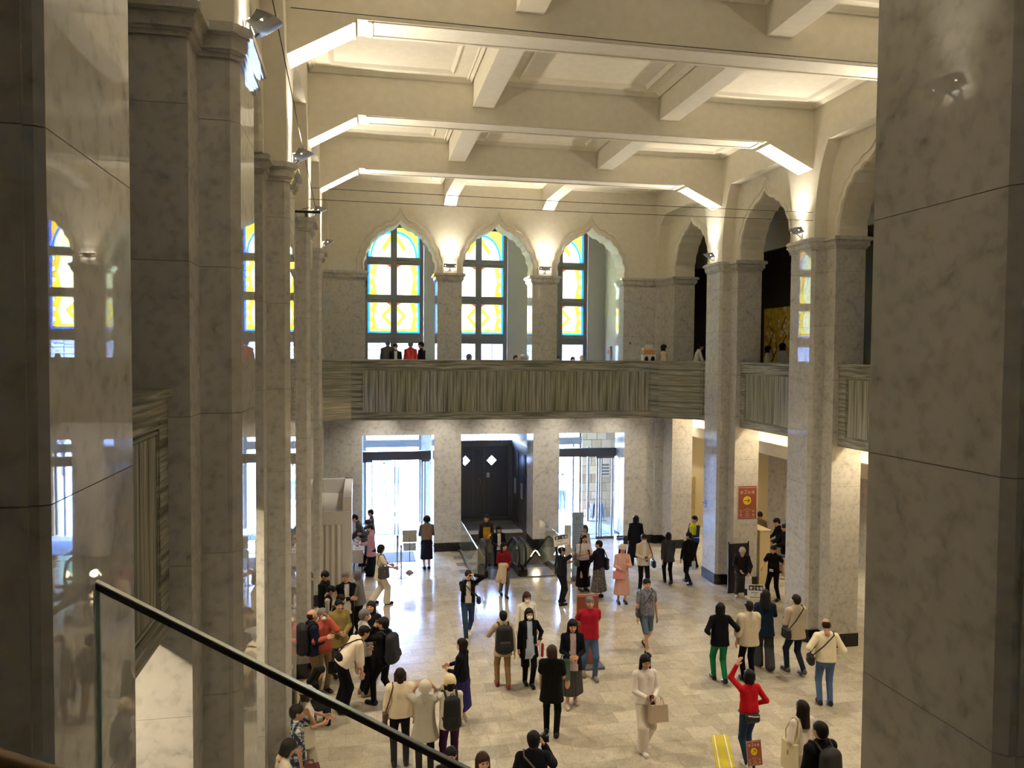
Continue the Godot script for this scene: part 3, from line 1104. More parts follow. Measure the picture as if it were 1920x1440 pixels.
	part(m, M.sign_white, "notice", d2)
	m = MB.new()
	bx(m, 3.96, 6.04, 3.28, 3.62, 30.84, 30.86)
	part(m, M.glass, "transom_pane", d2)
	m = MB.new()
	for j in 13:
		var xa := 3.96 + j * 0.16
		m.tube([V(xa, 3.28, 30.8), V(xa + 0.16, 3.62, 30.8)], 0.011, 5)
		m.tube([V(xa + 0.16, 3.28, 30.8), V(xa, 3.62, 30.8)], 0.011, 5)
	part(m, M.bronze, "transom_lattice", d2)
	# framed glass partition on the right of the stairwell
	var gp := struct("trim_1")
	gp.name = "trim_partition"
	m = MB.new()
	bx(m, 6.02, 6.12, 3.0, 3.3, 27.0, 30.7)
	bx(m, 6.02, 6.12, 0.0, 0.14, 27.0, 30.7)
	for dd in [27.0, 28.1, 28.3, 29.4, 29.6, 30.5]:
		bx(m, 6.02, 6.12, 0.1, 3.1, dd, dd + 0.1)
	part(m, M.bronze, "frame", gp)
	m = MB.new()
	bx(m, 6.06, 6.08, 0.1, 3.0, 27.1, 30.5)
	part(m, M.bronze_dark, "dark_pane", gp)
	for a in [28.6, 29.9]:
		m = MB.new()
		bx(m, 6.045, 6.06, 1.2, 1.8, a, a + 0.35)
		part(m, M.sign_white, "notice", gp)
	m = MB.new()
	bx(m, 6.02, 6.3, 3.3, 4.55, 27.0, 30.7)
	part(m, M.cream_wall, "upper_wall", gp)
	# outdoors
	var o := struct("ground_outside")
	m = MB.new()
	bx(m, -40, 50, -0.3, -0.05, 31.0, 90)
	part(m, M.paving, "paving", o)

func build_escalator() -> void:
	var w := struct("wall_pit")
	var m := MB.new()
	bx(m, 3.25, 3.4, -4.2, -0.008, 22.6, 28.6)
	bx(m, 6.05, 6.2, -4.2, -0.008, 22.6, 28.6)
	part(m, M.cream_wall, "side", w)
	m = MB.new()
	bx(m, 3.25, 6.2, -4.2, -0.28, 28.4, 28.6)
	bx(m, 3.25, 6.2, -4.3, -4.2, 22.6, 33.0)
	bx(m, 3.25, 6.2, -0.55, -0.3, 28.3, 28.6)
	part(m, M.bronze_dark, "end_wall", w)
	m = MB.new()
	bx(m, 3.4, 6.05, -0.008, 0.05, 28.35, 28.75, 0.006)
	part(m, M.sign_white, "ledge", w)
	m = MB.new()
	m.tube([V(5.3, -0.75, 28.36), V(5.55, -0.75, 28.36)], 0.012, 5)
	m.tube([V(5.46, -0.66, 28.36), V(5.56, -0.75, 28.36), V(5.46, -0.84, 28.36)], 0.012, 5)
	part(m, M.sign_white, "arrow_mark", w)
	var lanes := [[3.70, 4.72, "left escalator lane with black handrails, two riders on it"], [4.92, 5.88, "right escalator lane with glowing light strip, empty"]]
	for ln in lanes:
		var t := thing("escalator", ln[2], "escalator", V((ln[0] + ln[1]) * 0.5, 0, 23.0), 0.0, "escalators")
		var o := Transform3D(Basis.IDENTITY, -t.position)
		var hw: float = (ln[1] - ln[0]) * 0.5
		var fl := MB.new()
		fl.box(Vector3(-hw, -0.06, 0.42), Vector3(hw, 0.012, -0.55), 0.004)
		part(fl, M.bronze_dark, "comb_plate", t)
		for k in 16:
			var st := MB.new()
			var z := -0.55 - k * 0.38
			st.box(Vector3(-hw + 0.07, -0.21 * k - 0.26, z - 0.38), Vector3(hw - 0.07, -0.21 * k - 0.015, z), 0.006)
			for g in 9:
				var gx := -hw + 0.12 + g * (2 * hw - 0.24) / 8.0
				st.box(Vector3(gx, -0.21 * k - 0.02, z - 0.37), Vector3(gx + 0.02, -0.21 * k - 0.008, z - 0.01), 0.0)
			part(st, M.escalator_step, "step", t)
		for s in [-1.0, 1.0]:
			var x: float = s * hw
			var path := []
			for a in [[0.05, 0.22], [0.22, 0.30], [0.33, 0.48], [0.34, 0.66], [0.26, 0.84], [0.10, 0.95], [-0.15, 0.98], [-0.6, 0.96], [-0.9, 0.86], [-1.6, 0.49], [-3.0, -0.27], [-5.0, -1.36]]:
				path.append(Vector3(x, a[1], a[0]))
			part(MB.new().tube(path, 0.036, 8), M.black_rubber, "handrail", t)
			var gl := PackedVector2Array()
			for a in [[0.02, 0.22], [0.2, 0.33], [0.30, 0.48], [0.31, 0.66], [0.23, 0.82], [0.08, 0.92], [-0.15, 0.95], [-0.6, 0.93], [-0.9, 0.83], [-1.6, 0.46], [-3.0, -0.30], [-5.0, -1.39], [-5.0, -2.3], [-3.0, -1.2], [-1.2, -0.12], [-0.55, 0.15]]:
				gl.append(Vector2(a[0], a[1]))
			var g2 := MB.new()
			g2.prism(gl, Vector3(x - 0.006, 0, 0), Vector3(0, 0, 1), Vector3.UP, Vector3.RIGHT, 0.012)
			part(g2, M.glass_rail, "balustrade_pane", t)
			var sk := MB.new()
			sk.prism(P2([0.34, -0.02, 0.34, 0.2, 0.2, 0.27, -0.55, 0.2, -1.2, -0.06, -3.0, -1.12, -5.0, -2.2, -5.0, -2.7, -3.0, -1.6, -1.2, -0.6, -0.55, -0.3]), Vector3(x - 0.05, 0, 0), Vector3(0, 0, 1), Vector3.UP, Vector3.RIGHT, 0.10)
			part(sk, M.black, "skirt", t)
		if ln[0] > 4.8:
			var gs := MB.new()
			gs.tube([Vector3(-0.06, 0.26, -0.9), Vector3(0.05, 0.42, -0.92), Vector3(0.10, 0.45, -0.93), Vector3(0.15, 0.42, -0.92), Vector3(0.24, 0.28, -0.9)], 0.014, 6)  # glowing tube and its lamp stand in for lights reflected here
			var glow_tube := part(gs, M.glow_strip, "light_strip", t)
			var li := OmniLight3D.new()
			li.light_color = Color(1, 0.88, 0.68)
			li.light_energy = 0.35
			li.light_size = 0.1
			li.shadow_enabled = true
			li.omni_range = 20
			glow_tube.add_child(li)
			li.position = Vector3(0.10, 0.36, -0.8)
	var pl := thing("pit_light", "light strip low on the side wall of the escalator pit", "light", V(3.43, -1.7, 26.0))  # strip added out of sight to brighten the pit
	part(MB.new().box(Vector3(-0.02, -0.03, -0.9), Vector3(0.02, 0.03, 0.9), 0.0), M.glow_strip, "light_strip", pl)
	spot(pl, Vector3(0.08, 0, 0), Vector3(1, 0.1, 0), 3.0, 80.0, 0.3, Color(1.0, 0.9, 0.75))
	# glass guards round the pit
	for a in [[3.33, 22.0, 25.95, "glass guard panel left of the escalators with a steel top rail"], [6.10, 22.8, 25.95, "glass guard panel right of the escalators beside the sign holder"]]:
		var t := thing("glass_guard", a[3], "glass panel", V(a[0], 0, a[1]), 0.0, "escalator guards")
		var n := 3
		var stp: float = (a[2] - a[1]) / n
		for k in n:
			part(MB.new().box(Vector3(-0.008, 0.06, -stp * k - 0.01), Vector3(0.008, 1.06, -stp * (k + 1) + 0.01), 0.0), M.glass_rail, "pane", t)
		part(MB.new().box(Vector3(-0.016, 1.06, 0), Vector3(0.016, 1.085, -(a[2] - a[1])), 0.004), M.steel, "top_rail", t)
		part(MB.new().box(Vector3(-0.03, 0.0, 0), Vector3(0.03, 0.07, -(a[2] - a[1])), 0.004), M.bronze, "base_channel", t)
	# nothing below is open to the outside
	m = MB.new()
	bx(m, 3.25, 6.2, -4.2, -0.3, 33.0, 33.2)
	part(m, M.bronze_dark, "landing_wall", w)

func build_aisles() -> void:
	# right aisle, ground floor
	var a := struct("wall_aisle_right")
	var m := MB.new()
	bx(m, 13.15, 13.4, 0, 5.2, 23.4, 31.0)
	bx(m, 12.74, 13.3, 0, 3.6, 23.36, 23.5)
	part(m, M.cream_wall, "cream_wall", a)
	m = MB.new()
	bx(m, 15.6, 15.9, 0, 5.2, 2.0, 23.4)
	bx(m, 13.15, 15.9, 0, 5.2, 23.4, 23.6)
	bx(m, 11.3, 15.9, 0, 5.2, 29.2, 29.4)
	bx(m, 11.3, 15.9, 0, 5.2, 1.8, 2.0)
	part(m, M.marble_wall, "marble_wall", a)
	m = MB.new()
	bx(m, 12.72, 12.82, 3.6, 3.98, 3.0, 29.2)
	bx(m, 12.72, 15.9, 3.6, 3.68, 3.0, 29.2)
	part(m, M.plaster, "cove_lip", a)
	m = MB.new()
	bx(m, 13.14, 13.18, 3.68, 5.2, 3.0, 29.2)
	part(m, M.plaster, "cove_back", a)
	var cov := thing("cove_light", "warm cove light strip glowing above the right aisle", "light", V(12.95, 3.70, 16.0))
	part(MB.new().box(Vector3(-0.03, 0, 12.9), Vector3(0.03, 0.03, -12.9), 0.0), M.glow_cove, "light_strip", cov)
	for k in 6:
		var al := AreaLight3D.new()
		al.light_color = Color(1.0, 0.88, 0.7)
		al.light_energy = 4.0
		al.area_size = Vector2(0.08, 4.2)
		al.shadow_enabled = true
		al.area_range = 30.0
		cov.add_child(al)
		al.position = Vector3(0, 0.05, 11.0 - k * 4.4)
		al.rotation = Vector3(PI / 2, 0, 0)
	# recessed downlights of the aisle soffit
	for k in 6:
		var dl := thing("downlight", "recessed round downlight number %s along the right aisle soffit" % ["one", "two", "three", "four", "five", "six"][k], "light", V(14.2 if k < 4 else 12.2, 3.6 if k < 4 else 5.19, 6.5 + k * 4.4), 0.0, "aisle downlights")
		part(MB.new().lathe([Vector2(0.09, -0.01), Vector2(0.075, -0.012), Vector2(0.07, 0.0)], Vector3.ZERO, 16), M.white_paint, "ring", dl)
		part(MB.new().lathe([Vector2(0.0, -0.004), Vector2(0.07, -0.004)], Vector3.ZERO, 16), M.glow_warm, "lens", dl)
		spot(dl, Vector3(0, -0.03, 0), Vector3(0, -1, 0), 9.0, 55.0, 0.07)
	# wall washers in front of the right wings
	for k in 4:
		var dl := thing("downlight", "recessed wall washer %s under the right balcony" % ["beside the hidden pillar", "beside the pillar mirroring stained glass", "beside the poster pillar", "beside the corner pillar"][k], "light", V(11.35, 5.19, [10.2, 14.8, 19.4, 24.0][k]), 0.0, "balcony downlights")
		part(MB.new().lathe([Vector2(0.09, -0.01), Vector2(0.075, -0.012), Vector2(0.07, 0.0)], Vector3.ZERO, 16), M.white_paint, "ring", dl)
		part(MB.new().lathe([Vector2(0.0, -0.004), Vector2(0.07, -0.004)], Vector3.ZERO, 16), M.glow_warm, "lens", dl)
		spot(dl, Vector3(0, -0.03, 0), Vector3(-0.1, -1, -0.35), 5.0, 58.0, 0.07, Color(1.0, 0.9, 0.74))
	# added downlights, unseen under the far balcony, to brighten the wall
	for k in 5:
		var dl := thing("downlight", "recessed round downlight number %s under the far balcony" % ["one", "two", "three", "four", "five"][k], "light", V(0.6 + 2.0 * k, 5.19, 25.0), 0.0, "balcony downlights")
		part(MB.new().lathe([Vector2(0.09, -0.01), Vector2(0.075, -0.012), Vector2(0.07, 0.0)], Vector3.ZERO, 16), M.white_paint, "ring", dl)
		part(MB.new().lathe([Vector2(0.0, -0.004), Vector2(0.07, -0.004)], Vector3.ZERO, 16), M.glow_warm, "lens", dl)
		spot(dl, Vector3(0, -0.03, 0), Vector3(0, -1, -0.12), 4.0, 62.0, 0.07)
	# left aisle
	var b := struct("wall_aisle_left")
	m = MB.new()
	bx(m, -6.3, -6.0, 0, CEIL, -6.0, 31.0)
	bx(m, -6.3, -1.6, 0, 5.2, 29.2, 29.4)
	bx(m, -6.3, -0.6, MEZ, CEIL, 26.8, 27.0)
	part(m, M.marble_wall, "marble_wall", b)
	for k in 4:
		var dl := thing("downlight", "recessed round downlight number %s above the left aisle" % ["one", "two", "three", "four"][k], "light", V(-2.6, 5.19, 4.9 + k * 4.6), 0.0, "aisle downlights")
		part(MB.new().lathe([Vector2(0.09, -0.01), Vector2(0.075, -0.012), Vector2(0.07, 0.0)], Vector3.ZERO, 16), M.white_paint, "ring", dl)
		part(MB.new().lathe([Vector2(0.0, -0.004), Vector2(0.07, -0.004)], Vector3.ZERO, 16), M.glow_warm, "lens", dl)
		spot(dl, Vector3(0, -0.03, 0), Vector3(0.3, -1, -0.35), 13.0, 60.0, 0.07, Color(1.0, 0.92, 0.78))
	# right gallery, upper floor
	var g := struct("wall_gallery_right")
	m = MB.new()
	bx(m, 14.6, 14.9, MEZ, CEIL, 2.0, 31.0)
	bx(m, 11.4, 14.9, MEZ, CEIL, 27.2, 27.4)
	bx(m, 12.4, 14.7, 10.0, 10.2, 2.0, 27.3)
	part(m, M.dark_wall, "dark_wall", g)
	m = MB.new()
	bx(m, 12.3, 12.42, 10.0, CEIL, 2.0, 27.3)
	part(m, M.plaster, "bulkhead", g)
	# closing walls behind the camera
	var n := struct("wall_near")
	m = MB.new()
	bx(m, -6.3, 16.5, 0, CEIL, -6.3, -6.0)
	bx(m, 16.2, 16.5, 0, CEIL, -6.0, 31.0)
	bx(m, 11.0, 16.5, MEZ, CEIL, 30.7, 31.0)
	bx(m, -6.5, -0.5, MEZ, CEIL, 30.0, 30.3)
	bx(m, 9.7, 16.5, MEZ, CEIL, 30.0, 30.3)
	part(m, M.marble_wall, "marble_wall", n)

func spot(parent: Node3D, at: Vector3, towards: Vector3, energy: float, angle: float, size: float, col := Color(1.0, 0.95, 0.87)) -> SpotLight3D:
	var s := SpotLight3D.new()
	s.light_color = col
	s.light_energy = energy
	s.spot_angle = angle
	s.spot_attenuation = 2.0
	s.spot_range = 40.0
	s.light_size = size
	s.shadow_enabled = true
	parent.add_child(s)
	s.position = at
	s.basis = Basis.looking_at(towards.normalized(), Vector3.UP if absf(towards.normalized().y) < 0.95 else Vector3.RIGHT)
	return s

const SCONCE := 10.5
func sconce(x: float, y: float, d: float, nx: float, nd: float, label: String) -> void:
	# local x: along the wall, z: out of the wall
	var out := Vector3(nx, 0, -nd)
	var t := thing("wall_sconce", label, "wall lamp", V(x, y, d), 0.0, "uplight sconces")
	t.basis = Basis(Vector3.UP.cross(out), Vector3.UP, out)
	part(MB.new().box(Vector3(-0.05, -0.16, 0.0), Vector3(0.05, 0.02, 0.025), 0.005), M.lamp_shell, "back_plate", t)
	part(MB.new().tube([Vector3(0, -0.14, 0.02), Vector3(0, -0.11, 0.08), Vector3(0, -0.06, 0.13)], 0.012, 6), M.bronze_dark, "arm", t)
	# a shallow boat-shaped bowl
	var m := MB.new()
	var nseg := 12
	for k in nseg:
		for j in 5:
			var q := []
			for e in [[k, j], [k + 1, j], [k + 1, j + 1], [k, j + 1]]:
				var u := lerpf(-1.0, 1.0, float(e[0]) / nseg)
				var f: float = e[1] / 5.0
				var hw := 0.21
				q.append(Vector3(u * hw, lerpf(-0.085, 0.03, pow(f, 1.6)) + 0.03 * u * u, 0.03 + sqrt(maxf(0.0, 1.0 - u * u)) * 0.05 * (1 - f) + f * 0.30 * sqrt(maxf(0.02, 1.0 - u * u * 0.9))))
			m.poly_out(q, Vector3(0, 0.3, 0.05))
	part(m, M.lamp_shell, "bowl", t)
	m = MB.new()
	m.box(Vector3(-0.17, -0.02, 0.05), Vector3(0.17, -0.01, 0.17), 0.0)
	part(m, M.glow_warm, "lens", t)
	spot(t, Vector3(0, 0.02, 0.13), Vector3(0, 1, 0.55), SCONCE, 64.0, 0.09)

func build_lamps() -> void:
	var nm := ["nearest", "second", "third", "fourth", "fifth"]
	for k in 5:
		sconce(XL - 0.02, 9.72, PIL[k] + 0.55, 1, 0, "grey bowl uplight on the %s left pillar above its cap" % nm[k])
		if k >= 2:
			sconce(XR + 0.02, 9.72, PIL[k] + 0.55, -1, 0, "grey bowl uplight on the right wall above the %s" % ["", "", "hidden pillar", "pillar mirroring the stained glass", "pillar with the brown poster"][k])
	sconce(XR + 0.02, 9.72, PIL[1] + 0.55, -1, 0, "grey bowl uplight on the right wall hidden by the foreground pillar")
	sconce(2.93, 9.72, 26.0, 0, -1, "small bowl uplight between first and second arches of the far wall")
	sconce(6.22, 9.72, 26.0, 0, -1, "small bowl uplight between second and third arches of the far wall")

const FLOOD := 34.0
func build_rigging() -> void:
	# black linear floodlights clamped on the caps; last one added unseen, lights the floor
	var bars := [[-1.36, -0.80, 9.555, 16.05, "black bar floodlight on the cap of the fourth left pillar", Vector3(0.62, -1.0, 0.12)], [10.66, 11.5, 9.60, 15.95, "upper black bar floodlight on the cap right of the stained glass reflection", Vector3(-0.62, -1.0, 0.15)], [10.72, 11.5, 9.50, 15.75, "lower black bar floodlight on the cap right of the stained glass reflection"], [-1.55, -1.30, 9.56, 6.75, "black bar floodlight at the very top of the second left pillar"], [10.68, 11.5, 9.60, 7.2, "black bar floodlight on the right cap hidden by the foreground pillar", Vector3(-0.6, -1.0, -0.45)]]
	for a in bars:
		var t := thing("bar_floodlight", a[4], "floodlight", V((a[0] + a[1]) * 0.5, a[2], a[3]), 0.0, "bar floodlights")
		var hw: float = (a[1] - a[0]) * 0.5
		part(MB.new().box(Vector3(-hw, -0.022, -0.03), Vector3(hw, 0.022, 0.03), 0.006), M.black, "housing", t)
		part(MB.new().box(Vector3(-0.03, -0.1, -0.02), Vector3(0.03, -0.02, 0.02), 0.004), M.bronze_dark, "foot", t)
		var inw := 1.0 if a[0] < 4.0 else -1.0
		part(MB.new().box(Vector3(inw * hw, -0.015, -0.02), Vector3(inw * (hw + 0.004), 0.015, 0.02), 0.0), M.glow_strip, "lens", t)
		if a.size() > 5:
			spot(t, Vector3(inw * (hw + 0.50), 0.0, 0.35), a[5], FLOOD, 44.0, 0.12, Color(1.0, 0.93, 0.82))
		part(MB.new().tube([Vector3(hw * 0.5, 0.02, 0), Vector3(hw * 0.4, 0.06, 0.01), Vector3(hw * 0.2, 0.09, 0.0), Vector3(-hw * 0.3, 0.05, 0)], 0.006, 5), M.black, "lead", t)
	var wires := [[V(-1.05, 10.09, 16.3), V(10.3, 10.07, 16.3), "upper thin suspension wire across the hall between the fourth pillars"], [V(-1.05, 9.86, 16.3), V(10.3, 9.885, 16.3), "lower thin suspension wire across the hall between the fourth pillars"], [V(-1.0, 11.70, 11.70), V(10.25, 11.655, 11.70), "thin dark wire along the front of the nearest ceiling beam"], [V(-0.9, 10.9, 3.3), V(-0.9, 9.62, 16.1), "thin wire slanting down along the left pillars to the black bar"]]
	for w in wires:
		var mid: Vector3 = (w[0] + w[1]) * 0.5 - Vector3(0, 0.03, 0)
		var t := part(MB.new().tube([w[0], mid, w[1]], 0.006, 6), M.cable, "suspension_wire", self)
		tag(t, w[2], "wire", "suspension wires")

func build_stairs() -> void:
	var f := struct("floor")
	f.name = "floor_landing"
	var m := MB.new()
	bx(m, -6.0, -1.0, 4.9, 5.1, -6.0, 2.4)
	bx(m, -1.0, 5.0, 4.9, 5.1, -6.0, 1.2)
	part(m, M.tile_2, "slab", f)
	var st := thing("staircase", "marble flight of steps descending to the right below the glass railing", "stairs", V(-1.0, 0, 1.2))
	for k in 12:
		var s := MB.new()
		s.box(Vector3(k * 0.30, 4.9 - 0.18 * (k + 2), -2.2), Vector3(k * 0.30 + 0.31, 4.9 - 0.18 * k, 0), 0.006)
		part(s, M.tile_2, "step", st)
	# glass railing in the near arcade
	var g := thing("glass_railing", "glass stair railing with black cap sloping down across the lower left foreground", "railing", V(-1.02, 5.8, 3.25))
	var slope := -0.607
	var L2 := 3.70
	for k in 3:
		var a := 0.012 + k * L2 / 3.0
		var b := 0.004 + (k + 1) * L2 / 3.0
		var pm := MB.new()
		pm.prism(P2([a, a * slope - 0.012, b, b * slope - 0.012, b, b * slope - 1.15, a, a * slope - 1.15]), Vector3(0, 0, 0.006), Vector3.RIGHT, Vector3.UP, Vector3(0, 0, -1), 0.012)
		part(pm, M.glass_rail, "pane", g)
	var cp := MB.new()
	cp.prism(P2([0.0, 0.0, L2, L2 * slope, L2, L2 * slope - 0.026, 0.0, -0.026]), Vector3(0, 0, 0.018), Vector3.RIGHT, Vector3.UP, Vector3(0, 0, -1), 0.036)
	part(cp, M.black, "cap_rail", g)
	cp = MB.new()
	cp.prism(P2([0.0, 0.006, L2, L2 * slope + 0.006, L2, L2 * slope, 0.0, 0.0]), Vector3(0, 0, 0.016), Vector3.RIGHT, Vector3.UP, Vector3(0, 0, -1), 0.032)
	part(cp, M.steel, "cap_strip", g)
	cp = MB.new()
	cp.box(Vector3(0.0, -0.03, 0.008), Vector3(0.012, -1.2, -0.008), 0.0)
	part(cp, M.glass_edge, "pane_edge", g)
	var h := thing("brass_handrail", "brown metal handrail tube in the bottom left corner", "handrail", V(-0.9, 5.985, 1.6))
	part(MB.new().tube([Vector3(-0.6, 0.27, 0.02), Vector3(0.0, 0.035, 0.0), Vector3(0.33, -0.115, 0.0), Vector3(0.8, -0.34, 0.0)], 0.022, 12), M.rail_bronze, "tube", h)
	part(MB.new().tube([Vector3(0.2, -0.06, 0.0), Vector3(0.2, -0.5, 0.0), Vector3(0.2, -1.1, 0.0)], 0.012, 8), M.rail_bronze, "bracket", h)
# ---------------------------------------------------------------- smooth bodies from joints
# a shape: [kind, a, b, ra, rb, blend, op]; kind 0 tapered capsule a-b, kind 1 ellipsoid at a with radii b; op 1 joins, -1 cuts
func cap0(a: Vector3, b: Vector3, ra: float, rb: float, k := 0.04) -> Array:
	return [0, a, b, ra, rb, k, 1]
func ell(a: Vector3, r: Vector3, k := 0.02, op := 1) -> Array:
	return [1, a, r, 0.0, 0.0, k, op]

# returns [vertices, normals, colours, indices]; clips are planes that keep normal . p < d
func skin_of(shapes: Array, cell: float, clips: Array, paint: Callable) -> Array:
	var lo := Vector3(9, 9, 9)
	var hi := -lo
	for s in shapes:
		if s[6] < 0:
			continue
		if s[0] == 0:
			var r: float = maxf(s[3], s[4])
			lo = lo.min((s[1] as Vector3).min(s[2]) - Vector3(r, r, r))
			hi = hi.max((s[1] as Vector3).max(s[2]) + Vector3(r, r, r))
		else:
			lo = lo.min(s[1] - s[2])
			hi = hi.max(s[1] + s[2])
	var pad := Vector3(1, 1, 1) * cell * 2.5
	lo -= pad
	hi += pad
	var nx := int((hi.x - lo.x) / cell) + 2
	var ny := int((hi.y - lo.y) / cell) + 2
	var nz := int((hi.z - lo.z) / cell) + 2
	var g := PackedFloat32Array()
	g.resize(nx * ny * nz)
	g.fill(9.0)
	var sy := nx
	var sz := nx * ny
	for s in shapes:
		var kind: int = s[0]
		var a: Vector3 = s[1]
		var b: Vector3 = s[2]
		var ra: float = s[3]
		var k: float = s[5]
		var cut: bool = s[6] < 0
		var q := 0.25 / k
		var blo: Vector3
		var bhi: Vector3
		var m := k * 0.7 + cell * 2.2
		if kind == 0:
			var r := maxf(ra, s[4]) + m
			blo = a.min(b) - Vector3(r, r, r)
			bhi = a.max(b) + Vector3(r, r, r)
		else:
			blo = a - b - Vector3(m, m, m)
			bhi = a + b + Vector3(m, m, m)
		var x0 := maxi(0, int((blo.x - lo.x) / cell))
		var x1 := mini(nx, int((bhi.x - lo.x) / cell) + 2)
		var y0 := maxi(0, int((blo.y - lo.y) / cell))
		var y1 := mini(ny, int((bhi.y - lo.y) / cell) + 2)
		var z0 := maxi(0, int((blo.z - lo.z) / cell))
		var z1 := mini(nz, int((bhi.z - lo.z) / cell) + 2)
		var ab := b - a
		var il := 1.0 / maxf(ab.length_squared(), 1e-9)
		var dr: float = s[4] - ra
		var mr := minf(b.x, minf(b.y, b.z))
		var inv := Vector3(1, 1, 1) / b if kind == 1 else Vector3.ZERO
		for z in range(z0, z1):
			for y in range(y0, y1):
				var i := z * sz + y * sy + x0
				var p := Vector3(lo.x + x0 * cell, lo.y + y * cell, lo.z + z * cell) - a
				for x in range(x0, x1):
					var d: float
					if kind == 0:
						var t := clampf(p.dot(ab) * il, 0.0, 1.0)
						d = (p - ab * t).length() - ra - dr * t
					else:
						var l0 := (p * inv).length()
						var l1 := (p * inv * inv).length()
						d = l0 * (l0 - 1.0) / l1 if l1 > 1e-6 else -mr
					var e := g[i]
					if cut:
						d = -d
						var h := k - absf(e - d)
						g[i] = maxf(e, d) + (h * h * q if h > 0.0 else 0.0)
					elif e > 5.0:
						g[i] = d
					else:
						var h := k - absf(e - d)
						if h > 0.0:
							g[i] = minf(e, d) - h * h * q
						elif d < e:
							g[i] = d
					i += 1
					p.x += cell
	for c in clips:
		var n: Vector3 = c[0]
		var dd: float = c[1]
		for z in nz:
			for y in ny:
				var i := z * sz + y * sy
				var v := n.dot(lo + Vector3(0, y, z) * cell) - dd
				for x in nx:
					if g[i] < v:
						g[i] = v
					i += 1
					v += n.x * cell
	var plain := paint.get_method() == &"white_paint_fn"
	var vs := PackedVector3Array()
	var ns := PackedVector3Array()
	var cs := PackedColorArray()
	var ix := PackedInt32Array()
	var at := PackedInt32Array()
	at.resize(nx * ny * nz)
	at.fill(-1)
	var far := cell * 1.9
	var o1 := 1
	var o2 := sy
	var o3 := sy + 1
	var o4 := sz
	var o5 := sz + 1
	var o6 := sz + sy
	var o7 := sz + sy + 1
	var live := PackedInt32Array()
	for z in range(1, nz - 2):
		for y in range(1, ny - 2):
			var i := z * sz + y * sy + 1
			for x in range(1, nx - 2):
				var w0 := g[i]
				if w0 < far and w0 > -far:
					var w1 := g[i + o1]
					var w2 := g[i + o2]
					var w3 := g[i + o3]
					var w4 := g[i + o4]
					var w5 := g[i + o5]
					var w6 := g[i + o6]
					var w7 := g[i + o7]
					var mn := minf(minf(minf(w0, w1), minf(w2, w3)), minf(minf(w4, w5), minf(w6, w7)))
					var mx := maxf(maxf(maxf(w0, w1), maxf(w2, w3)), maxf(maxf(w4, w5), maxf(w6, w7)))
					if mn < 0.0 and mx >= 0.0:
						var n := Vector3(w1 + w3 + w5 + w7 - w0 - w2 - w4 - w6, w2 + w3 + w6 + w7 - w0 - w1 - w4 - w5, w4 + w5 + w6 + w7 - w0 - w1 - w2 - w3) * 0.25
						var mean := (w0 + w1 + w2 + w3 + w4 + w5 + w6 + w7) * 0.125
						# the point of the cell nearest to the surface along the gradient
						var q := Vector3(0.5, 0.5, 0.5) - n * (mean / maxf(n.length_squared(), 1e-12))
						q = q.clamp(Vector3(0.02, 0.02, 0.02), Vector3(0.98, 0.98, 0.98))
						n = n.normalized()
						var p := lo + (Vector3(x, y, z) + q) * cell
						at[i] = vs.size()
						live.append(i)
						vs.append(p)
						ns.append(n)
						cs.append(Color.WHITE if plain else paint.call(p, n))
				i += 1
	for i in live:
		var g0 := g[i] < 0.0
		if (g[i + 1] < 0.0) != g0:
			var a := at[i]
			var b := at[i - sy]
			var c := at[i - sy - sz]
			var d := at[i - sz]
			if b >= 0 and c >= 0 and d >= 0:
				if g0:
					ix.append_array(PackedInt32Array([a, c, b, a, d, c]))
				else:
					ix.append_array(PackedInt32Array([a, b, c, a, c, d]))
		if (g[i + sy] < 0.0) != g0:
			var a := at[i]
			var b := at[i - sz]
			var c := at[i - sz - 1]
			var d := at[i - 1]
			if b >= 0 and c >= 0 and d >= 0:
				if g0:
					ix.append_array(PackedInt32Array([a, c, b, a, d, c]))
				else:
					ix.append_array(PackedInt32Array([a, b, c, a, c, d]))
		if (g[i + sz] < 0.0) != g0:
			var a := at[i]
			var b := at[i - 1]
			var c := at[i - 1 - sy]
			var d := at[i - sy]
			if b >= 0 and c >= 0 and d >= 0:
				if g0:
					ix.append_array(PackedInt32Array([a, c, b, a, d, c]))
				else:
					ix.append_array(PackedInt32Array([a, b, c, a, c, d]))
	# make sure the faces wind to their normals
	if ix.size() > 2:
		var good := 0
		for k in range(0, mini(ix.size(), 300), 3):
			var va := vs[ix[k]]
			if (vs[ix[k + 2]] - va).cross(vs[ix[k + 1]] - va).dot(ns[ix[k]]) > 0:
				good += 1
		if good * 6 < mini(ix.size(), 300):
			for k in range(0, ix.size(), 3):
				var tmp := ix[k + 1]
				ix[k + 1] = ix[k + 2]
				ix[k + 2] = tmp
	return [vs, ns, cs, ix]

func mb_of(a: Array) -> MB:
	var m := MB.new()
	m.append(a, Transform3D.IDENTITY)
	m.colored = true
	return m

var T := {}     # templates: head, hands, hair
func white_paint_fn(_p: Vector3, _n: Vector3) -> Color:
	return Color.WHITE

func face_paint(p: Vector3, _n: Vector3) -> Color:
	for s in [-1.0, 1.0]:
		if ((p - Vector3(s * 0.030, 0.010, -0.086)) * Vector3(1, 1.7, 1)).length() < 0.0145:
			return Color(0.10, 0.08, 0.07)
		if absf(p.x - s * 0.031) < 0.019 and absf(p.y - 0.031) < 0.0055 and p.z < -0.07:
			return Color(0.22, 0.17, 0.14)
	if absf(p.x) < 0.021 and absf(p.y + 0.052) < 0.008 and p.z < -0.08:
		return Color(0.86, 0.52, 0.48)
	return Color.WHITE

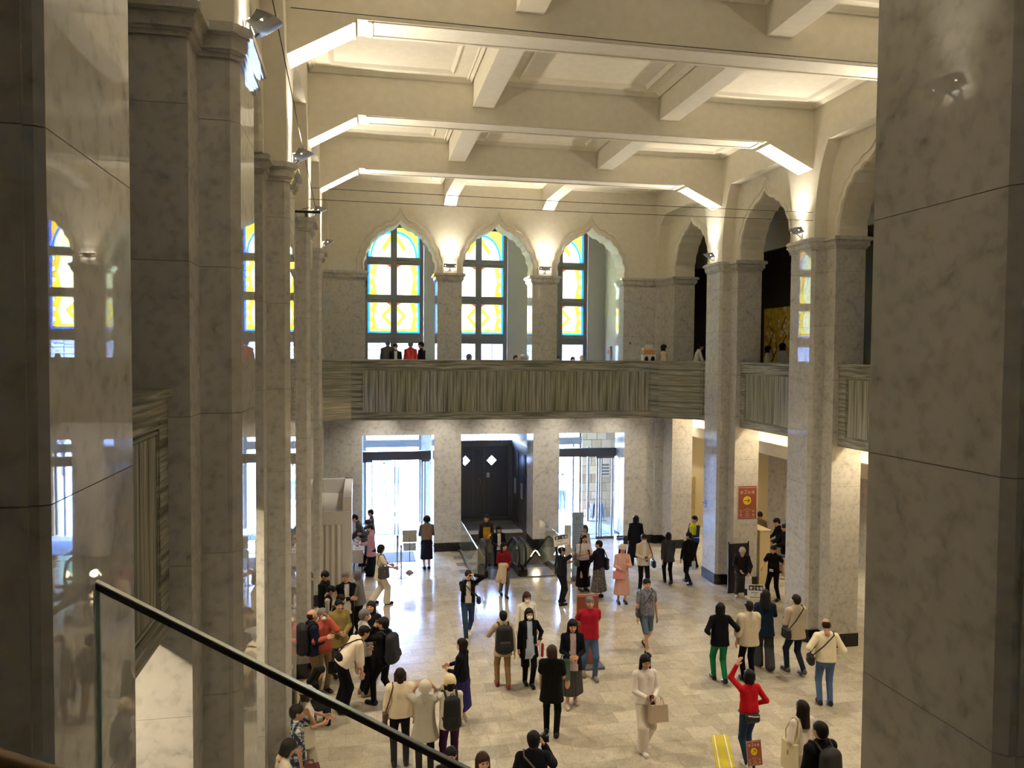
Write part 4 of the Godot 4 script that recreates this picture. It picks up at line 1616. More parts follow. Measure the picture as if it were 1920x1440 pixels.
func make_templates() -> void:
	var H := [ell(Vector3(0, 0.03, 0.012), Vector3(0.073, 0.082, 0.092)), ell(Vector3(0, -0.028, -0.02), Vector3(0.060, 0.084, 0.070), 0.04), ell(Vector3(0, -0.078, -0.040), Vector3(0.036, 0.032, 0.042), 0.03),
		cap0(Vector3(-0.034, 0.026, -0.078), Vector3(0.034, 0.026, -0.078), 0.010, 0.010, 0.02), ell(Vector3(0.036, -0.022, -0.062), Vector3(0.026, 0.028, 0.026), 0.02), ell(Vector3(-0.036, -0.022, -0.062), Vector3(0.026, 0.028, 0.026), 0.02),
		ell(Vector3(0.031, 0.008, -0.098), Vector3(0.017, 0.010, 0.014), 0.012, -1), ell(Vector3(-0.031, 0.008, -0.098), Vector3(0.017, 0.010, 0.014), 0.012, -1),
		cap0(Vector3(0, 0.014, -0.088), Vector3(0, -0.022, -0.104), 0.007, 0.012, 0.012), ell(Vector3(0, -0.026, -0.096), Vector3(0.016, 0.008, 0.012), 0.01),
		cap0(Vector3(-0.017, -0.050, -0.084), Vector3(0.017, -0.050, -0.084), 0.007, 0.007, 0.01),
		ell(Vector3(0.074, 0.0, 0.012), Vector3(0.011, 0.029, 0.018), 0.012), ell(Vector3(-0.074, 0.0, 0.012), Vector3(0.011, 0.029, 0.018), 0.012),
		cap0(Vector3(0, -0.06, 0.018), Vector3(0, -0.17, 0.028), 0.050, 0.052, 0.03)]
	T.head = skin_of(H, 0.0075, [], face_paint)
	var cut := ell(Vector3(0, -0.052, -0.098), Vector3(0.062, 0.092, 0.062), 0.015, -1)
	var capz := ell(Vector3(0, 0.040, 0.016), Vector3(0.087, 0.088, 0.106))
	T.hair_short = skin_of([capz, ell(Vector3(0, -0.01, 0.055), Vector3(0.072, 0.075, 0.062), 0.03), cut, ell(Vector3(0.085, -0.03, 0.0), Vector3(0.02, 0.05, 0.03), 0.01, -1), ell(Vector3(-0.085, -0.03, 0.0), Vector3(0.02, 0.05, 0.03), 0.01, -1)], 0.009, [[Vector3(0, -1, 0), 0.075]], white_paint_fn)
	T.hair_thin = skin_of([ell(Vector3(0, 0.0, 0.030), Vector3(0.081, 0.085, 0.084)), cut, ell(Vector3(0, 0.125, -0.05), Vector3(0.085, 0.085, 0.13), 0.015, -1)], 0.009, [[Vector3(0, -1, 0), 0.078]], white_paint_fn)
	T.hair_bob = skin_of([capz, cap0(Vector3(0.070, 0.02, 0.015), Vector3(0.074, -0.085, 0.01), 0.034, 0.030, 0.03), cap0(Vector3(-0.070, 0.02, 0.015), Vector3(-0.074, -0.085, 0.01), 0.034, 0.030, 0.03), cap0(Vector3(0, 0.0, 0.060), Vector3(0, -0.085, 0.055), 0.062, 0.055, 0.04), cut], 0.009, [[Vector3(0, -1, 0), 0.115]], white_paint_fn)
	T.hair_long = skin_of([capz, cap0(Vector3(0.070, 0.02, 0.02), Vector3(0.085, -0.22, 0.0), 0.032, 0.030, 0.03), cap0(Vector3(-0.070, 0.02, 0.02), Vector3(-0.085, -0.22, 0.0), 0.032, 0.030, 0.03), cap0(Vector3(0.02, 0.0, 0.060), Vector3(0.025, -0.26, 0.085), 0.058, 0.050, 0.04), cap0(Vector3(-0.02, 0.0, 0.060), Vector3(-0.03, -0.25, 0.085), 0.058, 0.050, 0.04), cut], 0.010, [[Vector3(0, -1, 0), 0.275]], white_paint_fn)
	T.hair_curl = skin_of([capz, ell(Vector3(0, 0.05, 0.03), Vector3(0.100, 0.080, 0.105), 0.03), ell(Vector3(0.07, 0.0, 0.03), Vector3(0.045, 0.055, 0.06), 0.02), ell(Vector3(-0.07, 0.0, 0.03), Vector3(0.045, 0.055, 0.06), 0.02), ell(Vector3(0, -0.02, 0.075), Vector3(0.08, 0.07, 0.05), 0.03), cut], 0.010, [], white_paint_fn)
	T.hair_tied = skin_of([capz, ell(Vector3(0, -0.005, 0.055), Vector3(0.070, 0.07, 0.06), 0.03), cap0(Vector3(0, 0.01, 0.10), Vector3(0, -0.05, 0.135), 0.035, 0.030, 0.02), cut], 0.009, [[Vector3(0, -1, 0), 0.085]], white_paint_fn)
	T.mask = skin_of([ell(Vector3(0, -0.048, -0.058), Vector3(0.062, 0.050, 0.062))], 0.009, [[Vector3(0, 0, 1), -0.045]], white_paint_fn)
	T.hat_bucket = skin_of([ell(Vector3(0, 0.065, 0.012), Vector3(0.095, 0.080, 0.108)), ell(Vector3(0, 0.045, 0.008), Vector3(0.135, 0.022, 0.15), 0.02)], 0.010, [[Vector3(0, -1, 0), -0.025]], white_paint_fn)
	T.hat_knit = skin_of([ell(Vector3(0, 0.055, 0.016), Vector3(0.098, 0.100, 0.118)), cap0(Vector3(-0.05, 0.01, 0.03), Vector3(0.05, 0.01, 0.03), 0.055, 0.055, 0.03)], 0.010, [[Vector3(0, -0.94, -0.34), 0.0]], white_paint_fn)
	T.hat_cap = skin_of([ell(Vector3(0, 0.060, 0.014), Vector3(0.090, 0.080, 0.108)), ell(Vector3(0, 0.042, -0.105), Vector3(0.068, 0.012, 0.075), 0.015)], 0.010, [[Vector3(0, -1, 0), -0.022]], white_paint_fn)
	for style in ["relaxed", "grip"]:
		var cu: float = 0.35 if style == "relaxed" else 0.95
		var hs := [cap0(Vector3(0, 0.03, 0), Vector3(0, -0.01, 0), 0.024, 0.023, 0.02)]
		for zf in [-0.030, -0.010, 0.010, 0.029]:
			hs.append(cap0(Vector3(0, -0.012, zf * 0.7), Vector3(0, -0.082, zf), 0.0145, 0.0125, 0.016))
		var fl := [0.074, 0.082, 0.076, 0.060]
		for f in 4:
			var p := Vector3(0, -0.086, [-0.030, -0.010, 0.010, 0.029][f])
			var an := 0.0
			for sgm in 3:
				an += cu * [0.45, 0.75, 0.6][sgm]
				var q: Vector3 = p + Vector3(sin(an), -cos(an), 0) * fl[f] * [0.44, 0.32, 0.26][sgm]
				hs.append(cap0(p, q, 0.0092 - 0.0008 * sgm, 0.0086 - 0.0010 * sgm, 0.004))
				p = q
		hs.append(cap0(Vector3(0.004, -0.022, -0.024), Vector3(0.012, -0.055, -0.052), 0.0125, 0.0110, 0.012))
		hs.append(cap0(Vector3(0.012, -0.055, -0.052), Vector3(0.022, -0.088, -0.054), 0.0105, 0.0085, 0.006))
		T["hand_" + style] = skin_of(hs, 0.0058, [], white_paint_fn)

# two-bone reach: where the middle joint lies
func bend(a: Vector3, b: Vector3, l1: float, l2: float, pole: Vector3) -> Array:
	var d := b - a
	var dist := clampf(d.length(), 0.05, (l1 + l2) * 0.998)
	var dir := d.normalized()
	var e := a + dir * dist
	var t := (dist * dist + l1 * l1 - l2 * l2) / (2.0 * dist)
	var h := sqrt(maxf(0.0, l1 * l1 - t * t))
	var side := (pole - dir * pole.dot(dir))
	side = side.normalized() if side.length() > 1e-4 else Vector3(0, 0, 1)
	return [a + dir * t + side * h, e]

const ARMS := {
	"down": Vector3(0.235, 0.80, -0.05), "swing_f": Vector3(0.22, 0.84, -0.20), "swing_b": Vector3(0.23, 0.82, 0.14), "belly": Vector3(0.07, 1.02, -0.25), "chest": Vector3(0.06, 1.16, -0.27), "phone": Vector3(0.07, 1.20, -0.30),
	"face": Vector3(0.06, 1.47, -0.17), "head": Vector3(0.13, 1.56, -0.08), "up": Vector3(0.12, 1.68, -0.20), "back": Vector3(0.06, 0.95, 0.19), "hip": Vector3(0.20, 0.98, -0.10), "out": Vector3(0.40, 0.98, -0.12), "fore": Vector3(0.20, 1.02, -0.34), "cross": Vector3(-0.06, 1.10, -0.20), "strap": Vector3(0.13, 1.27, -0.19),
}

var jobs := []      # garments and bodies to be meshed on all cores
var done := []
func job(parent: Node, material: Material, called: String, pieces: Array) -> void:
	jobs.append([parent, material, called, pieces])
func run_job(i: int) -> void:
	var m := MB.new()
	m.colored = true
	for p in jobs[i][3]:
		if p[0] == 0:
			m.append(skin_of(p[1], p[2], p[3], p[4]), p[5], p[6])
		else:
			m.append(p[1], p[2], p[3], p[4])
	done[i] = m
func finish_jobs() -> void:
	done.resize(jobs.size())
	var id := WorkerThreadPool.add_group_task(run_job, jobs.size())
	WorkerThreadPool.wait_for_group_task_completion(id)
	for i in jobs.size():
		part(done[i], jobs[i][1], jobs[i][2], jobs[i][0])
	jobs.clear()
	done.clear()

var frames := {}    # a person's key points, for what they wear and hold

func person(label: String, x: float, d: float, face: float, h: float, o: Dictionary) -> Node3D:
	var y0: float = o.get("y", 0.0)
	var t := thing("person", label, "person", V(x, y0, d), deg_to_rad(-face))
	var k := h / 1.65
	var wd: float = o.get("w", 1.0)
	var lean: float = deg_to_rad(o.get("lean", 0.0))
	var stride: float = o.get("stride", 0.0)
	var skin: Color = o.get("skin", L(205, 158, 128))
	var sit: bool = o.get("sit", false)
	var drop := Vector3(0, 0.36, 0) if sit else Vector3.ZERO
	var hipc := Vector3(0, 0.875, 0.0) + Vector3(0, -0.02, 0.0) * minf(1.0, absf(stride) * 2.0)
	var up := Transform3D(Basis(Vector3.RIGHT, -lean), hipc - drop) * Transform3D(Basis.IDENTITY, -hipc)
	hipc -= drop
	var sc := Transform3D(Basis.from_scale(Vector3(k, k, k)), Vector3.ZERO)
	# legs: side -1 is the left leg; a positive stride puts the left foot forward
	var hip := []
	var knee := []
	var ankle := []
	for s in [-1.0, 1.0]:
		var fz: float = s * stride * 0.5
		var lift: float = 0.05 if fz > 0.12 else 0.0
		var hj := hipc + Vector3(s * 0.085, -0.03, 0)
		var aj := Vector3(s * o.get("stance", 0.095), 0.085 + lift, fz + (-0.40 if sit else 0.02))
		var r := bend(hj, aj, 0.395, 0.395, Vector3(s * 0.1, 1.0 if sit else 0.0, -1))
		hip.append(hj); knee.append(r[0]); ankle.append(r[1])
	# arms
	var sh := []
	var el := []
	var wr := []
	for i in 2:
		var s: float = [-1.0, 1.0][i]
		var want = o.get(["la", "ra"][i], "down")
		var tv: Vector3 = ARMS[want] if want is String else want
		tv = Vector3(tv.x * s, tv.y, tv.z)
		var sj := up * Vector3(s * 0.160 * wd, 1.330, 0.005)
		var hang: bool = want is String and want in ["down"] and lean > 0.3
		var wj := (sj + Vector3(0, -0.53, -0.05)) if hang else up * tv
		var pole := Vector3(s * 0.7, -0.5, 0.7)
		if tv.y > 1.3:
			pole = Vector3(s * 1.0, 0.1, -0.1) if want is String and want == "head" else Vector3(s * 0.55, -1.0, -0.25)
		var r := bend(sj, wj, 0.275, 0.245, pole)
		sh.append(sj); el.append(r[0]); wr.append(r[1])
	var neck := up * Vector3(0, 1.40, 0.01)
	var hb := Basis(Vector3.UP, deg_to_rad(-o.get("hy", 0.0))) * Basis(Vector3.RIGHT, deg_to_rad(-o.get("hp", 0.0)))
	var headc := up * Vector3(0, 1.538, -0.012)
	headc += Vector3(0, 0, -0.035) * clampf(o.get("hp", 0.0) / 40.0, -1.0, 1.0)
	var head_xf := Transform3D(hb, headc)
	frames[label] = {"t": t, "k": k, "up": up, "sh": sh, "el": el, "wr": wr, "head": head_xf, "hip": hip, "hipc": hipc}
	# --- body: one continuous figure in skin
	var B := []
	B.append(cap0(up * Vector3(-0.07, 1.28, 0), hipc + Vector3(-0.055, 0.03, 0), 0.085, 0.085, 0.05))
	B.append(cap0(up * Vector3(0.07, 1.28, 0), hipc + Vector3(0.055, 0.03, 0), 0.085, 0.085, 0.05))
	B.append(cap0(sh[0], sh[1], 0.045, 0.045, 0.05))
	B.append(cap0(up * Vector3(0, 1.36, 0.01), headc + Vector3(0, -0.1, 0.02), 0.052, 0.048, 0.03))
	for i in 2:
		B.append(cap0(sh[i], el[i], 0.045, 0.036, 0.03))
		B.append(cap0(el[i], wr[i], 0.036, 0.025, 0.02))
		B.append(cap0(hip[i], knee[i], 0.070, 0.047, 0.03))
		B.append(cap0(knee[i], ankle[i], 0.048, 0.033, 0.02))
		B.append(cap0(ankle[i], ankle[i] + Vector3(0, -0.045, -0.10), 0.030, 0.024, 0.02))
	var pieces := [[0, B, 0.024, [], white_paint_fn, sc, skin], [1, T.head, sc * head_xf, skin, false]]
	for i in 2:
		var fd: Vector3 = (wr[i] - el[i]).normalized()
		var yb: Vector3 = -fd
		var inw := Vector3(1.0 if i == 0 else -1.0, 0, 0)
		if absf(fd.x) > 0.8: inw = Vector3(0, -1, 0)
		var zb := inw.cross(yb).normalized()
		if i == 1: zb = -zb
		var xb := yb.cross(zb)
		var hx := Transform3D(Basis(xb, yb, zb), wr[i])
		pieces.append([1, T["hand_" + o.get("hand_l" if i == 0 else "hand_r", "relaxed")], sc * hx, skin, i == 1])
	job(t, M.skin, "body", pieces)
	# --- hair, hat, mask
	var hair: Array = o.get("hair", ["short", "black"])
	if hair[0] != "none":
		job(t, M["hair_" + hair[1]], "hair", [[1, T["hair_" + hair[0]], sc * head_xf, Color.WHITE, false]])
	if o.get("mask", false):
		job(t, M.sign_white, "face_mask", [[1, T.mask, sc * head_xf, Color.WHITE, false]])
	if o.has("hat"):
		job(t, M.cloth, "hat", [[1, T["hat_" + o.hat[0]], sc * head_xf, o.hat[1], false]])
	if o.has("band"):
		var hb2 := []
		for j in 13:
			var an := PI * j / 12.0
			hb2.append((sc * head_xf) * Vector3(cos(an) * 0.090, 0.045 + sin(an) * 0.088, -0.035 + sin(an) * -0.012))
		var bm := MB.new()
		bm.tube(hb2, 0.013 * k, 6)
		part(bm, mat("band_%d" % M.size(), o.band, 0.7), "hair_band", t)
	# --- lower garment
	var bot: Array = o.get("bot", ["pants", L(24, 24, 27)])
	var bc: Color = bot[1]
	var G := []
	var clips := []
	var bk: String = bot[0]
	if bk in ["pants", "shorts", "wide"]:
		var wide := 0.03 if bk == "wide" else 0.0
		G.append(cap0(hipc + Vector3(-0.05, 0.10, 0), hipc + Vector3(-0.06, -0.03, 0.01), 0.100 * wd, 0.108 * wd, 0.05))
		G.append(cap0(hipc + Vector3(0.05, 0.10, 0), hipc + Vector3(0.06, -0.03, 0.01), 0.100 * wd, 0.108 * wd, 0.05))
		for i in 2:
			G.append(cap0(hip[i], knee[i], 0.088 * wd, 0.064 + wide, 0.03))
			if bk != "shorts":
				G.append(cap0(knee[i], ankle[i] + Vector3(0, -0.015, 0), 0.064 + wide, 0.052 + wide * 1.6, 0.025))
		if bk == "shorts":
			clips.append([Vector3(0, -1, 0), -0.47])
		else:
			clips.append([Vector3(0, -1, 0), -0.035])
	else:
		var hem: float = bot[2] if bot.size() > 2 else 0.35
		var fl: float = bot[3] if bot.size() > 3 else 0.20
		var sway := Vector3(0, 0, 0)
		for s in [-1.0, 1.0]:
			G.append(cap0(hipc + Vector3(s * 0.045, 0.13, 0), hipc + Vector3(s * 0.055, -0.06, 0.01), 0.095 * wd, 0.118 * wd, 0.05))
			G.append(cap0(hipc + Vector3(s * 0.055, -0.06, 0.01), Vector3(s * 0.06, hem - 0.1, stride * 0.25 * s), 0.118 * wd, fl * 0.82, 0.06))
			for j in 2:
				var fx: float = s * (0.06 + 0.09 * j) * fl / 0.2
				G.append(cap0(Vector3(s * (0.05 + 0.05 * j), 0.72, -0.07 + 0.12 * j), Vector3(fx, hem - 0.1, (-0.12 + 0.22 * j) * fl / 0.2), 0.05, 0.055, 0.035))
		clips.append([Vector3(0, -1, 0), -hem])
	var pat: String = o.get("bot_pat", "")
	var bp := func(p: Vector3, _n: Vector3) -> Color:
		return pattern(pat, p, bc, o)
	job(t, M.cloth, {"pants": "trousers", "wide": "trousers", "shorts": "shorts"}.get(bk, "skirt"), [[0, G, 0.021, clips, bp, sc, Color.WHITE]])
	# --- upper garment
	var top: Array = o.get("top", ["shirt", L(230, 226, 218)])
	var tc: Color = top[1]
	var hem2: float = top[2] if top.size() > 2 else 0.86
	var sleeve: String = top[3] if top.size() > 3 else "long"
	var bulk: float = o.get("bulk", 0.0)
	G = []
	for s in [-1.0, 1.0]:
		G.append(cap0(up * Vector3(s * 0.078 * wd, 1.27, -0.005), up * Vector3(s * 0.055 * wd, 1.0, 0.0), 0.098 * wd + bulk, 0.103 * wd + bulk, 0.05))
		G.append(cap0(up * Vector3(s * 0.055 * wd, 1.02, 0.0), up * Vector3(s * 0.06 * wd, hem2 - 0.06, 0.01), 0.108 * wd + bulk, (0.128 + bulk + maxf(0.0, 0.86 - hem2) * o.get("flare", 0.16)) * wd, 0.05))
	for i in 2:
		G.append(cap0(up * Vector3(0, 1.40, 0.012), sh[i] + Vector3(0, 0.0, 0), 0.050 + bulk * 0.5, 0.050 + bulk * 0.7, 0.05))
	G.append(cap0(up * Vector3(0, 1.34, 0.008), up * Vector3(0, 1.405, 0.012), 0.080, 0.058, 0.03))
	var A := []
	for i in 2:
		if sleeve != "none":
			A.append(cap0(up * Vector3([-0.12, 0.12][i] * wd, 1.325, 0.0), sh[i], 0.060 + bulk, 0.056 + bulk, 0.03))
		if sleeve == "long":
			A.append(cap0(sh[i], el[i], 0.056 + bulk, 0.049 + bulk, 0.03))
			A.append(cap0(el[i], el[i].lerp(wr[i], 0.94), 0.048 + bulk, 0.038 + bulk, 0.02))
		elif sleeve == "half":
			A.append(cap0(sh[i], el[i], 0.066 + bulk, 0.066 + bulk, 0.03))
			A.append(cap0(el[i], el[i].lerp(wr[i], 0.3), 0.062 + bulk, 0.062 + bulk, 0.02))
		elif sleeve == "short":
			A.append(cap0(sh[i], sh[i].lerp(el[i], 0.62), 0.064 + bulk, 0.062 + bulk, 0.03))
	clips = [[up.basis * Vector3(0, -1, 0), (up.basis * Vector3(0, -1, 0)).dot(up * Vector3(0, hem2, 0))]]
	var tp: String = o.get("pat", "")
	var inner = o.get("inner", null)
	var upi := up.affine_inverse()
	var tpf := func(p: Vector3, n: Vector3) -> Color:
		var q: Vector3 = upi * p
		if inner != null and n.z < -0.25 and absf(q.x) < 0.052 + maxf(0.0, 1.15 - q.y) * 0.12 and q.y < 1.40:
			return inner
		return pattern(tp, q, tc, o)
	var tops := [[0, G, 0.021, clips, tpf, sc, Color.WHITE]]
	if A.size():
		var sl: Color = o.get("sleeves", Color(-1, 0, 0))
		tops.append([0, A, 0.019, [], func(p: Vector3, _n: Vector3) -> Color: return sl if sl.r >= 0.0 else pattern(tp, upi * p, tc, o), sc, Color.WHITE])
	job(t, M.cloth, top[0], tops)
	# --- shoes
	var sc_: Color = o.get("shoes", L(22, 21, 22))
	for i in 2:
		var fz: Vector3 = ankle[i]
		var tilt := 0.0 if fz.y < 0.1 else 0.05
		var b0 := Vector3(fz.x, 0.042 + tilt, fz.z + 0.035)
		var b1 := Vector3(fz.x * 1.06, 0.034, fz.z - 0.155)
		var shp := [cap0(b0, b1, 0.043, 0.036, 0.02), cap0(b0.lerp(b1, 0.5), b1, 0.040, 0.040, 0.02)]
		if not o.get("low", false):
			shp.append(cap0(b0, b0 + Vector3(0, 0.03, 0.0), 0.043, 0.040, 0.02))
		if o.get("boots", false):
			shp.append(cap0(b0, ankle[i] + Vector3(0, 0.11, 0.01), 0.046, 0.052, 0.02))
		job(t, M.shoe, "shoe", [[0, shp, 0.016, [[Vector3(0, -1, 0), 0.0]], white_paint_fn, sc, sc_]])
	return t

func pattern(kind: String, p: Vector3, base: Color, o: Dictionary) -> Color:
	var alt: Color = o.get("alt", Color(0.5, 0.5, 0.5))
	match kind:
		"stripe":
			return alt if fposmod(p.y, 0.07) < 0.03 else base
		"check":
			return alt if (fposmod(p.x + 5.0, 0.09) < 0.03 or fposmod(p.y, 0.09) < 0.03) else base
		"spots":
			var v := sin(p.x * 61.0 + sin(p.y * 47.0) * 1.7) * sin(p.y * 53.0 + sin(p.z * 41.0 + p.x * 23.0) * 1.9)
			return alt if v > 0.18 else base
		"pleat":
			return base.lerp(alt, 0.5 + 0.5 * sin(p.x * 95.0))
		"blocks":
			return alt if absf(p.x) < 0.115 and p.y > 0.80 and p.y < 1.28 else base
		"split":
			return alt if p.y < 0.98 else base
	return base
# ---------------------------------------------------------------- the visitors
var BLACK := L(22, 22, 25)
var NAVY := L(26, 30, 46)
var CREAM := L(228, 219, 196)
var WHITE := L(236, 232, 226)
var JEANS := L(62, 84, 116)
var KHAKI := L(150, 126, 92)
var GREY := L(120, 120, 122)

func build_people() -> void:
	# --- by the booth and the left doors
	person("man in dark jacket leaning over the table by the white booth", 0.08, 24.7, 272, 1.68, {"lean": 22, "hp": 25, "top": ["jacket", L(58, 60, 64), 0.80], "la": "fore", "ra": "fore", "hair": ["short", "black"]})
	person("dark haired visitor half hidden behind the man at the booth table", 0.32, 25.5, 280, 1.62, {"top": ["jacket", L(44, 46, 50), 0.84], "la": "belly", "ra": "belly", "hair": ["short", "black"], "hp": 15})
	person("visitor in grey green coat reading at the booth table", 0.24, 24.15, 275, 1.58, {"top": ["coat", L(92, 102, 94), 0.52], "inner": WHITE, "la": "belly", "ra": "chest", "hp": 25, "hair": ["bob", "dark"]})
	person("woman in pink jacket and long black skirt beside the white booth", 0.30, 23.5, 285, 1.56, {"top": ["jacket", L(208, 160, 172), 0.66], "bot": ["skirt", L(20, 22, 32), 0.08, 0.22], "la": "belly", "ra": "belly", "hp": 25, "hair": ["short", "dark"]})
	person("woman in cream dress stepping right with a dark shoulder bag", 0.50, 20.74, 75, 1.61, {"top": ["blouse", L(232, 222, 202), 0.70, "short"], "bot": ["wide", L(226, 216, 196)], "la": "fore", "ra": "fore", "hair": ["bob", "black"], "hp": 18, "stride": -0.35, "shoes": BLACK})
	person("woman in brown vest and navy skirt seen from behind near the bright left door", 2.01, 23.94, 355, 1.68, {"top": ["vest", L(128, 106, 88), 0.93, "long"], "sleeves": L(92, 84, 78), "bot": ["skirt", L(24, 28, 42), 0.33, 0.17], "la": "belly", "ra": "belly", "hair": ["curl", "black"], "stance": 0.07})
	# --- on and by the escalator
	person("man in mustard top and dark jacket riding up the escalator", 4.10, 25.2, 178, 1.70, {"y": -0.32, "top": ["jacket", L(46, 42, 38), 0.86], "pat": "blocks", "alt": L(186, 146, 44), "bot": ["pants", L(118, 112, 104)], "la": "belly", "ra": "down", "hy": 20, "hair": ["short", "black"]})
	person("woman in black with a white shawl on the escalator behind the maroon top", 4.40, 24.5, 180, 1.60, {"y": -0.43, "top": ["sweater", BLACK, 0.84], "inner": WHITE, "bot": ["pants", BLACK], "la": "belly", "ra": "belly", "hp": 20, "hair": ["bob", "black"]})
	person("woman in maroon top with a beige coat over her arm in front of the escalator", 3.89, 20.85, 175, 1.50, {"top": ["sweater", L(122, 26, 36), 0.80], "bot": ["pants", L(108, 104, 102)], "la": "belly", "ra": "belly", "hair": ["long", "black"], "hy": -25, "stride": 0.3, "stance": 0.05})
	person("woman in black jacket and jeans raising both arms to her head", 2.48, 17.88, 182, 1.62, {"top": ["jacket", L(20, 21, 28), 0.88], "inner": L(226, 214, 204), "bot": ["pants", L(48, 66, 92)], "la": "head", "ra": "face", "hp": 22, "hair": ["tied", "dark"], "stride": -0.5, "stance": 0.06, "shoes": WHITE})
	person("staff member in black holding up the white first venue placard", 5.31, 19.9, 70, 1.55, {"top": ["shirt", L(30, 32, 40), 0.86, "short"], "bot": ["pants", L(26, 28, 36)], "la": "chest", "ra": "up", "hand_r": "grip", "hair": ["short", "dark"], "hy": 20, "stance": 0.13, "stride": 0.15})
	person("woman with headband in white shirt and long black skirt holding a phone", 6.22, 20.95, 168, 1.62, {"top": ["blouse", L(236, 222, 224), 0.92, "short"], "bot": ["skirt", L(18, 18, 26), 0.14, 0.20], "la": "chest", "ra": "chest", "hair": ["long", "dark"], "band": S(214, 186, 150), "shoes": L(60, 66, 62)})
	person("woman in black top and grey patterned skirt talking with her back turned", 6.46, 20.26, 330, 1.60, {"top": ["blouse", L(26, 26, 34), 0.80], "bot": ["skirt", L(112, 108, 98), 0.20, 0.24], "bot_pat": "spots", "alt": L(58, 56, 54), "la": "chest", "ra": "down", "hair": ["short", "dark"], "hy": -30})
	person("short haired visitor half hidden behind the woman with the headband", 6.62, 22.2, 150, 1.60, {"top": ["shirt", L(212, 204, 200), 0.84], "hair": ["bob", "brown"], "hy": 60})
	person("woman in bucket hat and long pale pink dress carrying a pink handbag", 6.95, 19.71, 188, 1.60, {"top": ["blouse", L(222, 176, 164), 0.82], "bot": ["skirt", L(214, 166, 150), 0.26, 0.23], "la": "chest", "ra": "belly", "hair": ["long", "dark"], "hat": ["bucket", L(210, 196, 170)], "hp": 12})
	person("woman in long black coat standing by the far marble wall", 8.66, 23.3, 12, 1.60, {"top": ["coat", L(26, 25, 29), 0.30], "bulk": 0.01, "hair": ["bob", "black"], "flare": 0.2})
	person("masked woman in cream cardigan with a black shoulder bag looking at her phone", 7.92, 20.65, 185, 1.63, {"top": ["cardigan", L(222, 204, 176), 0.76], "inner": WHITE, "bot": ["pants", L(22, 22, 28)], "la": "belly", "ra": "belly", "mask": true, "hp": 18, "hair": ["tied", "dark"]})
	person("man in patterned grey shirt and denim shorts walking forward", 6.36, 16.36, 178, 1.66, {"top": ["shirt", L(132, 132, 142), 0.84, "short"], "pat": "spots", "alt": L(92, 92, 102), "bot": ["shorts", L(84, 100, 118)], "stride": -0.45, "hair": ["short", "black"], "w": 1.06, "stance": 0.06})
	person("person in dark grey jacket walking away by the right pillars", 8.90, 21.21, 5, 1.52, {"top": ["jacket", L(56, 57, 64), 0.72], "bot": ["pants", L(18, 18, 21)], "bulk": 0.012, "stride": 0.3, "hair": ["bob", "black"], "la": "swing_b", "ra": "swing_f", "stance": 0.06})
	person("person in black suit and mask walking away beside the grey jacket", 9.47, 21.06, 352, 1.53, {"top": ["jacket", L(18, 18, 20), 0.76], "bot": ["pants", L(16, 16, 18)], "stride": -0.45, "mask": true, "hy": -45, "hair": ["short", "black"], "stance": 0.06})
	person("steward in yellow vest standing behind the poster pillar", 10.42, 22.75, 250, 1.64, {"top": ["vest", L(214, 204, 40), 0.84], "sleeves": L(48, 58, 96), "pat": "split", "alt": L(40, 66, 150), "bot": ["pants", BLACK], "la": "belly", "ra": "belly", "hair": ["short", "black"]})
	person("man in grey cap bending over a white plastic bag by the dark panel", 10.42, 19.63, 205, 1.50, {"lean": 24, "hp": 30, "top": ["jacket", L(34, 33, 38), 0.74], "bulk": 0.015, "bot": ["pants", L(44, 48, 52)], "bot_pat": "check", "alt": L(70, 72, 74), "la": "fore", "ra": "belly", "hat": ["knit", L(168, 162, 160)], "hair": ["none", "grey"], "boots": true, "shoes": L(222, 214, 196), "stance": 0.14})
	person("staff member in black with a white belt badge pointing left", 11.15, 19.21, 235, 1.53, {"top": ["shirt", L(17, 17, 19), 0.84, "short"], "bot": ["pants", L(16, 16, 18)], "ra": "fore", "la": "back", "hair": ["short", "black"], "hp": 15, "stride": -0.2, "stance": 0.12})
	person("clerk with dark hair behind the tall beige counter", 12.62, 22.65, 200, 1.72, {"top": ["shirt", L(120, 104, 70), 0.84], "hp": 30, "hair": ["short", "black"], "la": "belly", "ra": "belly"})
	person("man in dark suit leaning at the ticket desk, the farther of two", 12.86, 21.75, 285, 1.70, {"top": ["jacket", L(17, 18, 22), 0.78], "la": "fore", "ra": "fore", "hp": 20, "lean": 10, "hair": ["short", "black"], "bot": ["pants", L(178, 160, 136)]})
	person("man in dark suit with white collar and beige trousers at the ticket desk", 12.62, 21.1, 290, 1.66, {"top": ["jacket", L(18, 19, 25), 0.76], "la": "fore", "ra": "fore", "hp": 12, "hair": ["short", "dark"], "bot": ["pants", L(190, 170, 146)], "shoes": L(200, 184, 160)})
	# --- right half of the floor
	person("woman in black top and bright green trousers seen from behind", 7.25, 14.52, 8, 1.65, {"top": ["blouse", L(19, 19, 22), 0.78], "bulk": 0.006, "bot": ["pants", L(24, 112, 68)], "la": "hip", "ra": "out", "hair": ["bob", "black"], "stride": 0.3, "stance": 0.07})
	person("visitor in oversized beige sweater and black trousers seen from behind", 7.88, 14.5, 2, 1.65, {"top": ["sweater", L(206, 192, 166), 0.76, "half"], "bulk": 0.03, "bot": ["pants", L(20, 19, 22)], "hair": ["short", "black"], "ra": "swing_f", "la": "down"})
	person("long haired woman in dark blue top holding up a phone", 8.50, 14.95, 20, 1.72, {"top": ["blouse", L(24, 30, 44), 0.72], "pat": "pleat", "alt": L(18, 44, 66), "bot": ["wide", L(62, 62, 66)], "ra": "phone", "la": "down", "hair": ["long", "black"], "shoes": L(214, 180, 162), "stride": 0.25, "hp": 12})
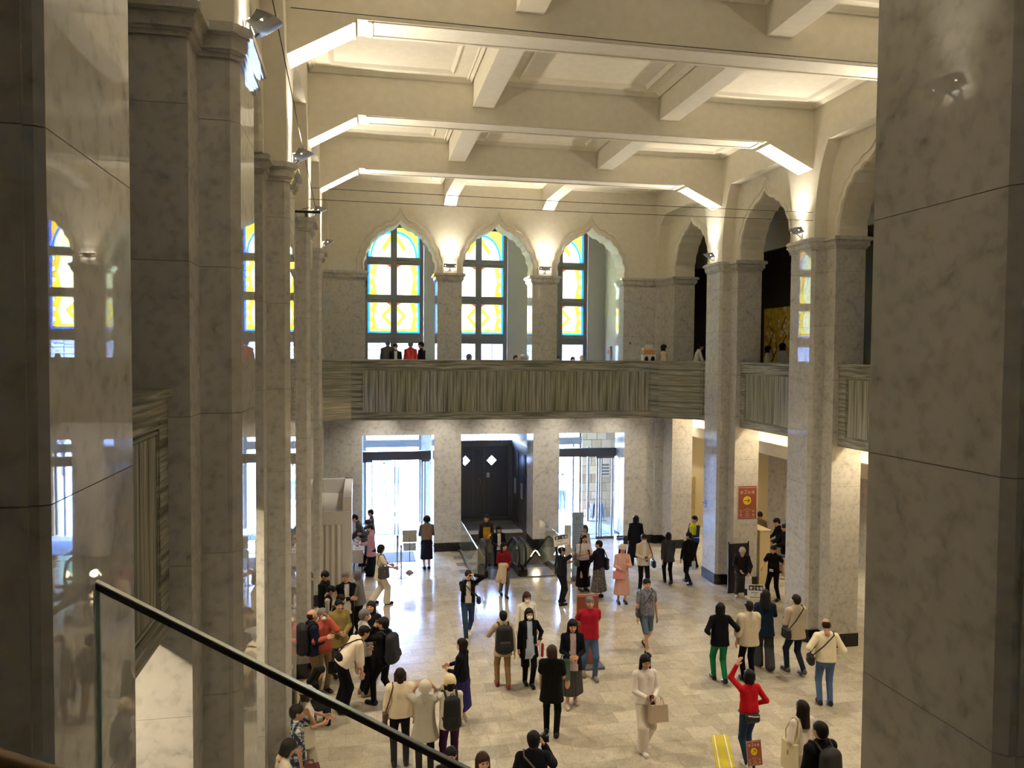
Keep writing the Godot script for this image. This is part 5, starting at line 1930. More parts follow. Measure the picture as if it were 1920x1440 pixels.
	person("man in beige jacket with a black shoulder strap seen from behind", 9.03, 14.63, 355, 1.69, {"top": ["jacket", L(192, 178, 154), 0.76], "bulk": 0.018, "bot": ["pants", L(38, 44, 58)], "la": "belly", "ra": "belly", "hair": ["short", "dark"], "stride": 0.3, "shoes": L(96, 90, 82), "stance": 0.09})
	person("bald man in cream sweater and blue jeans fastening his bag", 8.80, 13.2, 18, 1.66, {"top": ["sweater", L(238, 226, 196), 0.86], "bulk": 0.012, "bot": ["pants", L(84, 108, 146)], "la": Vector3(0.20, 1.12, -0.12), "ra": "hip", "hair": ["thin", "dark"], "skin": L(196, 146, 112), "hp": 25, "shoes": L(40, 42, 50), "w": 1.05})
	person("woman in red sweater and jeans raising one hand over her head", 6.27, 11.48, 352, 1.56, {"top": ["sweater", L(192, 24, 36), 0.90], "bot": ["pants", L(46, 66, 92)], "la": "up", "ra": "hip", "hair": ["bob", "black"], "stride": -0.2, "shoes": WHITE, "w": 0.98})
	person("woman in pale top with a cream tote seen from behind at the bottom right", 6.44, 10.21, 350, 1.60, {"top": ["sweater", L(232, 218, 200), 0.80], "bot": ["skirt", L(196, 186, 172), 0.30, 0.2], "hair": ["long", "dark"], "la": "hip"})
	person("man in black shirt with a grey backpack at the bottom right edge", 6.14, 9.29, 352, 1.74, {"top": ["shirt", L(22, 22, 24), 0.80], "bulk": 0.012, "hair": ["short", "black"], "w": 1.08})
	# --- centre
	person("woman dressed in white walking forward with a beige handbag", 4.73, 12.2, 178, 1.64, {"top": ["blouse", L(238, 230, 222), 0.84], "bot": ["wide", L(226, 214, 200)], "la": "belly", "ra": "belly", "hair": ["long", "black"], "stride": -0.25, "stance": 0.06, "shoes": WHITE, "hp": 8})
	person("masked woman in cream sweater behind the woman with the blue scarf", 3.52, 16.13, 172, 1.58, {"top": ["sweater", L(232, 226, 210), 0.80], "bot": ["wide", L(22, 22, 24)], "mask": true, "hair": ["bob", "brown"], "stride": -0.45, "shoes": WHITE, "hp": 12})
	person("masked woman in black with a pale blue scarf holding a folded umbrella", 3.34, 15.06, 178, 1.58, {"top": ["coat", L(19, 19, 22), 0.62], "inner": L(186, 200, 222), "bot": ["pants", L(20, 20, 22)], "la": "hip", "ra": "down", "hand_l": "grip", "mask": true, "hair": ["long", "black"], "stride": 0.2, "stance": 0.05})
	person("visitor in beige coat with a big black backpack walking away", 2.80, 15.02, 2, 1.57, {"top": ["coat", L(172, 156, 128), 0.72], "bot": ["pants", L(138, 110, 72)], "la": "strap", "ra": "swing_b", "hair": ["short", "black"], "stride": 0.3, "stance": 0.1, "shoes": L(128, 44, 40)})
	person("grey haired man in red polo shirt standing before the brown sign", 4.66, 15.2, 182, 1.70, {"top": ["polo", L(168, 30, 52), 0.82, "short"], "bot": ["pants", L(70, 94, 126)], "la": "back", "ra": "back", "hair": ["short", "grey"], "w": 1.1, "stride": 0.25, "shoes": L(110, 102, 92)})
	person("woman in black cardigan and long grey skirt with a green bag", 3.97, 14.05, 188, 1.66, {"top": ["cardigan", L(19, 18, 22), 0.70], "inner": L(196, 172, 176), "bot": ["skirt", L(74, 72, 66), 0.24, 0.22], "bot_pat": "pleat", "alt": L(58, 56, 52), "la": "belly", "ra": "belly", "hair": ["long", "black"], "hp": 12, "stride": -0.2, "shoes": L(196, 170, 156)})
	person("woman in black tunic and black trousers walking away in the centre", 3.29, 12.94, 18, 1.62, {"top": ["tunic", L(17, 17, 19), 0.66, "short"], "bulk": 0.012, "bot": ["pants", L(16, 16, 18)], "la": "swing_f", "ra": "belly", "hair": ["bob", "brown"], "hy": 20, "stride": 0.25})
	person("masked woman in black top and purple skirt turned to the left", 1.80, 13.7, 300, 1.56, {"top": ["blouse", L(20, 20, 25), 0.84], "bot": ["skirt", L(52, 46, 102), 0.30, 0.2], "bot_pat": "pleat", "alt": L(36, 32, 74), "la": "belly", "ra": "fore", "mask": true, "hair": ["bob", "black"], "shoes": L(196, 190, 180)})
	person("woman in cream batwing sweater with a brown strap bag seen from behind", 0.62, 12.45, 358, 1.60, {"top": ["sweater", L(230, 214, 184), 0.86], "bulk": 0.028, "bot": ["pants", L(22, 24, 30)], "hair": ["bob", "dark"], "stance": 0.1})
	person("white haired woman in grey tunic holding both hands up to her face", 0.99, 12.02, 2, 1.55, {"top": ["tunic", L(178, 172, 156), 0.68, "half"], "bot": ["pants", L(22, 25, 30)], "la": Vector3(0.13, 1.50, -0.16), "ra": Vector3(0.13, 1.50, -0.16), "hair": ["curl", "white"], "flare": 0.4})
	person("woman in cream knit hat with black backpack and purple trousers", 1.39, 12.06, 355, 1.58, {"top": ["sweater", L(224, 216, 202), 0.80], "bot": ["pants", L(56, 24, 62)], "la": "face", "ra": "swing_f", "hat": ["knit", L(226, 206, 160)], "hair": ["bob", "dark"]})
	# --- group by the left pillars
	person("person in cream shirt and black trousers bending forward on the left", -0.36, 14.55, 72, 1.70, {"lean": 38, "hp": 15, "top": ["shirt", L(232, 218, 196), 0.86, "half"], "bulk": 0.012, "bot": ["wide", L(19, 20, 26)], "la": "down", "ra": "down", "hair": ["short", "black"]})
	person("masked man in grey shirt among the group on the left", 0.06, 15.2, 70, 1.70, {"top": ["shirt", L(176, 178, 182), 0.80], "bot": ["pants", L(19, 19, 22)], "mask": true, "hair": ["short", "grey"], "la": "belly", "ra": "belly", "shoes": L(140, 124, 110)})
	person("man in black hat and jacket with a dark backpack facing left", 0.42, 14.72, 305, 1.67, {"top": ["jacket", L(19, 20, 28), 0.80], "bulk": 0.01, "bot": ["pants", L(18, 18, 20)], "la": "face", "ra": "belly", "hat": ["cap", L(44, 42, 42)], "hair": ["short", "black"], "stride": 0.35, "shoes": L(32, 32, 34)})
	person("curly haired woman in dark clothes behind the masked man in grey", 0.20, 15.95, 200, 1.62, {"top": ["jacket", L(28, 26, 30), 0.8], "hair": ["long", "dark"]})
	person("masked man in coral jacket and beige trousers by the left pillar", -0.75, 15.46, 150, 1.68, {"top": ["jacket", L(178, 88, 70), 0.80], "bulk": 0.012, "bot": ["pants", L(146, 122, 90)], "la": "face", "ra": "chest", "mask": true, "hair": ["short", "grey"], "shoes": L(60, 54, 50)})
	person("balding man in navy jacket with a black rucksack leaning by the pillar", -0.95, 15.42, 70, 1.68, {"top": ["jacket", L(26, 30, 50), 0.80], "bulk": 0.01, "bot": ["pants", L(146, 124, 98)], "hair": ["thin", "dark"], "la": "belly", "ra": "belly"})
	person("woman in olive kimono style jacket standing on the left", -0.46, 16.21, 160, 1.60, {"top": ["jacket", L(138, 122, 72), 0.66], "bulk": 0.02, "bot": ["pants", L(64, 58, 50)], "la": "belly", "ra": "belly", "hair": ["short", "black"]})
	person("man in black suit and white shirt with folded arms on the left", -0.35, 17.91, 165, 1.70, {"top": ["jacket", L(20, 21, 27), 0.74], "inner": L(214, 210, 206), "la": "cross", "ra": "cross", "hair": ["short", "grey"], "hy": 15, "w": 1.06})
	person("grey haired woman in grey jacket turned towards the man in black suit", -0.03, 18.5, 290, 1.56, {"top": ["jacket", L(112, 110, 108), 0.80], "bot": ["pants", L(20, 20, 24)], "la": "belly", "ra": "belly", "lean": 6, "hair": ["bob", "grey"]})
	person("dark haired person in black seen behind the striped sleeve", -0.86, 18.5, 120, 1.58, {"top": ["jacket", BLACK, 0.8], "hair": ["short", "black"], "hp": 25})
	person("person in black top with white striped sleeves looking down", -0.80, 17.6, 95, 1.50, {"top": ["jacket", L(20, 20, 23), 0.8], "sleeves": L(196, 188, 172), "hair": ["short", "black"], "hp": 35, "la": "chest", "ra": "belly", "lean": 10})
	person("person in black with a strap crouched over a phone near the pillar", -0.62, 17.1, 100, 1.46, {"top": ["jacket", L(18, 18, 20), 0.8], "hair": ["short", "black"], "hp": 35, "lean": 14, "la": "belly", "ra": "belly"})
	person("dark haired woman sitting low at the foot of the left pillar", -0.98, 14.05, 75, 1.56, {"sit": true, "y": -0.10, "top": ["jacket", L(20, 20, 22), 0.8], "bot": ["pants", L(20, 20, 24)], "hair": ["long", "black"], "hp": 30, "lean": 20, "la": "belly", "ra": "belly"})
	# --- behind the glass railing
	person("person in blue and white floral shirt with hand on chin behind the railing", -0.92, 11.35, 80, 1.62, {"top": ["shirt", L(34, 48, 84), 0.80, "short"], "pat": "spots", "alt": L(206, 212, 200), "bot": ["pants", L(48, 54, 72)], "la": "face", "ra": "down", "hair": ["short", "black"]})
	person("woman with dark bob at the bottom left behind the railing", -1.06, 10.35, 70, 1.60, {"top": ["blouse", L(206, 196, 176), 0.8], "hair": ["bob", "black"], "hp": 30, "lean": 8})
	person("woman in cream blouse partly hidden by the sloping railing", -0.83, 12.1, 75, 1.56, {"top": ["blouse", L(214, 206, 182), 0.7, "short"], "bot": ["pants", L(208, 200, 180)], "la": "fore", "ra": "belly", "hair": ["bob", "brown"], "hat": ["bucket", L(222, 214, 190)]})
	# --- bottom edge
	person("woman with dark brown hair at the bottom edge, only her head showing", 1.53, 9.58, 170, 1.60, {"top": ["sweater", L(40, 38, 42), 0.8], "hair": ["long", "brown"]})
	person("man in navy jacket with a striped strap and camera at the bottom edge", 2.24, 9.77, 8, 1.72, {"top": ["jacket", L(22, 24, 34), 0.8], "bulk": 0.012, "hair": ["short", "black"], "ra": Vector3(0.16, 1.36, -0.22), "la": "chest"})
	person("dark haired person cut off below the purple trousers at the bottom", 1.16, 9.94, 190, 1.52, {"top": ["jacket", L(30, 30, 34), 0.8], "hair": ["short", "black"]})
	# --- outside the right door
	person("person in white shirt and dark trousers standing outside the right door", 8.55, 32.1, 180, 1.66, {"top": ["shirt", L(226, 230, 240), 0.9, "short"], "bot": ["pants", L(52, 60, 84)], "la": "belly", "ra": "belly", "hair": ["short", "dark"], "hp": 15})
	person("person with a parasol standing outside the left door", 1.05, 36.6, 170, 1.64, {"top": ["shirt", L(226, 228, 232), 0.9], "bot": ["pants", L(70, 84, 110)], "ra": "up", "hair": ["short", "black"]})
	# --- on the balcony
	var f := {"y": MEZ}
	person("man in grey jacket on the balcony by the first window", 0.90, 26.9, 10, 1.72, f.merged({"top": ["jacket", L(86, 84, 86), 0.8], "hair": ["short", "grey"], "w": 1.1}))
	person("masked woman in dark jacket on the balcony facing the hall", 1.16, 26.8, 178, 1.58, f.merged({"top": ["jacket", L(38, 40, 50), 0.8], "inner": WHITE, "mask": true, "hair": ["tied", "black"]}))
	person("visitor in coral red jacket on the balcony", 1.66, 26.5, 15, 1.68, f.merged({"top": ["jacket", L(206, 72, 66), 0.8], "hair": ["short", "grey"]}))
	person("visitor in black on the balcony beside the coral jacket", 2.04, 26.6, 300, 1.65, f.merged({"top": ["jacket", L(26, 27, 32), 0.8], "hair": ["short", "black"], "hp": 18}))
	person("grey haired visitor sitting on the balcony by the second window", 3.80, 27.4, 100, 1.60, f.merged({"sit": true, "top": ["jacket", L(70, 66, 80), 0.8], "hair": ["bob", "grey"]}))
	person("dark haired visitor sitting right of the second window", 5.62, 28.0, 160, 1.56, f.merged({"sit": true, "top": ["jacket", L(40, 38, 42), 0.8], "hair": ["bob", "black"]}))
	person("white haired visitor sitting right of the second window", 5.72, 27.2, 200, 1.58, f.merged({"sit": true, "top": ["jacket", L(140, 136, 128), 0.8], "hair": ["curl", "white"]}))
	person("black haired visitor sitting by the frame of the third window", 7.10, 27.5, 180, 1.52, f.merged({"sit": true, "top": ["jacket", L(50, 50, 60), 0.8], "hair": ["short", "black"]}))
	person("brown haired visitor sitting below the third window", 7.68, 27.5, 180, 1.50, f.merged({"sit": true, "top": ["jacket", L(90, 80, 70), 0.8], "hair": ["bob", "brown"]}))
	person("balding visitor sitting at the right of the third window", 8.05, 27.6, 180, 1.60, f.merged({"sit": true, "top": ["shirt", L(150, 140, 130), 0.8], "hair": ["thin", "grey"]}))
	person("masked woman in cream jacket walking right along the balcony", 10.22, 25.0, 95, 1.62, f.merged({"top": ["jacket", L(220, 198, 160), 0.8], "mask": true, "hair": ["bob", "black"], "y": MEZ}))
	person("woman in white blouse leaning on the balcony near the dark doorway", 11.22, 24.6, 100, 1.68, f.merged({"top": ["blouse", L(232, 224, 216), 0.8], "lean": 12, "hair": ["short", "black"], "la": "fore", "ra": "fore"}))
	person("woman in white in the gallery beside the yellow screen", 12.55, 22.2, 110, 1.56, f.merged({"top": ["blouse", L(216, 208, 198), 0.8], "hair": ["bob", "black"]}))
	person("second gallery visitor in white with black hair", 12.55, 21.35, 80, 1.64, f.merged({"top": ["blouse", L(208, 202, 192), 0.8], "hair": ["bob", "black"]}))

# ---------------------------------------------------------------- what they carry
func carried(who: String, called: String, label: String, category: String) -> Node3D:
	var f: Dictionary = frames[who]
	var t := thing(called, label, category)
	t.transform = (f.t as Node3D).transform * Transform3D(Basis.from_scale(Vector3.ONE * f.k), Vector3.ZERO)
	return t

func soft(shapes: Array, cell: float, clips := []) -> MB:
	return mb_of(skin_of(shapes, cell, clips, white_paint_fn))

func backpack(who: String, label: String, col: Color, big := 1.0) -> void:
	var f: Dictionary = frames[who]
	var up: Transform3D = f.up
	var t := carried(who, "backpack", label, "backpack")
	var m := mat("pack_%d" % M.size(), col, 0.75)
	var B := []
	for s in [-1.0, 1.0]:
		B.append(cap0(up * Vector3(s * 0.07 * big, 1.30, 0.19), up * Vector3(s * 0.08 * big, 0.93, 0.20), 0.075 * big, 0.085 * big, 0.04))
		B.append(cap0(up * Vector3(s * 0.025 * big, 1.32, 0.19), up * Vector3(s * 0.03 * big, 0.92, 0.21), 0.078 * big, 0.090 * big, 0.04))
	part(soft(B, 0.02), m, "bag", t)
	part(soft([cap0(up * Vector3(-0.06 * big, 1.0, 0.27 * big), up * Vector3(0.06 * big, 1.0, 0.27 * big), 0.055, 0.055, 0.03), cap0(up * Vector3(-0.06 * big, 1.06, 0.26 * big), up * Vector3(0.06 * big, 1.06, 0.26 * big), 0.05, 0.05, 0.03)], 0.018), m, "front_pocket", t)
	for s in [-1.0, 1.0]:
		part(MB.new().tube([up * Vector3(s * 0.09, 1.34, 0.15), up * Vector3(s * 0.105, 1.425, 0.03), up * Vector3(s * 0.115, 1.40, -0.06), up * Vector3(s * 0.13, 1.22, -0.135), up * Vector3(s * 0.15, 1.05, -0.05), up * Vector3(s * 0.13, 0.97, 0.13)], 0.018, 6), m, "strap", t)
	part(MB.new().tube([up * Vector3(-0.025, 1.385, 0.16), up * Vector3(-0.02, 1.42, 0.17), up * Vector3(0.02, 1.42, 0.17), up * Vector3(0.025, 1.385, 0.16)], 0.008, 6), m, "grab_loop", t)

# side: -1 left, 1 right; cross: strap over the other shoulder
func shoulder_bag(who: String, label: String, side: float, col: Color, size: Vector3, y := 0.92, cross := true, z := -0.02) -> void:
	var f: Dictionary = frames[who]
	var up: Transform3D = f.up
	var t := carried(who, "shoulder_bag", label, "bag")
	var m := mat("bag_%d" % M.size(), col, 0.55)
	var c := Vector3(side * (0.21 + size.z * 0.5), y, z)
	var h := size * 0.5
	var r := size.z * 0.5
	if size.y > 0.4 or size.z < 0.07:
		var fb := MB.new()
		fb.prism(P2([-h.x, -h.y + 0.03, -h.x + 0.03, -h.y, h.x - 0.03, -h.y, h.x, -h.y + 0.03, h.x * 0.92, h.y, 0.0, h.y - 0.015, -h.x * 0.92, h.y]), c - Vector3(r, 0, 0), Vector3(0, 0, 1), Vector3.UP, Vector3.RIGHT, size.z)
		part(fb, m, "bag", t)
	else:
		part(soft([cap0(c + Vector3(0, h.y - r, -h.x + r), c + Vector3(0, h.y - r, h.x - r), r * 0.8, r * 0.8, 0.03), cap0(c + Vector3(0, -h.y + r, -h.x + r), c + Vector3(0, -h.y + r, h.x - r), r, r, 0.03), cap0(c + Vector3(0, h.y - r, -h.x + r), c + Vector3(0, -h.y + r, -h.x + r), r * 0.9, r, 0.03), cap0(c + Vector3(0, h.y - r, h.x - r), c + Vector3(0, -h.y + r, h.x - r), r * 0.9, r, 0.03), cap0(c + Vector3(0, h.y - r, 0), c + Vector3(0, -h.y + r, 0), r, r, 0.04)], 0.016), m, "bag", t)
	var s2 := -side if cross else side
	var yy := c.y + h.y - 0.02
	part(MB.new().tube([Vector3(c.x, yy, z - h.x * 0.6), up * Vector3(lerpf(c.x, s2 * 0.12, 0.5), 1.18, -0.145), up * Vector3(s2 * 0.125, 1.39, -0.065), up * Vector3(s2 * 0.125, 1.432, 0.01), up * Vector3(s2 * 0.125, 1.38, 0.085), up * Vector3(lerpf(c.x, s2 * 0.12, 0.5), 1.18, 0.135), Vector3(c.x, yy, z + h.x * 0.6)], 0.012, 6), m, "strap", t)
	part(MB.new().box(c + Vector3(side * r - 0.006, h.y * 0.1, -0.015), c + Vector3(side * r + 0.010, h.y * 0.45, 0.015), 0.003), M.brass, "clasp", t)

# a bag hanging from a hand (or the crook of an arm)
func hand_bag(who: String, called: String, label: String, arm: int, col: Color, size: Vector3, drop := 0.16, from_elbow := 0.0, along_x := true, shift := Vector3.ZERO) -> void:
	var f: Dictionary = frames[who]
	var t := carried(who, called, label, "bag")
	var m := mat("bag_%d" % M.size(), col, 0.5)
	var g: Vector3 = (f.wr[arm] as Vector3).lerp(f.el[arm], from_elbow) + shift
	if from_elbow == 0.0:
		g += ((f.wr[arm] - f.el[arm]) as Vector3).normalized() * 0.08
	var h := size * 0.5
	var c := g + Vector3(0, -drop - h.y, 0)
	var ax := Vector3(1, 0, 0) if along_x else Vector3(0, 0, 1)
	var az := Vector3(0, 0, 1) if along_x else Vector3(-1, 0, 0)
	var xf := Transform3D(Basis(ax, Vector3.UP, az), c)
	var b := MB.new()
	# a trapezoid body, wider at the base
	b.prism(P2([-h.x, -h.y, h.x, -h.y, h.x * 0.86, h.y, -h.x * 0.86, h.y]), xf * Vector3(0, 0, -h.z), ax, Vector3.UP, az, size.z)
	part(b, m, "bag", t)
	part(MB.new().box(Vector3(-h.x * 0.88, h.y - 0.02, -h.z - 0.004), Vector3(h.x * 0.88, h.y + 0.004, h.z + 0.004), 0.003, xf), m, "rim", t)
	for s in [-1.0, 1.0]:
		part(MB.new().tube([xf * Vector3(-h.x * 0.45, h.y, s * h.z), xf * Vector3(-h.x * 0.35, h.y + drop * 0.75, s * h.z * 0.5), xf * Vector3(0, h.y + drop, 0), xf * Vector3(h.x * 0.35, h.y + drop * 0.75, s * h.z * 0.5), xf * Vector3(h.x * 0.45, h.y, s * h.z)], 0.008, 6), m, "handle", t)

func waist_pouch(who: String, label: String, col: Color) -> void:
	var t := carried(who, "waist_pouch", label, "pouch")
	var m := mat("bag_%d" % M.size(), col, 0.6)
	part(soft([cap0(Vector3(-0.12, 0.90, 0.13), Vector3(0.06, 0.90, 0.16), 0.045, 0.045, 0.03), cap0(Vector3(-0.10, 0.84, 0.14), Vector3(0.05, 0.84, 0.165), 0.05, 0.05, 0.03)], 0.016), m, "pouch", t)
	part(MB.new().tube([Vector3(-0.13, 0.925, 0.165), Vector3(-0.03, 0.915, 0.205), Vector3(0.06, 0.905, 0.205)], 0.008, 6), M.sign_white, "zip", t)
	var ring := []
	for j in 17:
		var a := TAU * j / 16.0
		ring.append(Vector3(cos(a) * 0.185, 0.93, sin(a) * 0.135))
	part(MB.new().tube(ring, 0.012, 6, -1.0, false), m, "belt", t)

func phone(who: String, label: String, arm: int, col := Color(0.02, 0.02, 0.025)) -> void:
	var f: Dictionary = frames[who]
	var t := carried(who, "phone", label, "phone")
	var p: Vector3 = f.wr[arm] + ((f.wr[arm] - f.el[arm]) as Vector3).normalized() * 0.11 + Vector3(0, 0.02, 0)
	var xf := Transform3D(Basis(Vector3.RIGHT, 0.5), p)
	part(MB.new().box(Vector3(-0.037, -0.075, -0.005), Vector3(0.037, 0.075, 0.005), 0.004, xf), mat("phone_%d" % M.size(), col, 0.3), "case", t)
	part(MB.new().box(Vector3(-0.033, -0.068, 0.005), Vector3(0.033, 0.068, 0.0065), 0.0, xf), mat("phone_screen_%d" % M.size(), S(70, 84, 120), 0.1), "display", t)

func build_carried() -> void:
	backpack("man in black shirt with a grey backpack at the bottom right edge", "dark grey backpack on the man in the black shirt", S(52, 50, 50), 1.05)
	backpack("visitor in beige coat with a big black backpack walking away", "large black backpack worn over the beige coat", S(20, 20, 23), 1.2)
	backpack("woman in cream knit hat with black backpack and purple trousers", "small black backpack worn below the cream knit hat", S(17, 17, 19), 0.95)
	backpack("man in black hat and jacket with a dark backpack facing left", "dark backpack worn by the man in the black hat", S(26, 28, 34), 1.1)
	backpack("balding man in navy jacket with a black rucksack leaning by the pillar", "bulging black rucksack beside the left pillar", S(14, 14, 17), 1.25)
	shoulder_bag("woman in cream dress stepping right with a dark shoulder bag", "dark patterned shoulder bag on the woman in the cream dress", 1.0, S(66, 66, 74), Vector3(0.32, 0.34, 0.12), 0.95, false)
	shoulder_bag("woman in black jacket and jeans raising both arms to her head", "small black crossbody bag on the woman raising both arms", -1.0, S(18, 18, 22), Vector3(0.18, 0.16, 0.09), 0.93, true, -0.05)
	shoulder_bag("woman with headband in white shirt and long black skirt holding a phone", "small green handbag with gold clasp beside the long black skirt", 1.0, S(70, 84, 62), Vector3(0.22, 0.17, 0.10), 0.86, false, -0.10)
	shoulder_bag("woman in black top and grey patterned skirt talking with her back turned", "black shoulder bag against the grey patterned skirt", 1.0, S(24, 24, 29), Vector3(0.30, 0.36, 0.14), 0.95, false)
	shoulder_bag("masked woman in cream cardigan with a black shoulder bag looking at her phone", "black shoulder bag hanging from the cream cardigan", -1.0, S(20, 20, 22), Vector3(0.28, 0.22, 0.11), 0.82, false, -0.08)
	shoulder_bag("man in beige jacket with a black shoulder strap seen from behind", "black messenger bag with wide strap on the beige jacket", -1.0, S(20, 19, 22), Vector3(0.26, 0.22, 0.11), 0.90, true, 0.06)
	shoulder_bag("bald man in cream sweater and blue jeans fastening his bag", "dark camera bag at the side of the bald man", -1.0, S(30, 26, 30), Vector3(0.26, 0.20, 0.12), 0.86, true, -0.04)
	shoulder_bag("woman in cream batwing sweater with a brown strap bag seen from behind", "brown leather bag with long strap on the cream batwing sweater", -1.0, S(92, 62, 46), Vector3(0.26, 0.32, 0.08), 0.80, false)
	shoulder_bag("person in cream shirt and black trousers bending forward on the left", "flat black bag on a thin strap of the bending person", -1.0, S(22, 24, 30), Vector3(0.26, 0.24, 0.05), 0.76, true, 0.06)
	shoulder_bag("woman in pale top with a cream tote seen from behind at the bottom right", "long cream canvas tote on the shoulder at the bottom right", -1.0, S(236, 222, 184), Vector3(0.30, 0.44, 0.08), 0.86, false, 0.03)
	shoulder_bag("man in navy jacket with a striped strap and camera at the bottom edge", "bag with a striped strap on the navy jacket", 1.0, S(120, 104, 84), Vector3(0.24, 0.2, 0.1), 0.9, true)
	waist_pouch("woman in red sweater and jeans raising one hand over her head", "black waist pouch with a white zip on the woman in the red sweater", S(32, 30, 32))
	shoulder_bag("man in patterned grey shirt and denim shorts walking forward", "slim dark sling bag across the patterned grey shirt", 1.0, S(54, 56, 64), Vector3(0.14, 0.20, 0.05), 0.92, true, -0.06)
	hand_bag("woman in bucket hat and long pale pink dress carrying a pink handbag", "handbag", "shiny pink handbag hanging from the arm of the pink dress", 1, S(226, 150, 142), Vector3(0.30, 0.20, 0.12), 0.10, 0.5)
	hand_bag("woman dressed in white walking forward with a beige handbag", "handbag", "stiff beige handbag carried by the woman in white", 0, S(200, 180, 158), Vector3(0.34, 0.30, 0.13), 0.14, 0.35, true, Vector3(-0.03, 0, -0.05))
	hand_bag("woman in black cardigan and long grey skirt with a green bag", "drawstring_bag", "teal green cloth bag hanging from the black cardigan arm", 1, S(74, 104, 96), Vector3(0.24, 0.36, 0.10), 0.10, 0.5, true, Vector3(0.04, 0, -0.02))
	hand_bag("man in grey cap bending over a white plastic bag by the dark panel", "plastic_bag", "white plastic carrier bag held by the man in the grey cap", 0, S(224, 222, 218), Vector3(0.20, 0.34, 0.14), 0.06, 0.0)
	hand_bag("steward in yellow vest standing behind the poster pillar", "paper_bag", "white paper bag held by the steward in the yellow vest", 1, S(226, 224, 220), Vector3(0.16, 0.30, 0.06), 0.05, 0.0)
	hand_bag("person in black suit and mask walking away beside the grey jacket", "paper_bag", "thin pale bag carried by the person in the black suit", 1, S(206, 200, 190), Vector3(0.16, 0.26, 0.05), 0.05, 0.0, false)
	hand_bag("person in blue and white floral shirt with hand on chin behind the railing", "handbag", "dark red handbag beside the floral shirt", 1, S(96, 34, 40), Vector3(0.34, 0.30, 0.14), 0.10, 0.4, false, Vector3(0, 0, -0.12))
	phone("woman with headband in white shirt and long black skirt holding a phone", "black phone held by the woman with the headband", 0)
	phone("masked woman in cream cardigan with a black shoulder bag looking at her phone", "dark phone held by the masked woman in the cream cardigan", 1)
	phone("long haired woman in dark blue top holding up a phone", "phone with blue display held by the long haired woman", 1, Color(0.1, 0.12, 0.3))
	phone("woman dressed in white walking forward with a beige handbag", "black phone case held by the woman in white", 1)
	# beige coat over the arm
	var f: Dictionary = frames["woman in maroon top with a beige coat over her arm in front of the escalator"]
	var t := carried("woman in maroon top with a beige coat over her arm in front of the escalator", "folded_coat", "beige coat draped over the arm of the maroon top", "coat")
	var w: Vector3 = f.wr[1]
	part(soft([cap0(w + Vector3(0.1, 0.02, 0.03), w + Vector3(-0.08, 0.02, 0), 0.06, 0.06, 0.05), cap0(w + Vector3(0.08, 0.0, 0.0), w + Vector3(0.16, -0.42, 0.02), 0.06, 0.09, 0.05), cap0(w + Vector3(-0.04, 0.0, -0.03), w + Vector3(0.02, -0.46, -0.04), 0.06, 0.085, 0.05), cap0(w + Vector3(0.04, 0.0, -0.05), w + Vector3(0.09, -0.36, -0.07), 0.05, 0.06, 0.02)], 0.02), mat("coat_beige", S(200, 180, 156), 0.85), "cloth", t)
	# umbrella
	f = frames["masked woman in black with a pale blue scarf holding a folded umbrella"]
	t = carried("masked woman in black with a pale blue scarf holding a folded umbrella", "umbrella", "folded white umbrella with red wrap held by the masked woman", "umbrella")
	w = f.wr[0] + Vector3(-0.02, -0.07, -0.03)
	part(MB.new().tube([w + Vector3(0, 0.06, 0), w + Vector3(0.005, -0.5, 0.02), w + Vector3(0.01, -0.62, 0.02)], 0.022, 8, 0.006), M.sign_white, "canopy", t)
	part(MB.new().tube([w + Vector3(-0.03, 0.10, 0), w + Vector3(-0.03, 0.14, 0), w + Vector3(0, 0.16, 0), w + Vector3(0, 0.05, 0)], 0.010, 6), M.leather_brown, "handle", t)
	part(soft([cap0(w + Vector3(-0.04, -0.02, 0.02), w + Vector3(-0.05, -0.26, 0.03), 0.045, 0.03, 0.02)], 0.014), mat("wrap_red", S(176, 24, 48), 0.7), "wrap", t)
	# staff badge
	f = frames["staff member in black with a white belt badge pointing left"]
	t = carried("staff member in black with a white belt badge pointing left", "badge", "white card badge on the belt of the pointing staff member", "badge")
	part(MB.new().box(Vector3(-0.055, 0.90, -0.150), Vector3(0.055, 0.97, -0.143), 0.002), M.sign_white, "card", t)
	part(MB.new().box(Vector3(-0.04, 0.92, -0.153), Vector3(0.04, 0.945, -0.150), 0.0), M.mat_grey, "print", t)
	# camera at the bottom edge
	f = frames["man in navy jacket with a striped strap and camera at the bottom edge"]
	t = carried("man in navy jacket with a striped strap and camera at the bottom edge", "photo_camera", "black camera in the raised hand at the bottom edge", "camera")
	w = f.wr[1] + Vector3(0, 0.05, -0.08)
	part(MB.new().box(w + Vector3(-0.07, -0.045, -0.03), w + Vector3(0.07, 0.045, 0.03), 0.01), M.black, "housing", t)
	part(MB.new().tube([w + Vector3(0, 0, -0.03), w + Vector3(0, 0, -0.10)], 0.035, 12), M.black, "lens", t)
	part(MB.new().box(w + Vector3(-0.02, 0.045, -0.02), w + Vector3(0.02, 0.065, 0.02), 0.006), M.black, "viewfinder", t)
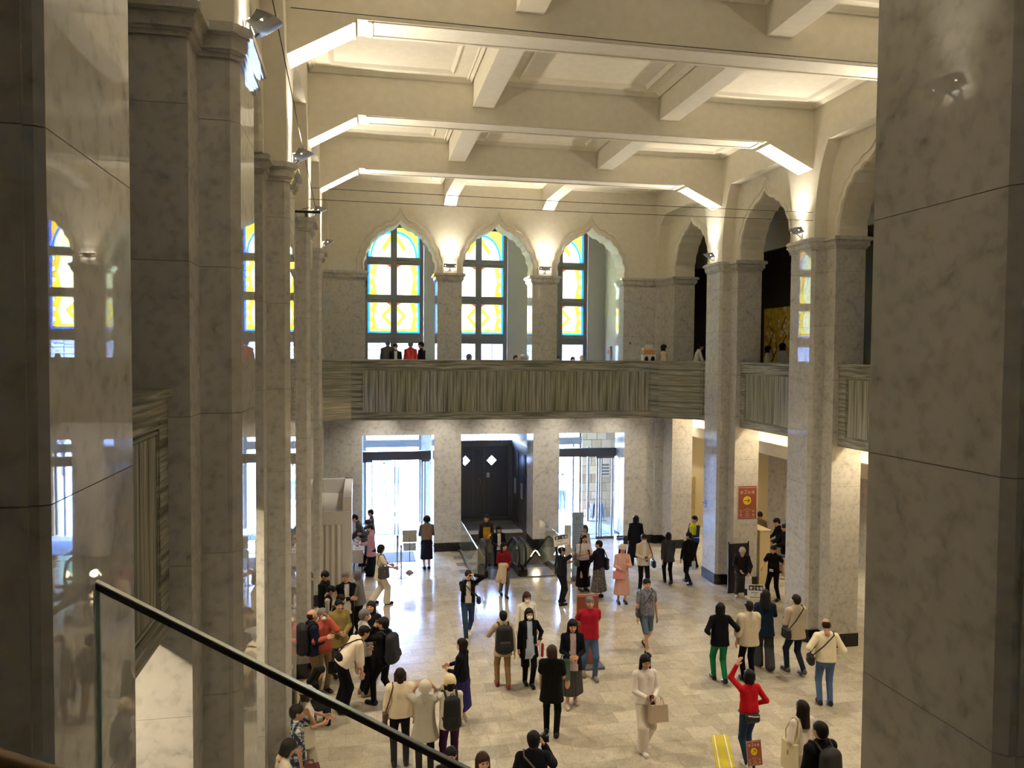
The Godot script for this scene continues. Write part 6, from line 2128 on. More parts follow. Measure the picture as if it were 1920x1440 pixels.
# ---------------------------------------------------------------- things standing about
# brush strokes of the characters on the signs, on a 10 x 10 grid
const GLYPH := {
	"dai": [[2, 10, 1, 8], [1.6, 9, 4.4, 9], [7, 10, 6, 8], [6.6, 9, 9.4, 9], [1, 7, 9, 7], [9, 7, 9, 5], [1, 5, 9, 5], [1, 5, 1, 3], [1, 3, 9, 3], [9, 3, 8.6, 0.6], [5, 7, 5, 0], [5, 3, 1.5, 0]],
	"kai": [[5, 10, 0.5, 6], [5, 10, 9.5, 6], [3, 6, 7, 6], [1.5, 4, 8.5, 4], [4, 4, 2.5, 1], [2.5, 1, 8, 1.5], [6.5, 3, 8.5, 0.5]],
	"jo": [[0, 7, 3.5, 7], [1.8, 9.5, 1.8, 2], [0, 1.5, 3.8, 2.8], [5, 10, 9, 10], [5, 10, 5, 6.5], [9, 10, 9, 6.5], [5, 8.3, 9, 8.3], [5, 6.5, 9, 6.5], [4, 5, 10, 5], [6, 5, 4, 2], [5.3, 3.8, 9.5, 3.8], [9.5, 3.8, 8.8, 0], [7, 3.8, 5, 0.8], [8.5, 3.8, 6.8, 0.3]],
	"hi": [[1.5, 10, 8.5, 10], [1.5, 10, 1.5, 0], [8.5, 10, 8.5, 0], [1.5, 5, 8.5, 5], [1.5, 0, 8.5, 0]],
	"hon": [[1, 7, 9, 7], [5, 10, 5, 0], [5, 7, 0.5, 2], [5, 7, 9.5, 2], [3, 2.3, 7, 2.3]],
	"one": [[5, 10, 5, 0], [3.4, 8.4, 5, 10]],
	"two": [[2, 7.6, 3, 9.6], [3, 9.6, 6, 10], [6, 10, 7.8, 8.6], [7.8, 8.6, 7, 6], [7, 6, 2, 0.4], [2, 0.4, 8, 0.4]],
	"box": [[1, 9, 9, 9], [1, 9, 1, 0.5], [9, 9, 9, 0.5], [1, 0.5, 9, 0.5], [3, 6.5, 7, 6.5], [5, 7.5, 5, 2], [3, 3.5, 7, 3.5]],
}

# strokes in the plane given by origin o, right u and up w; raised by n
func strokes(m: MB, list: Array, o: Vector3, u: Vector3, w: Vector3, size: float, thick: float, n: Vector3) -> void:
	for s in list:
		var a := Vector2(s[0], s[1]) * size / 10.0
		var b := Vector2(s[2], s[3]) * size / 10.0
		var t := (b - a).normalized() * thick * 0.5
		var q := Vector2(-t.y, t.x)
		m.prism(PackedVector2Array([a - t - q, b + t - q, b + t + q, a - t + q]), o, u, w, n, 0.002)

func disc(m: MB, c: Vector3, u: Vector3, w: Vector3, n: Vector3, r: float, th: float) -> void:
	var p := PackedVector2Array()
	for k in 28:
		p.append(Vector2(cos(TAU * k / 28), sin(TAU * k / 28)) * r)
	m.prism(p, c, u, w, n, th)

# the face of the brown venue poster: width W, height H, lower left corner o
func poster_face(t: Node, o: Vector3, u: Vector3, w: Vector3, n: Vector3, W: float, H: float, diagonal: bool) -> void:
	var m := MB.new()
	m.prism(P2([0, 0, W, 0, W, H, 0, H]), o, u, w, n, 0.006)
	part(m, M.sign_brown, "sheet", t)
	var f := o + n * 0.006
	m = MB.new()
	var e := W * 0.016
	for q in [[0.02, 0.95, 0.98, 0.965], [0.10, 0.04, 0.90, 0.047], [0.0, 0.0, 0.022, 1.0], [0.978, 0.0, 1.0, 1.0]]:
		m.prism(P2([q[0] * W, q[1] * H, q[2] * W, q[1] * H, q[2] * W, q[3] * H, q[0] * W, q[3] * H]), f, u, w, n, 0.002)
	var gs := W * 0.145
	var k := 0
	for g in ["dai", "two", "kai", "jo"]:
		var big := 1.25 if g == "two" else 1.0
		strokes(m, GLYPH[g], f + u * W * (0.12 + 0.195 * k) + w * H * 0.765, u, w, gs * big, W * (0.022 if g == "two" else 0.013), n)
		k += 1
	strokes(m, GLYPH.hi, f + u * W * 0.11 + w * H * 0.20, u, w, W * 0.11, W * 0.012, n)
	strokes(m, GLYPH.hon, f + u * W * 0.76 + w * H * 0.20, u, w, W * 0.11, W * 0.012, n)
	strokes(m, GLYPH.box, f + u * W * 0.11 + w * H * 0.085, u, w, W * 0.11, W * 0.012, n)
	strokes(m, GLYPH.box, f + u * W * 0.76 + w * H * 0.085, u, w, W * 0.11, W * 0.012, n)
	# the brush drawing in the middle: a small cap over a wide roof and a post
	strokes(m, [[0, 7.0, 0.6, 8.4], [0.6, 8.4, 3.6, 8.6], [3.6, 8.6, 4.2, 9.6], [4.2, 9.6, 5.8, 9.6], [5.8, 9.6, 6.4, 8.6], [6.4, 8.6, 9.4, 8.4], [9.4, 8.4, 10, 7.0], [3, 6.2, 7, 6.2], [5, 7.2, 5, 0], [2.2, 4, 4.4, 4], [5.6, 4, 7.6, 4], [1.6, 1.4, 4.2, 1.6], [5.8, 1.4, 8.4, 2.2]], f + u * W * 0.30 + w * H * 0.06, u, w, W * 0.40, W * 0.014, n)
	part(m, M.sign_pink, "lettering", t)
	m = MB.new()
	disc(m, f + u * W * 0.48 + w * H * 0.56, u, w, n, W * 0.21, 0.003)
	part(m, M.sign_yellow, "disc", t)
	m = MB.new()
	var ar := [[0.5, 5, 9.3, 5], [6.2, 8.2, 9.3, 5], [6.2, 1.8, 9.3, 5]]
	if diagonal:
		ar = [[2, 2, 8, 8], [3.6, 8, 8, 8], [8, 3.6, 8, 8]]
	strokes(m, ar, f + n * 0.003 + u * W * 0.33 + w * H * 0.56 - w * W * 0.15, u, w, W * 0.30, W * 0.03, n)
	part(m, M.black, "arrow", t)

# the white placard: black header with white characters, lines of small print below
func placard(label: String, xf: Transform3D, W: float, H: float, number: String, pole: float) -> void:
	var t := thing("placard", label, "sign", Vector3.ZERO, 0.0, "venue placards")
	t.transform = xf
	part(MB.new().box(Vector3(0, 0, -0.006), Vector3(W, H, 0.006), 0.002), M.sign_white, "board", t)
	part(MB.new().box(Vector3(W * 0.09, H * 0.60, 0.006), Vector3(W * 0.93, H * 0.94, 0.009), 0.0), M.black, "header", t)
	var m := MB.new()
	var k := 0
	for g in ["dai", number, "kai", "jo"]:
		strokes(m, GLYPH[g], Vector3(W * (0.14 + 0.195 * k), H * 0.645, 0.009), Vector3.RIGHT, Vector3.UP, W * 0.165, W * 0.02, Vector3(0, 0, 1))
		k += 1
	part(m, M.sign_white, "lettering", t)
	m = MB.new()
	for r in [[0.42, 0.22, 0.62], [0.28, 0.46, 0.54], [0.12, 0.16, 0.86]]:
		var x: float = r[1]
		while x < r[2]:
			m.box(Vector3(W * x, H * r[0], 0.006), Vector3(W * (x + 0.05), H * (r[0] + 0.07), 0.008), 0.0)
			x += 0.085
	part(m, M.mat_grey, "small_print", t)
	if pole > 0.0:
		part(MB.new().tube([Vector3(W * 0.5, 0.02, -0.015), Vector3(W * 0.5, -pole, -0.015)], 0.011, 8), M.steel, "stick", t)

func build_props() -> void:
	# brown arrow poster on the pillar
	var t := thing("poster", "brown poster with a yellow arrow disc hanging on the marble pillar", "poster", V(10.70, 2.02, 20.455))
	poster_face(t, Vector3.ZERO, Vector3.RIGHT, Vector3.UP, Vector3(0, 0, 1), 0.60, 0.95, false)
	# little characters on the inward face of the same pillar
	var mm := MB.new()
	strokes(mm, [[0, 5, 4, 5], [2, 8, 2, 2], [5, 8, 9, 8], [5, 8, 5, 1], [9, 8, 9, 1], [5, 5, 9, 5], [5, 1, 9, 1]], V(XR - 0.001, 2.14, 21.80), Vector3(0, 0, 1), Vector3.UP, 0.26, 0.025, Vector3(-1, 0, 0))
	tag(part(mm, M.black, "wall_lettering", self), "small black characters on the side of the poster pillar", "lettering")
	# small brown sign on a stand at the bottom
	t = thing("floor_sign", "small brown sign with a diagonal arrow on a low floor stand", "sign", V(6.06, 0, 11.1))
	poster_face(t, Vector3(0, 0.17, 0), Vector3.RIGHT, Vector3(0, 0.98, -0.2), Vector3(0, 0.2, 0.98), 0.26, 0.38, true)
	part(MB.new().box(Vector3(0.11, 0, -0.06), Vector3(0.15, 0.30, -0.03), 0.003), M.black, "post", t)
	part(MB.new().box(Vector3(0.04, 0, -0.14), Vector3(0.22, 0.012, 0.06), 0.003), M.black, "base", t)
	# tall brown sign behind the red polo
	t = thing("standing_sign", "tall plain brown sign panel on a dark base behind the red polo shirt", "sign", V(4.78, 0, 15.75))
	part(MB.new().box(Vector3(-0.24, 0.06, -0.025), Vector3(0.24, 1.58, 0.025), 0.004), M.sign_brown, "panel", t)
	part(MB.new().box(Vector3(-0.24, 1.545, 0.025), Vector3(0.24, 1.555, 0.028), 0.0), M.sign_pink, "top_line", t)
	part(MB.new().box(Vector3(-0.34, 0, -0.22), Vector3(0.34, 0.06, 0.22), 0.006), M.bronze_dark, "base", t)
	var tx := MB.new()
	for k in 5:
		tx.box(Vector3(0.14, 0.2 + k * 0.05, 0.025), Vector3(0.20, 0.225 + k * 0.05, 0.028), 0.0)
	part(tx, M.sign_pink, "small_print", t)
	# placards
	var f: Dictionary = frames["staff member in black holding up the white first venue placard"]
	var hand: Vector3 = (f.t as Node3D).transform * ((f.wr[1] as Vector3) * f.k)
	placard("white placard headed with the first venue characters, held up on a stick", Transform3D(Basis(Vector3.UP, 0.1) * Basis(Vector3(0, 0, 1), 0.10), Vector3(5.06, 1.60, -19.78)), 0.43, 0.30, "one", 0.30)
	placard("white placard headed with the second venue characters leaning by the dark panel", Transform3D(Basis(Vector3(0, 0, 1), -0.08) * Basis(Vector3.RIGHT, -0.25), V(10.25, 0.16, 18.95)), 0.50, 0.40, "two", 0.0)
	# dark panel behind the man in the cap
	t = thing("dark_panel", "dark brown standing panel leaning against the poster pillar", "panel", V(10.52, 0, 20.0))
	part(MB.new().box(Vector3(-0.30, 0.0, -0.03), Vector3(0.30, 1.42, 0.0), 0.006), mat("panel_wood", S(34, 25, 22), 0.5), "board", t)
	for s in [-1.0, 1.0]:
		part(MB.new().box(Vector3(s * 0.30 - 0.015, 0, -0.035), Vector3(s * 0.30 + 0.015, 1.47, 0.005), 0.003), M.black, "side_post", t)
	# the white booth
	t = thing("reception_booth", "white fabric covered reception booth at the left below the balcony", "booth", V(-0.70, 0, 22.25))
	var W := 0.84
	part(MB.new().box(Vector3(-W, 0.02, -3.6), Vector3(0.42, 2.18, -0.04), 0.0), M.white_cloth, "core", t)
	var fr := MB.new()
	fr.box(Vector3(-W, 2.18, -0.25), Vector3(0.43, 2.24, 0.0), 0.006)
	fr.box(Vector3(0.18, 2.18, -3.6), Vector3(0.43, 2.64, -0.05), 0.006)
	fr.box(Vector3(-W, 2.18, -3.6), Vector3(0.43, 2.64, -3.4), 0.006)
	part(fr, M.white_paint, "top_frame", t)
	part(MB.new().box(Vector3(-W, 1.86, -0.04), Vector3(0.43, 2.18, 0.0), 0.004), M.white_paint, "fascia", t)
	var cu := MB.new()
	var nn := 60
	for k in nn:
		var x0 := lerpf(-W, 0.16, float(k) / nn)
		var x1 := lerpf(-W, 0.16, float(k + 1) / nn)
		var z0 := 0.012 + 0.03 * sin(x0 * 38.0) + 0.012 * sin(x0 * 17.0)
		var z1 := 0.012 + 0.03 * sin(x1 * 38.0) + 0.012 * sin(x1 * 17.0)
		var nr := Vector3(-(z1 - z0), 0, x1 - x0).normalized()
		cu.quadn(Vector3(x0, 0.02, z0), Vector3(x1, 0.02, z1), Vector3(x1, 1.86, z1), Vector3(x0, 1.86, z0), nr)
	part(cu, M.white_cloth, "curtain", t)
	part(MB.new().box(Vector3(0.16, 0.02, -0.04), Vector3(0.43, 1.86, 0.0), 0.004), M.white_paint, "end_board", t)
	# its table with leaflets
	t = thing("display_table", "small table with printed goods at the side of the white booth", "table", V(-0.22, 0, 24.3))
	part(MB.new().box(Vector3(-0.05, 0.70, -0.55), Vector3(0.30, 0.74, 0.55), 0.006), M.white_paint, "top", t)
	part(MB.new().box(Vector3(-0.03, 0.32, -0.53), Vector3(0.28, 0.70, 0.53), 0.0), M.white_cloth, "cloth_skirt", t)
	for s in [-1.0, 1.0]:
		for e in [0.0, 0.24]:
			part(MB.new().box(Vector3(e - 0.01, 0, s * 0.5 - 0.015), Vector3(e + 0.02, 0.34, s * 0.5 + 0.015), 0.003), M.black, "leg", t)
	for k in 3:
		t = thing("leaflet_stack", "stack of printed leaflets on the booth table, %s" % ["nearest the hall", "in the middle", "nearest the door"][k], "leaflets", V(-0.10, 0.74, 24.0 + k * 0.33), 0.1 * k, "leaflets")
		part(MB.new().box(Vector3(-0.09, 0, -0.13), Vector3(0.09, 0.05 + 0.02 * k, 0.13), 0.003), M.sign_white, "sheets", t)
		part(MB.new().box(Vector3(-0.06, 0.05 + 0.02 * k, -0.10), Vector3(0.03, 0.053 + 0.02 * k, 0.04), 0.0), mat("print_%d" % k, [S(70, 80, 190), S(190, 70, 60), S(40, 40, 60)][k], 0.6), "print", t)
	# rope stanchions, sign stand, door mat
	for a in [[1.18, 23.14, "nearer chrome queue post in front of the bright left door"], [1.12, 24.4, "farther chrome queue post near the bright left door"]]:
		t = thing("queue_post", a[2], "post", V(a[0], 0, a[1]), 0.0, "queue posts")
		part(MB.new().lathe([Vector2(0, 0.03), Vector2(0.05, 0.03), Vector2(0.15, 0.012), Vector2(0.17, 0.006), Vector2(0.17, 0.0)], Vector3.ZERO, 24), M.steel, "base", t)
		part(MB.new().tube([Vector3(0, 0.02, 0), Vector3(0, 0.94, 0)], 0.025, 12), M.steel, "post", t)
		part(MB.new().lathe([Vector2(0, 1.0), Vector2(0.03, 1.0), Vector2(0.035, 0.98), Vector2(0.035, 0.92), Vector2(0.025, 0.91)], Vector3.ZERO, 14), M.bronze, "head", t)
	t = thing("sign_stand", "slim pole stand with a grey board before the left door", "sign", V(1.46, 0, 23.6))
	part(MB.new().lathe([Vector2(0, 0.10), Vector2(0.03, 0.10), Vector2(0.12, 0.03), Vector2(0.13, 0.0)], Vector3.ZERO, 20), M.bronze, "base", t)
	part(MB.new().tube([Vector3(0, 0.05, 0), Vector3(0, 1.1, 0)], 0.010, 8), M.bronze, "pole", t)
	part(MB.new().box(Vector3(-0.22, 0.95, -0.02), Vector3(0.22, 1.32, 0.0), 0.004), mat("board_grey", S(170, 172, 160), 0.6), "board", t)
	part(MB.new().box(Vector3(-0.20, 0.68, -0.015), Vector3(0.20, 0.93, -0.005), 0.003), mat("board_blue", S(170, 184, 206), 0.6), "lower_board", t)
	t = part(MB.new().box(V(0.35, 0.0, 24.9), V(1.75, 0.014, 26.2), 0.003), M.mat_grey, "door_mat", self)
	tag(t, "grey door mat inside the left entrance", "mat", "door mats")
	t = part(MB.new().box(V(0.2, 0.0, 28.8), V(2.3, 0.014, 30.6), 0.003), M.mat_grey, "door_mat", self)
	tag(t, "wide grey mat in the left vestibule before the outer door", "mat", "door mats")
	t = part(MB.new().box(V(6.9, 0.0, 27.6), V(9.2, 0.014, 30.4), 0.003), M.mat_grey, "door_mat", self)
	tag(t, "wide grey mat in the right vestibule before the umbrella stand", "mat", "door mats")
	# information board beside the escalator
	t = thing("info_board", "translucent blue grey information board with print beside the escalators", "sign", V(6.35, 0, 22.0))
	part(MB.new().box(Vector3(-0.17, 0.12, -0.02), Vector3(0.17, 2.05, 0.02), 0.005), mat("board_pale", S(176, 200, 226), 0.35), "board", t)
	part(MB.new().box(Vector3(-0.20, 0.0, -0.14), Vector3(0.20, 0.12, 0.14), 0.006), M.bronze, "base", t)
	tx = MB.new()
	for k in 12:
		tx.box(Vector3(-0.12, 0.9 + k * 0.07, 0.02), Vector3(0.02 + 0.08 * (k % 3), 0.912 + k * 0.07, 0.022), 0.0)
	tx.box(Vector3(-0.13, 0.6, 0.02), Vector3(0.13, 0.8, 0.022), 0.0)
	strokes(tx, [[1, 8, 4, 3], [4, 8, 2, 2], [5, 9, 8, 8], [5, 5, 9, 6], [6, 2, 9, 3]], Vector3(-0.09, 1.78, 0.02), Vector3.RIGHT, Vector3.UP, 0.16, 0.012, Vector3(0, 0, 1))
	part(tx, M.mat_grey, "print", t)
	t = thing("light_column", "glowing white standing column beside the placard holder", "light", V(6.02, 0, 21.9))  # no lamp: a white panel, bright only against the door behind
	part(MB.new().box(Vector3(-0.09, 0.03, -0.05), Vector3(0.09, 1.70, 0.05), 0.01), mat("panel_white", S(240, 242, 246), 0.4), "panel", t)
	part(MB.new().box(Vector3(-0.10, 0, -0.06), Vector3(0.10, 0.03, 0.06), 0.004), M.steel, "foot", t)
	# yellow guide mat
	var ym := MB.new()
	plan(ym, P2([5.60, 11.2, 5.93, 11.2, 6.38, 12.42, 6.08, 12.46]), 0.0, 0.006)
	t = thing("guide_mat", "bright yellow guide strip with white lines on the floor", "mat")
	part(ym, M.yellow_mat, "strip", t)
	for k in 2:
		ym = MB.new()
		var o1: float = [0.05, 0.26][k]
		plan(ym, P2([5.60 + o1, 11.2, 5.618 + o1, 11.2, 6.098 + o1 * 0.92, 12.45, 6.08 + o1 * 0.92, 12.45]), 0.006, 0.0075)
		part(ym, M.sign_white, "line", t)
	# counter and desk on the right
	t = thing("counter", "tall beige counter box behind the pointing staff member", "counter", V(11.95, 0, 21.0))
	part(MB.new().box(Vector3(-0.45, 0.0, -0.35), Vector3(-0.12, 1.60, 0.40), 0.006), M.counter, "front", t)
	part(MB.new().box(Vector3(-0.47, 1.60, -0.38), Vector3(-0.10, 1.63, 0.42), 0.005), mat("counter_top", S(236, 220, 176), 0.4), "top", t)
	part(MB.new().box(Vector3(-0.10, 0.0, -0.9), Vector3(0.3, 1.0, -0.38), 0.006), M.counter, "desk", t)
	part(MB.new().box(Vector3(-0.12, 1.0, -0.95), Vector3(0.32, 1.04, -0.36), 0.005), M.white_paint, "desk_top", t)
	t = thing("queue_belt", "blue queue belt stretched behind the pointing staff member", "belt", V(12.2, 0, 20.4))
	part(MB.new().tube([Vector3(-0.3, 0, 0), Vector3(-0.3, 0.95, 0)], 0.025, 10), M.steel, "post", t)
	part(MB.new().box(Vector3(-0.3, 0.84, -0.003), Vector3(1.4, 0.90, 0.003), 0.0), mat("belt_blue", S(30, 48, 120), 0.7), "belt", t)
	part(MB.new().tube([Vector3(1.4, 0, 0), Vector3(1.4, 0.95, 0)], 0.025, 10), M.steel, "post", t)
	# alarm lamp and service door on the aisle wall
	t = thing("alarm_lamp", "round red glowing alarm lamp on the right aisle wall", "lamp", V(14.2, 2.15, 23.38))
	part(MB.new().lathe([Vector2(0, 0.05), Vector2(0.05, 0.045), Vector2(0.07, 0.02), Vector2(0.08, 0.0)], Vector3.ZERO, 18, Transform3D(Basis(Vector3.RIGHT, PI / 2), Vector3.ZERO)), M.glow_red, "lens", t)
	part(MB.new().box(Vector3(-0.25, -0.9, -0.01), Vector3(0.25, 0.2, 0.0), 0.004), M.white_paint, "box_door", t)
	var sd := struct("door_4")
	sd.name = "door_service"
	part(MB.new().box(V(12.78, 0.0, 23.335), V(13.12, 2.75, 23.36), 0.004), M.cream_wall, "leaf", sd)
	# lockers
	for k in 3:
		t = thing("locker_column", "column of yellow beige lockers against the end wall of the right aisle, %s" % ["left one", "middle one", "right one"][k], "lockers", V(12.72 + 0.42 * k, 0, 29.15), 0.0, "lockers")
		part(MB.new().box(Vector3(-0.21, 0, -0.02), Vector3(0.21, 1.9, 0.45), 0.0), mat("locker_body_%d" % k, S(170, 150, 100), 0.5), "body", t)
		for r in 3:
			var dr := part(MB.new().box(Vector3(-0.20, 0.06 + r * 0.61, 0.45), Vector3(0.20, 0.65 + r * 0.61, 0.47), 0.006), M.locker, "locker_door", t)
			part(MB.new().lathe([Vector2(0, 0.02), Vector2(0.018, 0.02), Vector2(0.022, 0.0)], Vector3(0.08, 0.36 + r * 0.61, 0.47), 10, Transform3D(Basis(Vector3.RIGHT, PI / 2), Vector3.ZERO)), M.black, "lock", dr)
			part(MB.new().box(Vector3(0.05, 0.43 + r * 0.61, 0.47), Vector3(0.13, 0.46 + r * 0.61, 0.473), 0.0), M.sign_white, "number_plate", dr)
	# screen painting in the upper gallery
	build_screen()
	# display stand on the balcony
	t = thing("display_stand", "small white and orange display stand on the balcony near the corner pillar", "display", V(9.76, MEZ, 25.25))
	part(MB.new().box(Vector3(-0.22, 0, -0.1), Vector3(0.22, 1.0, 0.1), 0.006), M.white_paint, "cabinet", t)
	part(MB.new().box(Vector3(-0.23, 1.0, -0.11), Vector3(0.23, 1.28, 0.11), 0.006), M.sign_white, "lower_box", t)
	part(MB.new().box(Vector3(-0.20, 1.30, -0.1), Vector3(0.20, 1.44, 0.1), 0.006), mat("box_orange", S(220, 150, 80), 0.6), "orange_band", t)
	part(MB.new().box(Vector3(-0.21, 1.44, -0.1), Vector3(0.21, 1.50, 0.1), 0.006), M.sign_white, "shelf", t)
	part(MB.new().box(Vector3(-0.12, 1.50, -0.02), Vector3(0.16, 1.62, 0.0), 0.003), M.sign_white, "header_card", t)
	for s in [-0.11, 0.12]:
		var arch := PackedVector2Array([Vector2(s - 0.07, 1.0)])
		for k in 9:
			arch.append(Vector2(s + 0.07 * cos(PI - PI * k / 8), 1.12 + 0.10 * sin(PI * k / 8)))
		arch.append(Vector2(s + 0.07, 1.0))
		var am := MB.new()
		am.prism(arch, Vector3(0, 0, 0.11), Vector3.RIGHT, Vector3.UP, Vector3(0, 0, 1), 0.003)
		part(am, M.black, "print", t)
	t = thing("hydrant_box", "small dark cabinet with a red mark on the gallery wall beside the third window", "cabinet", V(9.58, 6.75, 29.0))
	part(MB.new().box(Vector3(-0.04, -0.3, -0.2), Vector3(0.03, 0.35, 0.2), 0.005), M.gallery_wall, "box", t)
	part(MB.new().box(Vector3(-0.045, 0.05, -0.06), Vector3(-0.04, 0.2, 0.06), 0.0), mat("mark_red", S(190, 50, 44), 0.5), "mark", t)
	t = thing("wall_valve", "small round dark fitting on the marble corner pillar", "fitting", V(9.36, 7.18, 25.995))
	part(MB.new().lathe([Vector2(0, 0.02), Vector2(0.035, 0.02), Vector2(0.045, 0.0)], Vector3.ZERO, 16, Transform3D(Basis(Vector3.RIGHT, PI / 2), Vector3.ZERO)), M.bronze, "disc", t)
	# umbrella stand and umbrellas by the right door
	t = thing("umbrella_stand", "low metal umbrella stand inside the right entrance", "umbrella stand", V(9.35, 0, 29.9))
	for k in 5:
		part(MB.new().tube([Vector3(-0.4 + k * 0.2, 0.0, 0.1), Vector3(-0.4 + k * 0.2, 0.5, 0.1), Vector3(-0.4 + k * 0.2, 0.5, -0.1), Vector3(-0.4 + k * 0.2, 0.0, -0.1)], 0.010, 6), M.steel, "hoop", t)
	part(MB.new().box(Vector3(-0.45, 0, -0.12), Vector3(0.45, 0.03, 0.12), 0.004), M.bronze, "tray", t)
	var uc := [S(176, 28, 40), S(226, 224, 220), S(30, 34, 60), S(120, 150, 150), S(24, 24, 28), S(60, 74, 140)]
	var un := ["red", "white", "navy", "grey green", "black", "blue"]
	for k in 6:
		var b := Vector3(-0.38 + k * 0.15, 0.0, -0.02 + 0.03 * (k % 2))
		t = thing("stored_umbrella", "%s folded umbrella standing in the umbrella stand" % un[k], "umbrella", V(9.35, 0.0, 29.9) + b, 0.0, "stored umbrellas")
		part(MB.new().lathe([Vector2(0.01, 0.03), Vector2(0.035, 0.25), Vector2(0.05, 0.62), Vector2(0.03, 0.70), Vector2(0.0, 0.72)], Vector3.ZERO, 10, Transform3D(Basis(Vector3(0, 0, 1), 0.06 * (k - 3)), Vector3.ZERO)), mat("brolly_%d" % k, uc[k], 0.7), "canopy", t)
		var hx := Transform3D(Basis(Vector3(0, 0, 1), 0.06 * (k - 3)), Vector3.ZERO)
		part(MB.new().tube([hx * Vector3(0, 0.7, 0), hx * Vector3(0, 0.88, 0), hx * Vector3(0.02, 0.92, 0), hx * Vector3(0.05, 0.91, 0), hx * Vector3(0.06, 0.87, 0)], 0.010, 6), M.black, "handle", t)
	t = thing("notice_board", "white wall notice with four dark bars on the stone wall", "notice", V(10.0, 1.75, 30.6))
	part(MB.new().box(Vector3(-0.2, -0.05, 0.0), Vector3(0.2, 0.75, 0.012), 0.003), mat("notice_peach", S(226, 190, 158), 0.6), "sheet", t)
	for k in 4:
		part(MB.new().box(Vector3(-0.16, 0.0 + k * 0.13, 0.012), Vector3(0.16, 0.08 + k * 0.13, 0.016), 0.0), M.black, "bar", t)
	# poster frame behind the railing at the left
	t = thing("framed_poster", "gilded picture in a black frame on the left pillar behind the railing", "picture", V(-1.0, 0.55, 11.85), 0.0)
	part(MB.new().box(Vector3(-0.02, 0, -0.34), Vector3(0.02, 1.08, 0.06), 0.006), M.black, "frame", t)
	var pic := mat("picture_gold", Color.WHITE, 0.5)
	pic.albedo_texture = ntex([[0.0, S(60, 40, 28)], [0.45, S(140, 84, 46)], [0.6, S(196, 150, 80)], [0.75, S(92, 58, 40)], [1.0, S(224, 196, 140)]], 0.02, 61, false, 10.0)
	pic.uv1_triplanar = true
	pic.uv1_scale = Vector3(2, 1.2, 2)
	part(MB.new().box(Vector3(0.02, 0.05, -0.29), Vector3(0.024, 1.03, 0.01), 0.0), pic, "picture", t)
	# benches on the balcony
	for k in 3:
		t = thing("bench", "dark bench on the balcony below the %s window" % ["first to second gap of the", "second", "third"][k], "bench", V([3.8, 5.6, 7.65][k], MEZ, [27.45, 27.35, 27.6][k]), 0.0, "balcony benches")
		part(MB.new().box(Vector3(-0.6, 0.36, -0.2), Vector3(0.6, 0.42, 0.2), 0.01), M.bronze_dark, "seat", t)
		for s in [-0.5, 0.5]:
			for e in [-0.14, 0.14]:
				part(MB.new().box(Vector3(s - 0.025, 0, e - 0.025), Vector3(s + 0.025, 0.36, e + 0.025), 0.0), M.bronze_dark, "leg", t)
	t = thing("low_stool", "low dark stool under the woman sitting by the left pillar", "stool", V(-0.98, 0, 14.08))
	part(MB.new().box(Vector3(-0.2, 0.24, -0.18), Vector3(0.2, 0.29, 0.18), 0.01), M.bronze_dark, "seat", t)
	for s in [-0.16, 0.16]:
		for e in [-0.14, 0.14]:
			part(MB.new().box(Vector3(s - 0.02, 0, e - 0.02), Vector3(s + 0.02, 0.24, e + 0.02), 0.0), M.bronze_dark, "leg", t)
	build_outside()

func build_screen() -> void:
	var t := thing("folding_screen", "yellow folding screen painted with dark branches and white blossoms in the gallery", "screen", V(13.9, MEZ, 24.9))
	var rng := RandomNumberGenerator.new()
	rng.seed = 12
	var gold := mat("screen_gold", Color.WHITE, 0.55)
	gold.albedo_texture = ntex([[0.0, S(150, 116, 30)], [0.5, S(206, 168, 48)], [1.0, S(226, 192, 84)]], 0.01, 15)
	gold.uv1_triplanar = true
	gold.uv1_scale = Vector3(0.6, 0.6, 0.6)
	var petal := mat("screen_petal", S(226, 220, 206), 0.7)
	var branch := mat("screen_branch", S(36, 30, 28), 0.7)
	for k in 4:
		var z0 := 0.9 * k
		var pn := MB.new()
		pn.box(Vector3(0.0, 0.1, z0 + 0.01), Vector3(0.04, 2.9, z0 + 0.89), 0.0)
		var p := part(pn, gold, "leaf", t)
		var br := MB.new()
		var y := 0.6 + 0.2 * k
		var pts := []
		for j in 6:
			pts.append(Vector3(-0.003, y + j * 0.36 + rng.randf_range(-0.1, 0.1), z0 + 0.12 + fposmod(j * 0.31 + k * 0.2, 0.66)))
		br.tube(pts, 0.035, 6, 0.010)
		br.tube([pts[2], pts[2] + Vector3(0, 0.3, 0.15), pts[2] + Vector3(0, 0.7, 0.1)], 0.02, 6, 0.006)
		part(br, branch, "painted_branch", p)
		var pm := MB.new()
		for j in 26:
			var c: Vector3 = pts[rng.randi_range(0, 5)] + Vector3(0, rng.randf_range(-0.3, 0.3), rng.randf_range(-0.16, 0.16))
			c.x = -0.004
			c.z = clampf(c.z, z0 + 0.08, z0 + 0.82)
			disc(pm, c, Vector3(0, 0, 1), Vector3.UP, Vector3(-1, 0, 0), rng.randf_range(0.035, 0.075), 0.003)
		part(pm, petal, "painted_blossoms", p)

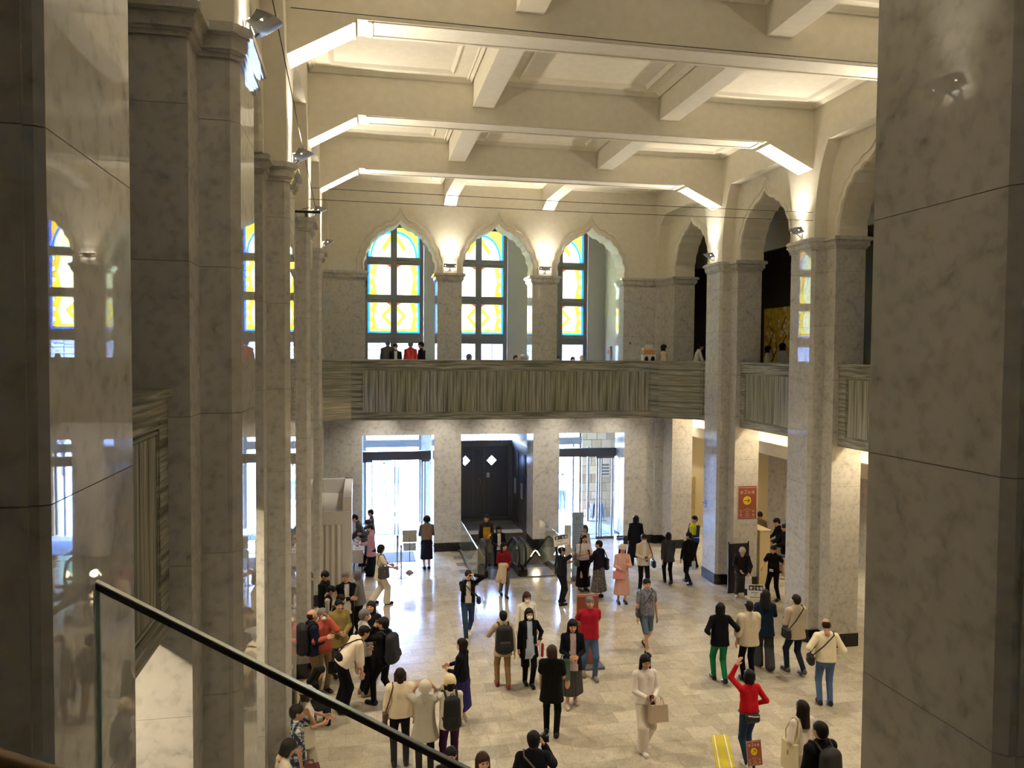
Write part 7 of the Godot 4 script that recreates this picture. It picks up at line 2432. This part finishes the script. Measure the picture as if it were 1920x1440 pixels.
func build_outside() -> void:
	# garden stones, a parasol, a sign and a tree beyond the doors
	var st := mat("garden_stone", S(92, 96, 104), 0.9)
	var spots := [[1.05, 33.6, 0.22], [0.92, 35.0, 0.18], [1.30, 32.6, 0.17], [0.78, 38.5, 0.26], [1.16, 36.0, 0.14]]
	var nm := ["largest dark garden stone outside the left door", "dark garden stone second from the door outside", "dark garden stone nearest the left door outside", "farthest dark garden stone outside the left door", "smallest dark garden stone outside the left door"]
	for k in 5:
		var t := thing("garden_stone", nm[k], "stone", V(spots[k][0], -0.05, spots[k][1]), k * 1.3, "garden stones")
		var r: float = spots[k][2]
		part(soft([ell(Vector3(0, r * 0.3, 0), Vector3(r, r * 0.5, r * 0.7), 0.05), ell(Vector3(r * 0.4, r * 0.25, r * 0.1), Vector3(r * 0.6, r * 0.4, r * 0.6), 0.06)], 0.035), st, "stone", t)
	var p := thing("parasol", "pale blue parasol held up outside the left door", "parasol", V(1.0, 1.75, 36.5))
	part(MB.new().lathe([Vector2(0.0, 0.32), Vector2(0.2, 0.27), Vector2(0.4, 0.16), Vector2(0.52, 0.02)], Vector3.ZERO, 12), mat("parasol_blue", S(120, 170, 190), 0.8), "canopy", p)
	part(MB.new().tube([Vector3(0, 0.36, 0), Vector3(0, -0.5, 0)], 0.01, 6), M.steel, "shaft", p)
	p = thing("garden_sign", "grey notice on a post outside the left door", "sign", V(1.75, -0.05, 37.5))
	part(MB.new().box(Vector3(-0.25, 0.5, -0.02), Vector3(0.25, 1.3, 0.02), 0.005), mat("notice_grey", S(120, 134, 146), 0.7), "board", p)
	part(MB.new().tube([Vector3(0, 0, 0), Vector3(0, 0.6, 0)], 0.03, 8), M.bronze, "post", p)
	# trees: a trunk and a crown of separate leaves joined in one part
	var leaf_m := mat("leaf_green", S(86, 128, 58), 0.7)
	leaf_m.backlight_enabled = true
	leaf_m.backlight = S(110, 150, 50)
	var bark := mat("bark", S(86, 70, 54), 0.9)
	var rng := RandomNumberGenerator.new()
	rng.seed = 5
	for a in [[9.8, 42.0, 7.5, "leafy green tree outside the third window"], [-1.5, 44.0, 6.5, "leafy green tree outside to the left of the first window"], [14.0, 46.0, 8.0, "leafy green tree farthest right outside"]]:
		var t := thing("garden_tree", a[3], "tree", V(a[0], -0.05, a[1]), 0.0, "garden trees")
		var h: float = a[2]
		part(MB.new().tube([Vector3(0, 0, 0), Vector3(0.1, h * 0.3, 0), Vector3(0, h * 0.6, 0.1)], 0.18, 8, 0.08), bark, "trunk", t)
		var m := MB.new()
		for k in 1400:
			var c := Vector3(rng.randfn(0, 1), rng.randfn(0, 0.8), rng.randfn(0, 1)) * h * 0.13 + Vector3(0, h * 0.72, 0)
			var u := Vector3(rng.randfn(), rng.randfn(), rng.randfn()).normalized()
			var w := u.cross(Vector3(rng.randfn(), rng.randfn(), rng.randfn())).normalized()
			m.quadn(c - u * 0.14, c + w * 0.06, c + u * 0.14, c - w * 0.06, u.cross(w))
		var cr := part(m, leaf_m, "crown", t)
		cr.set_meta("kind", "stuff")
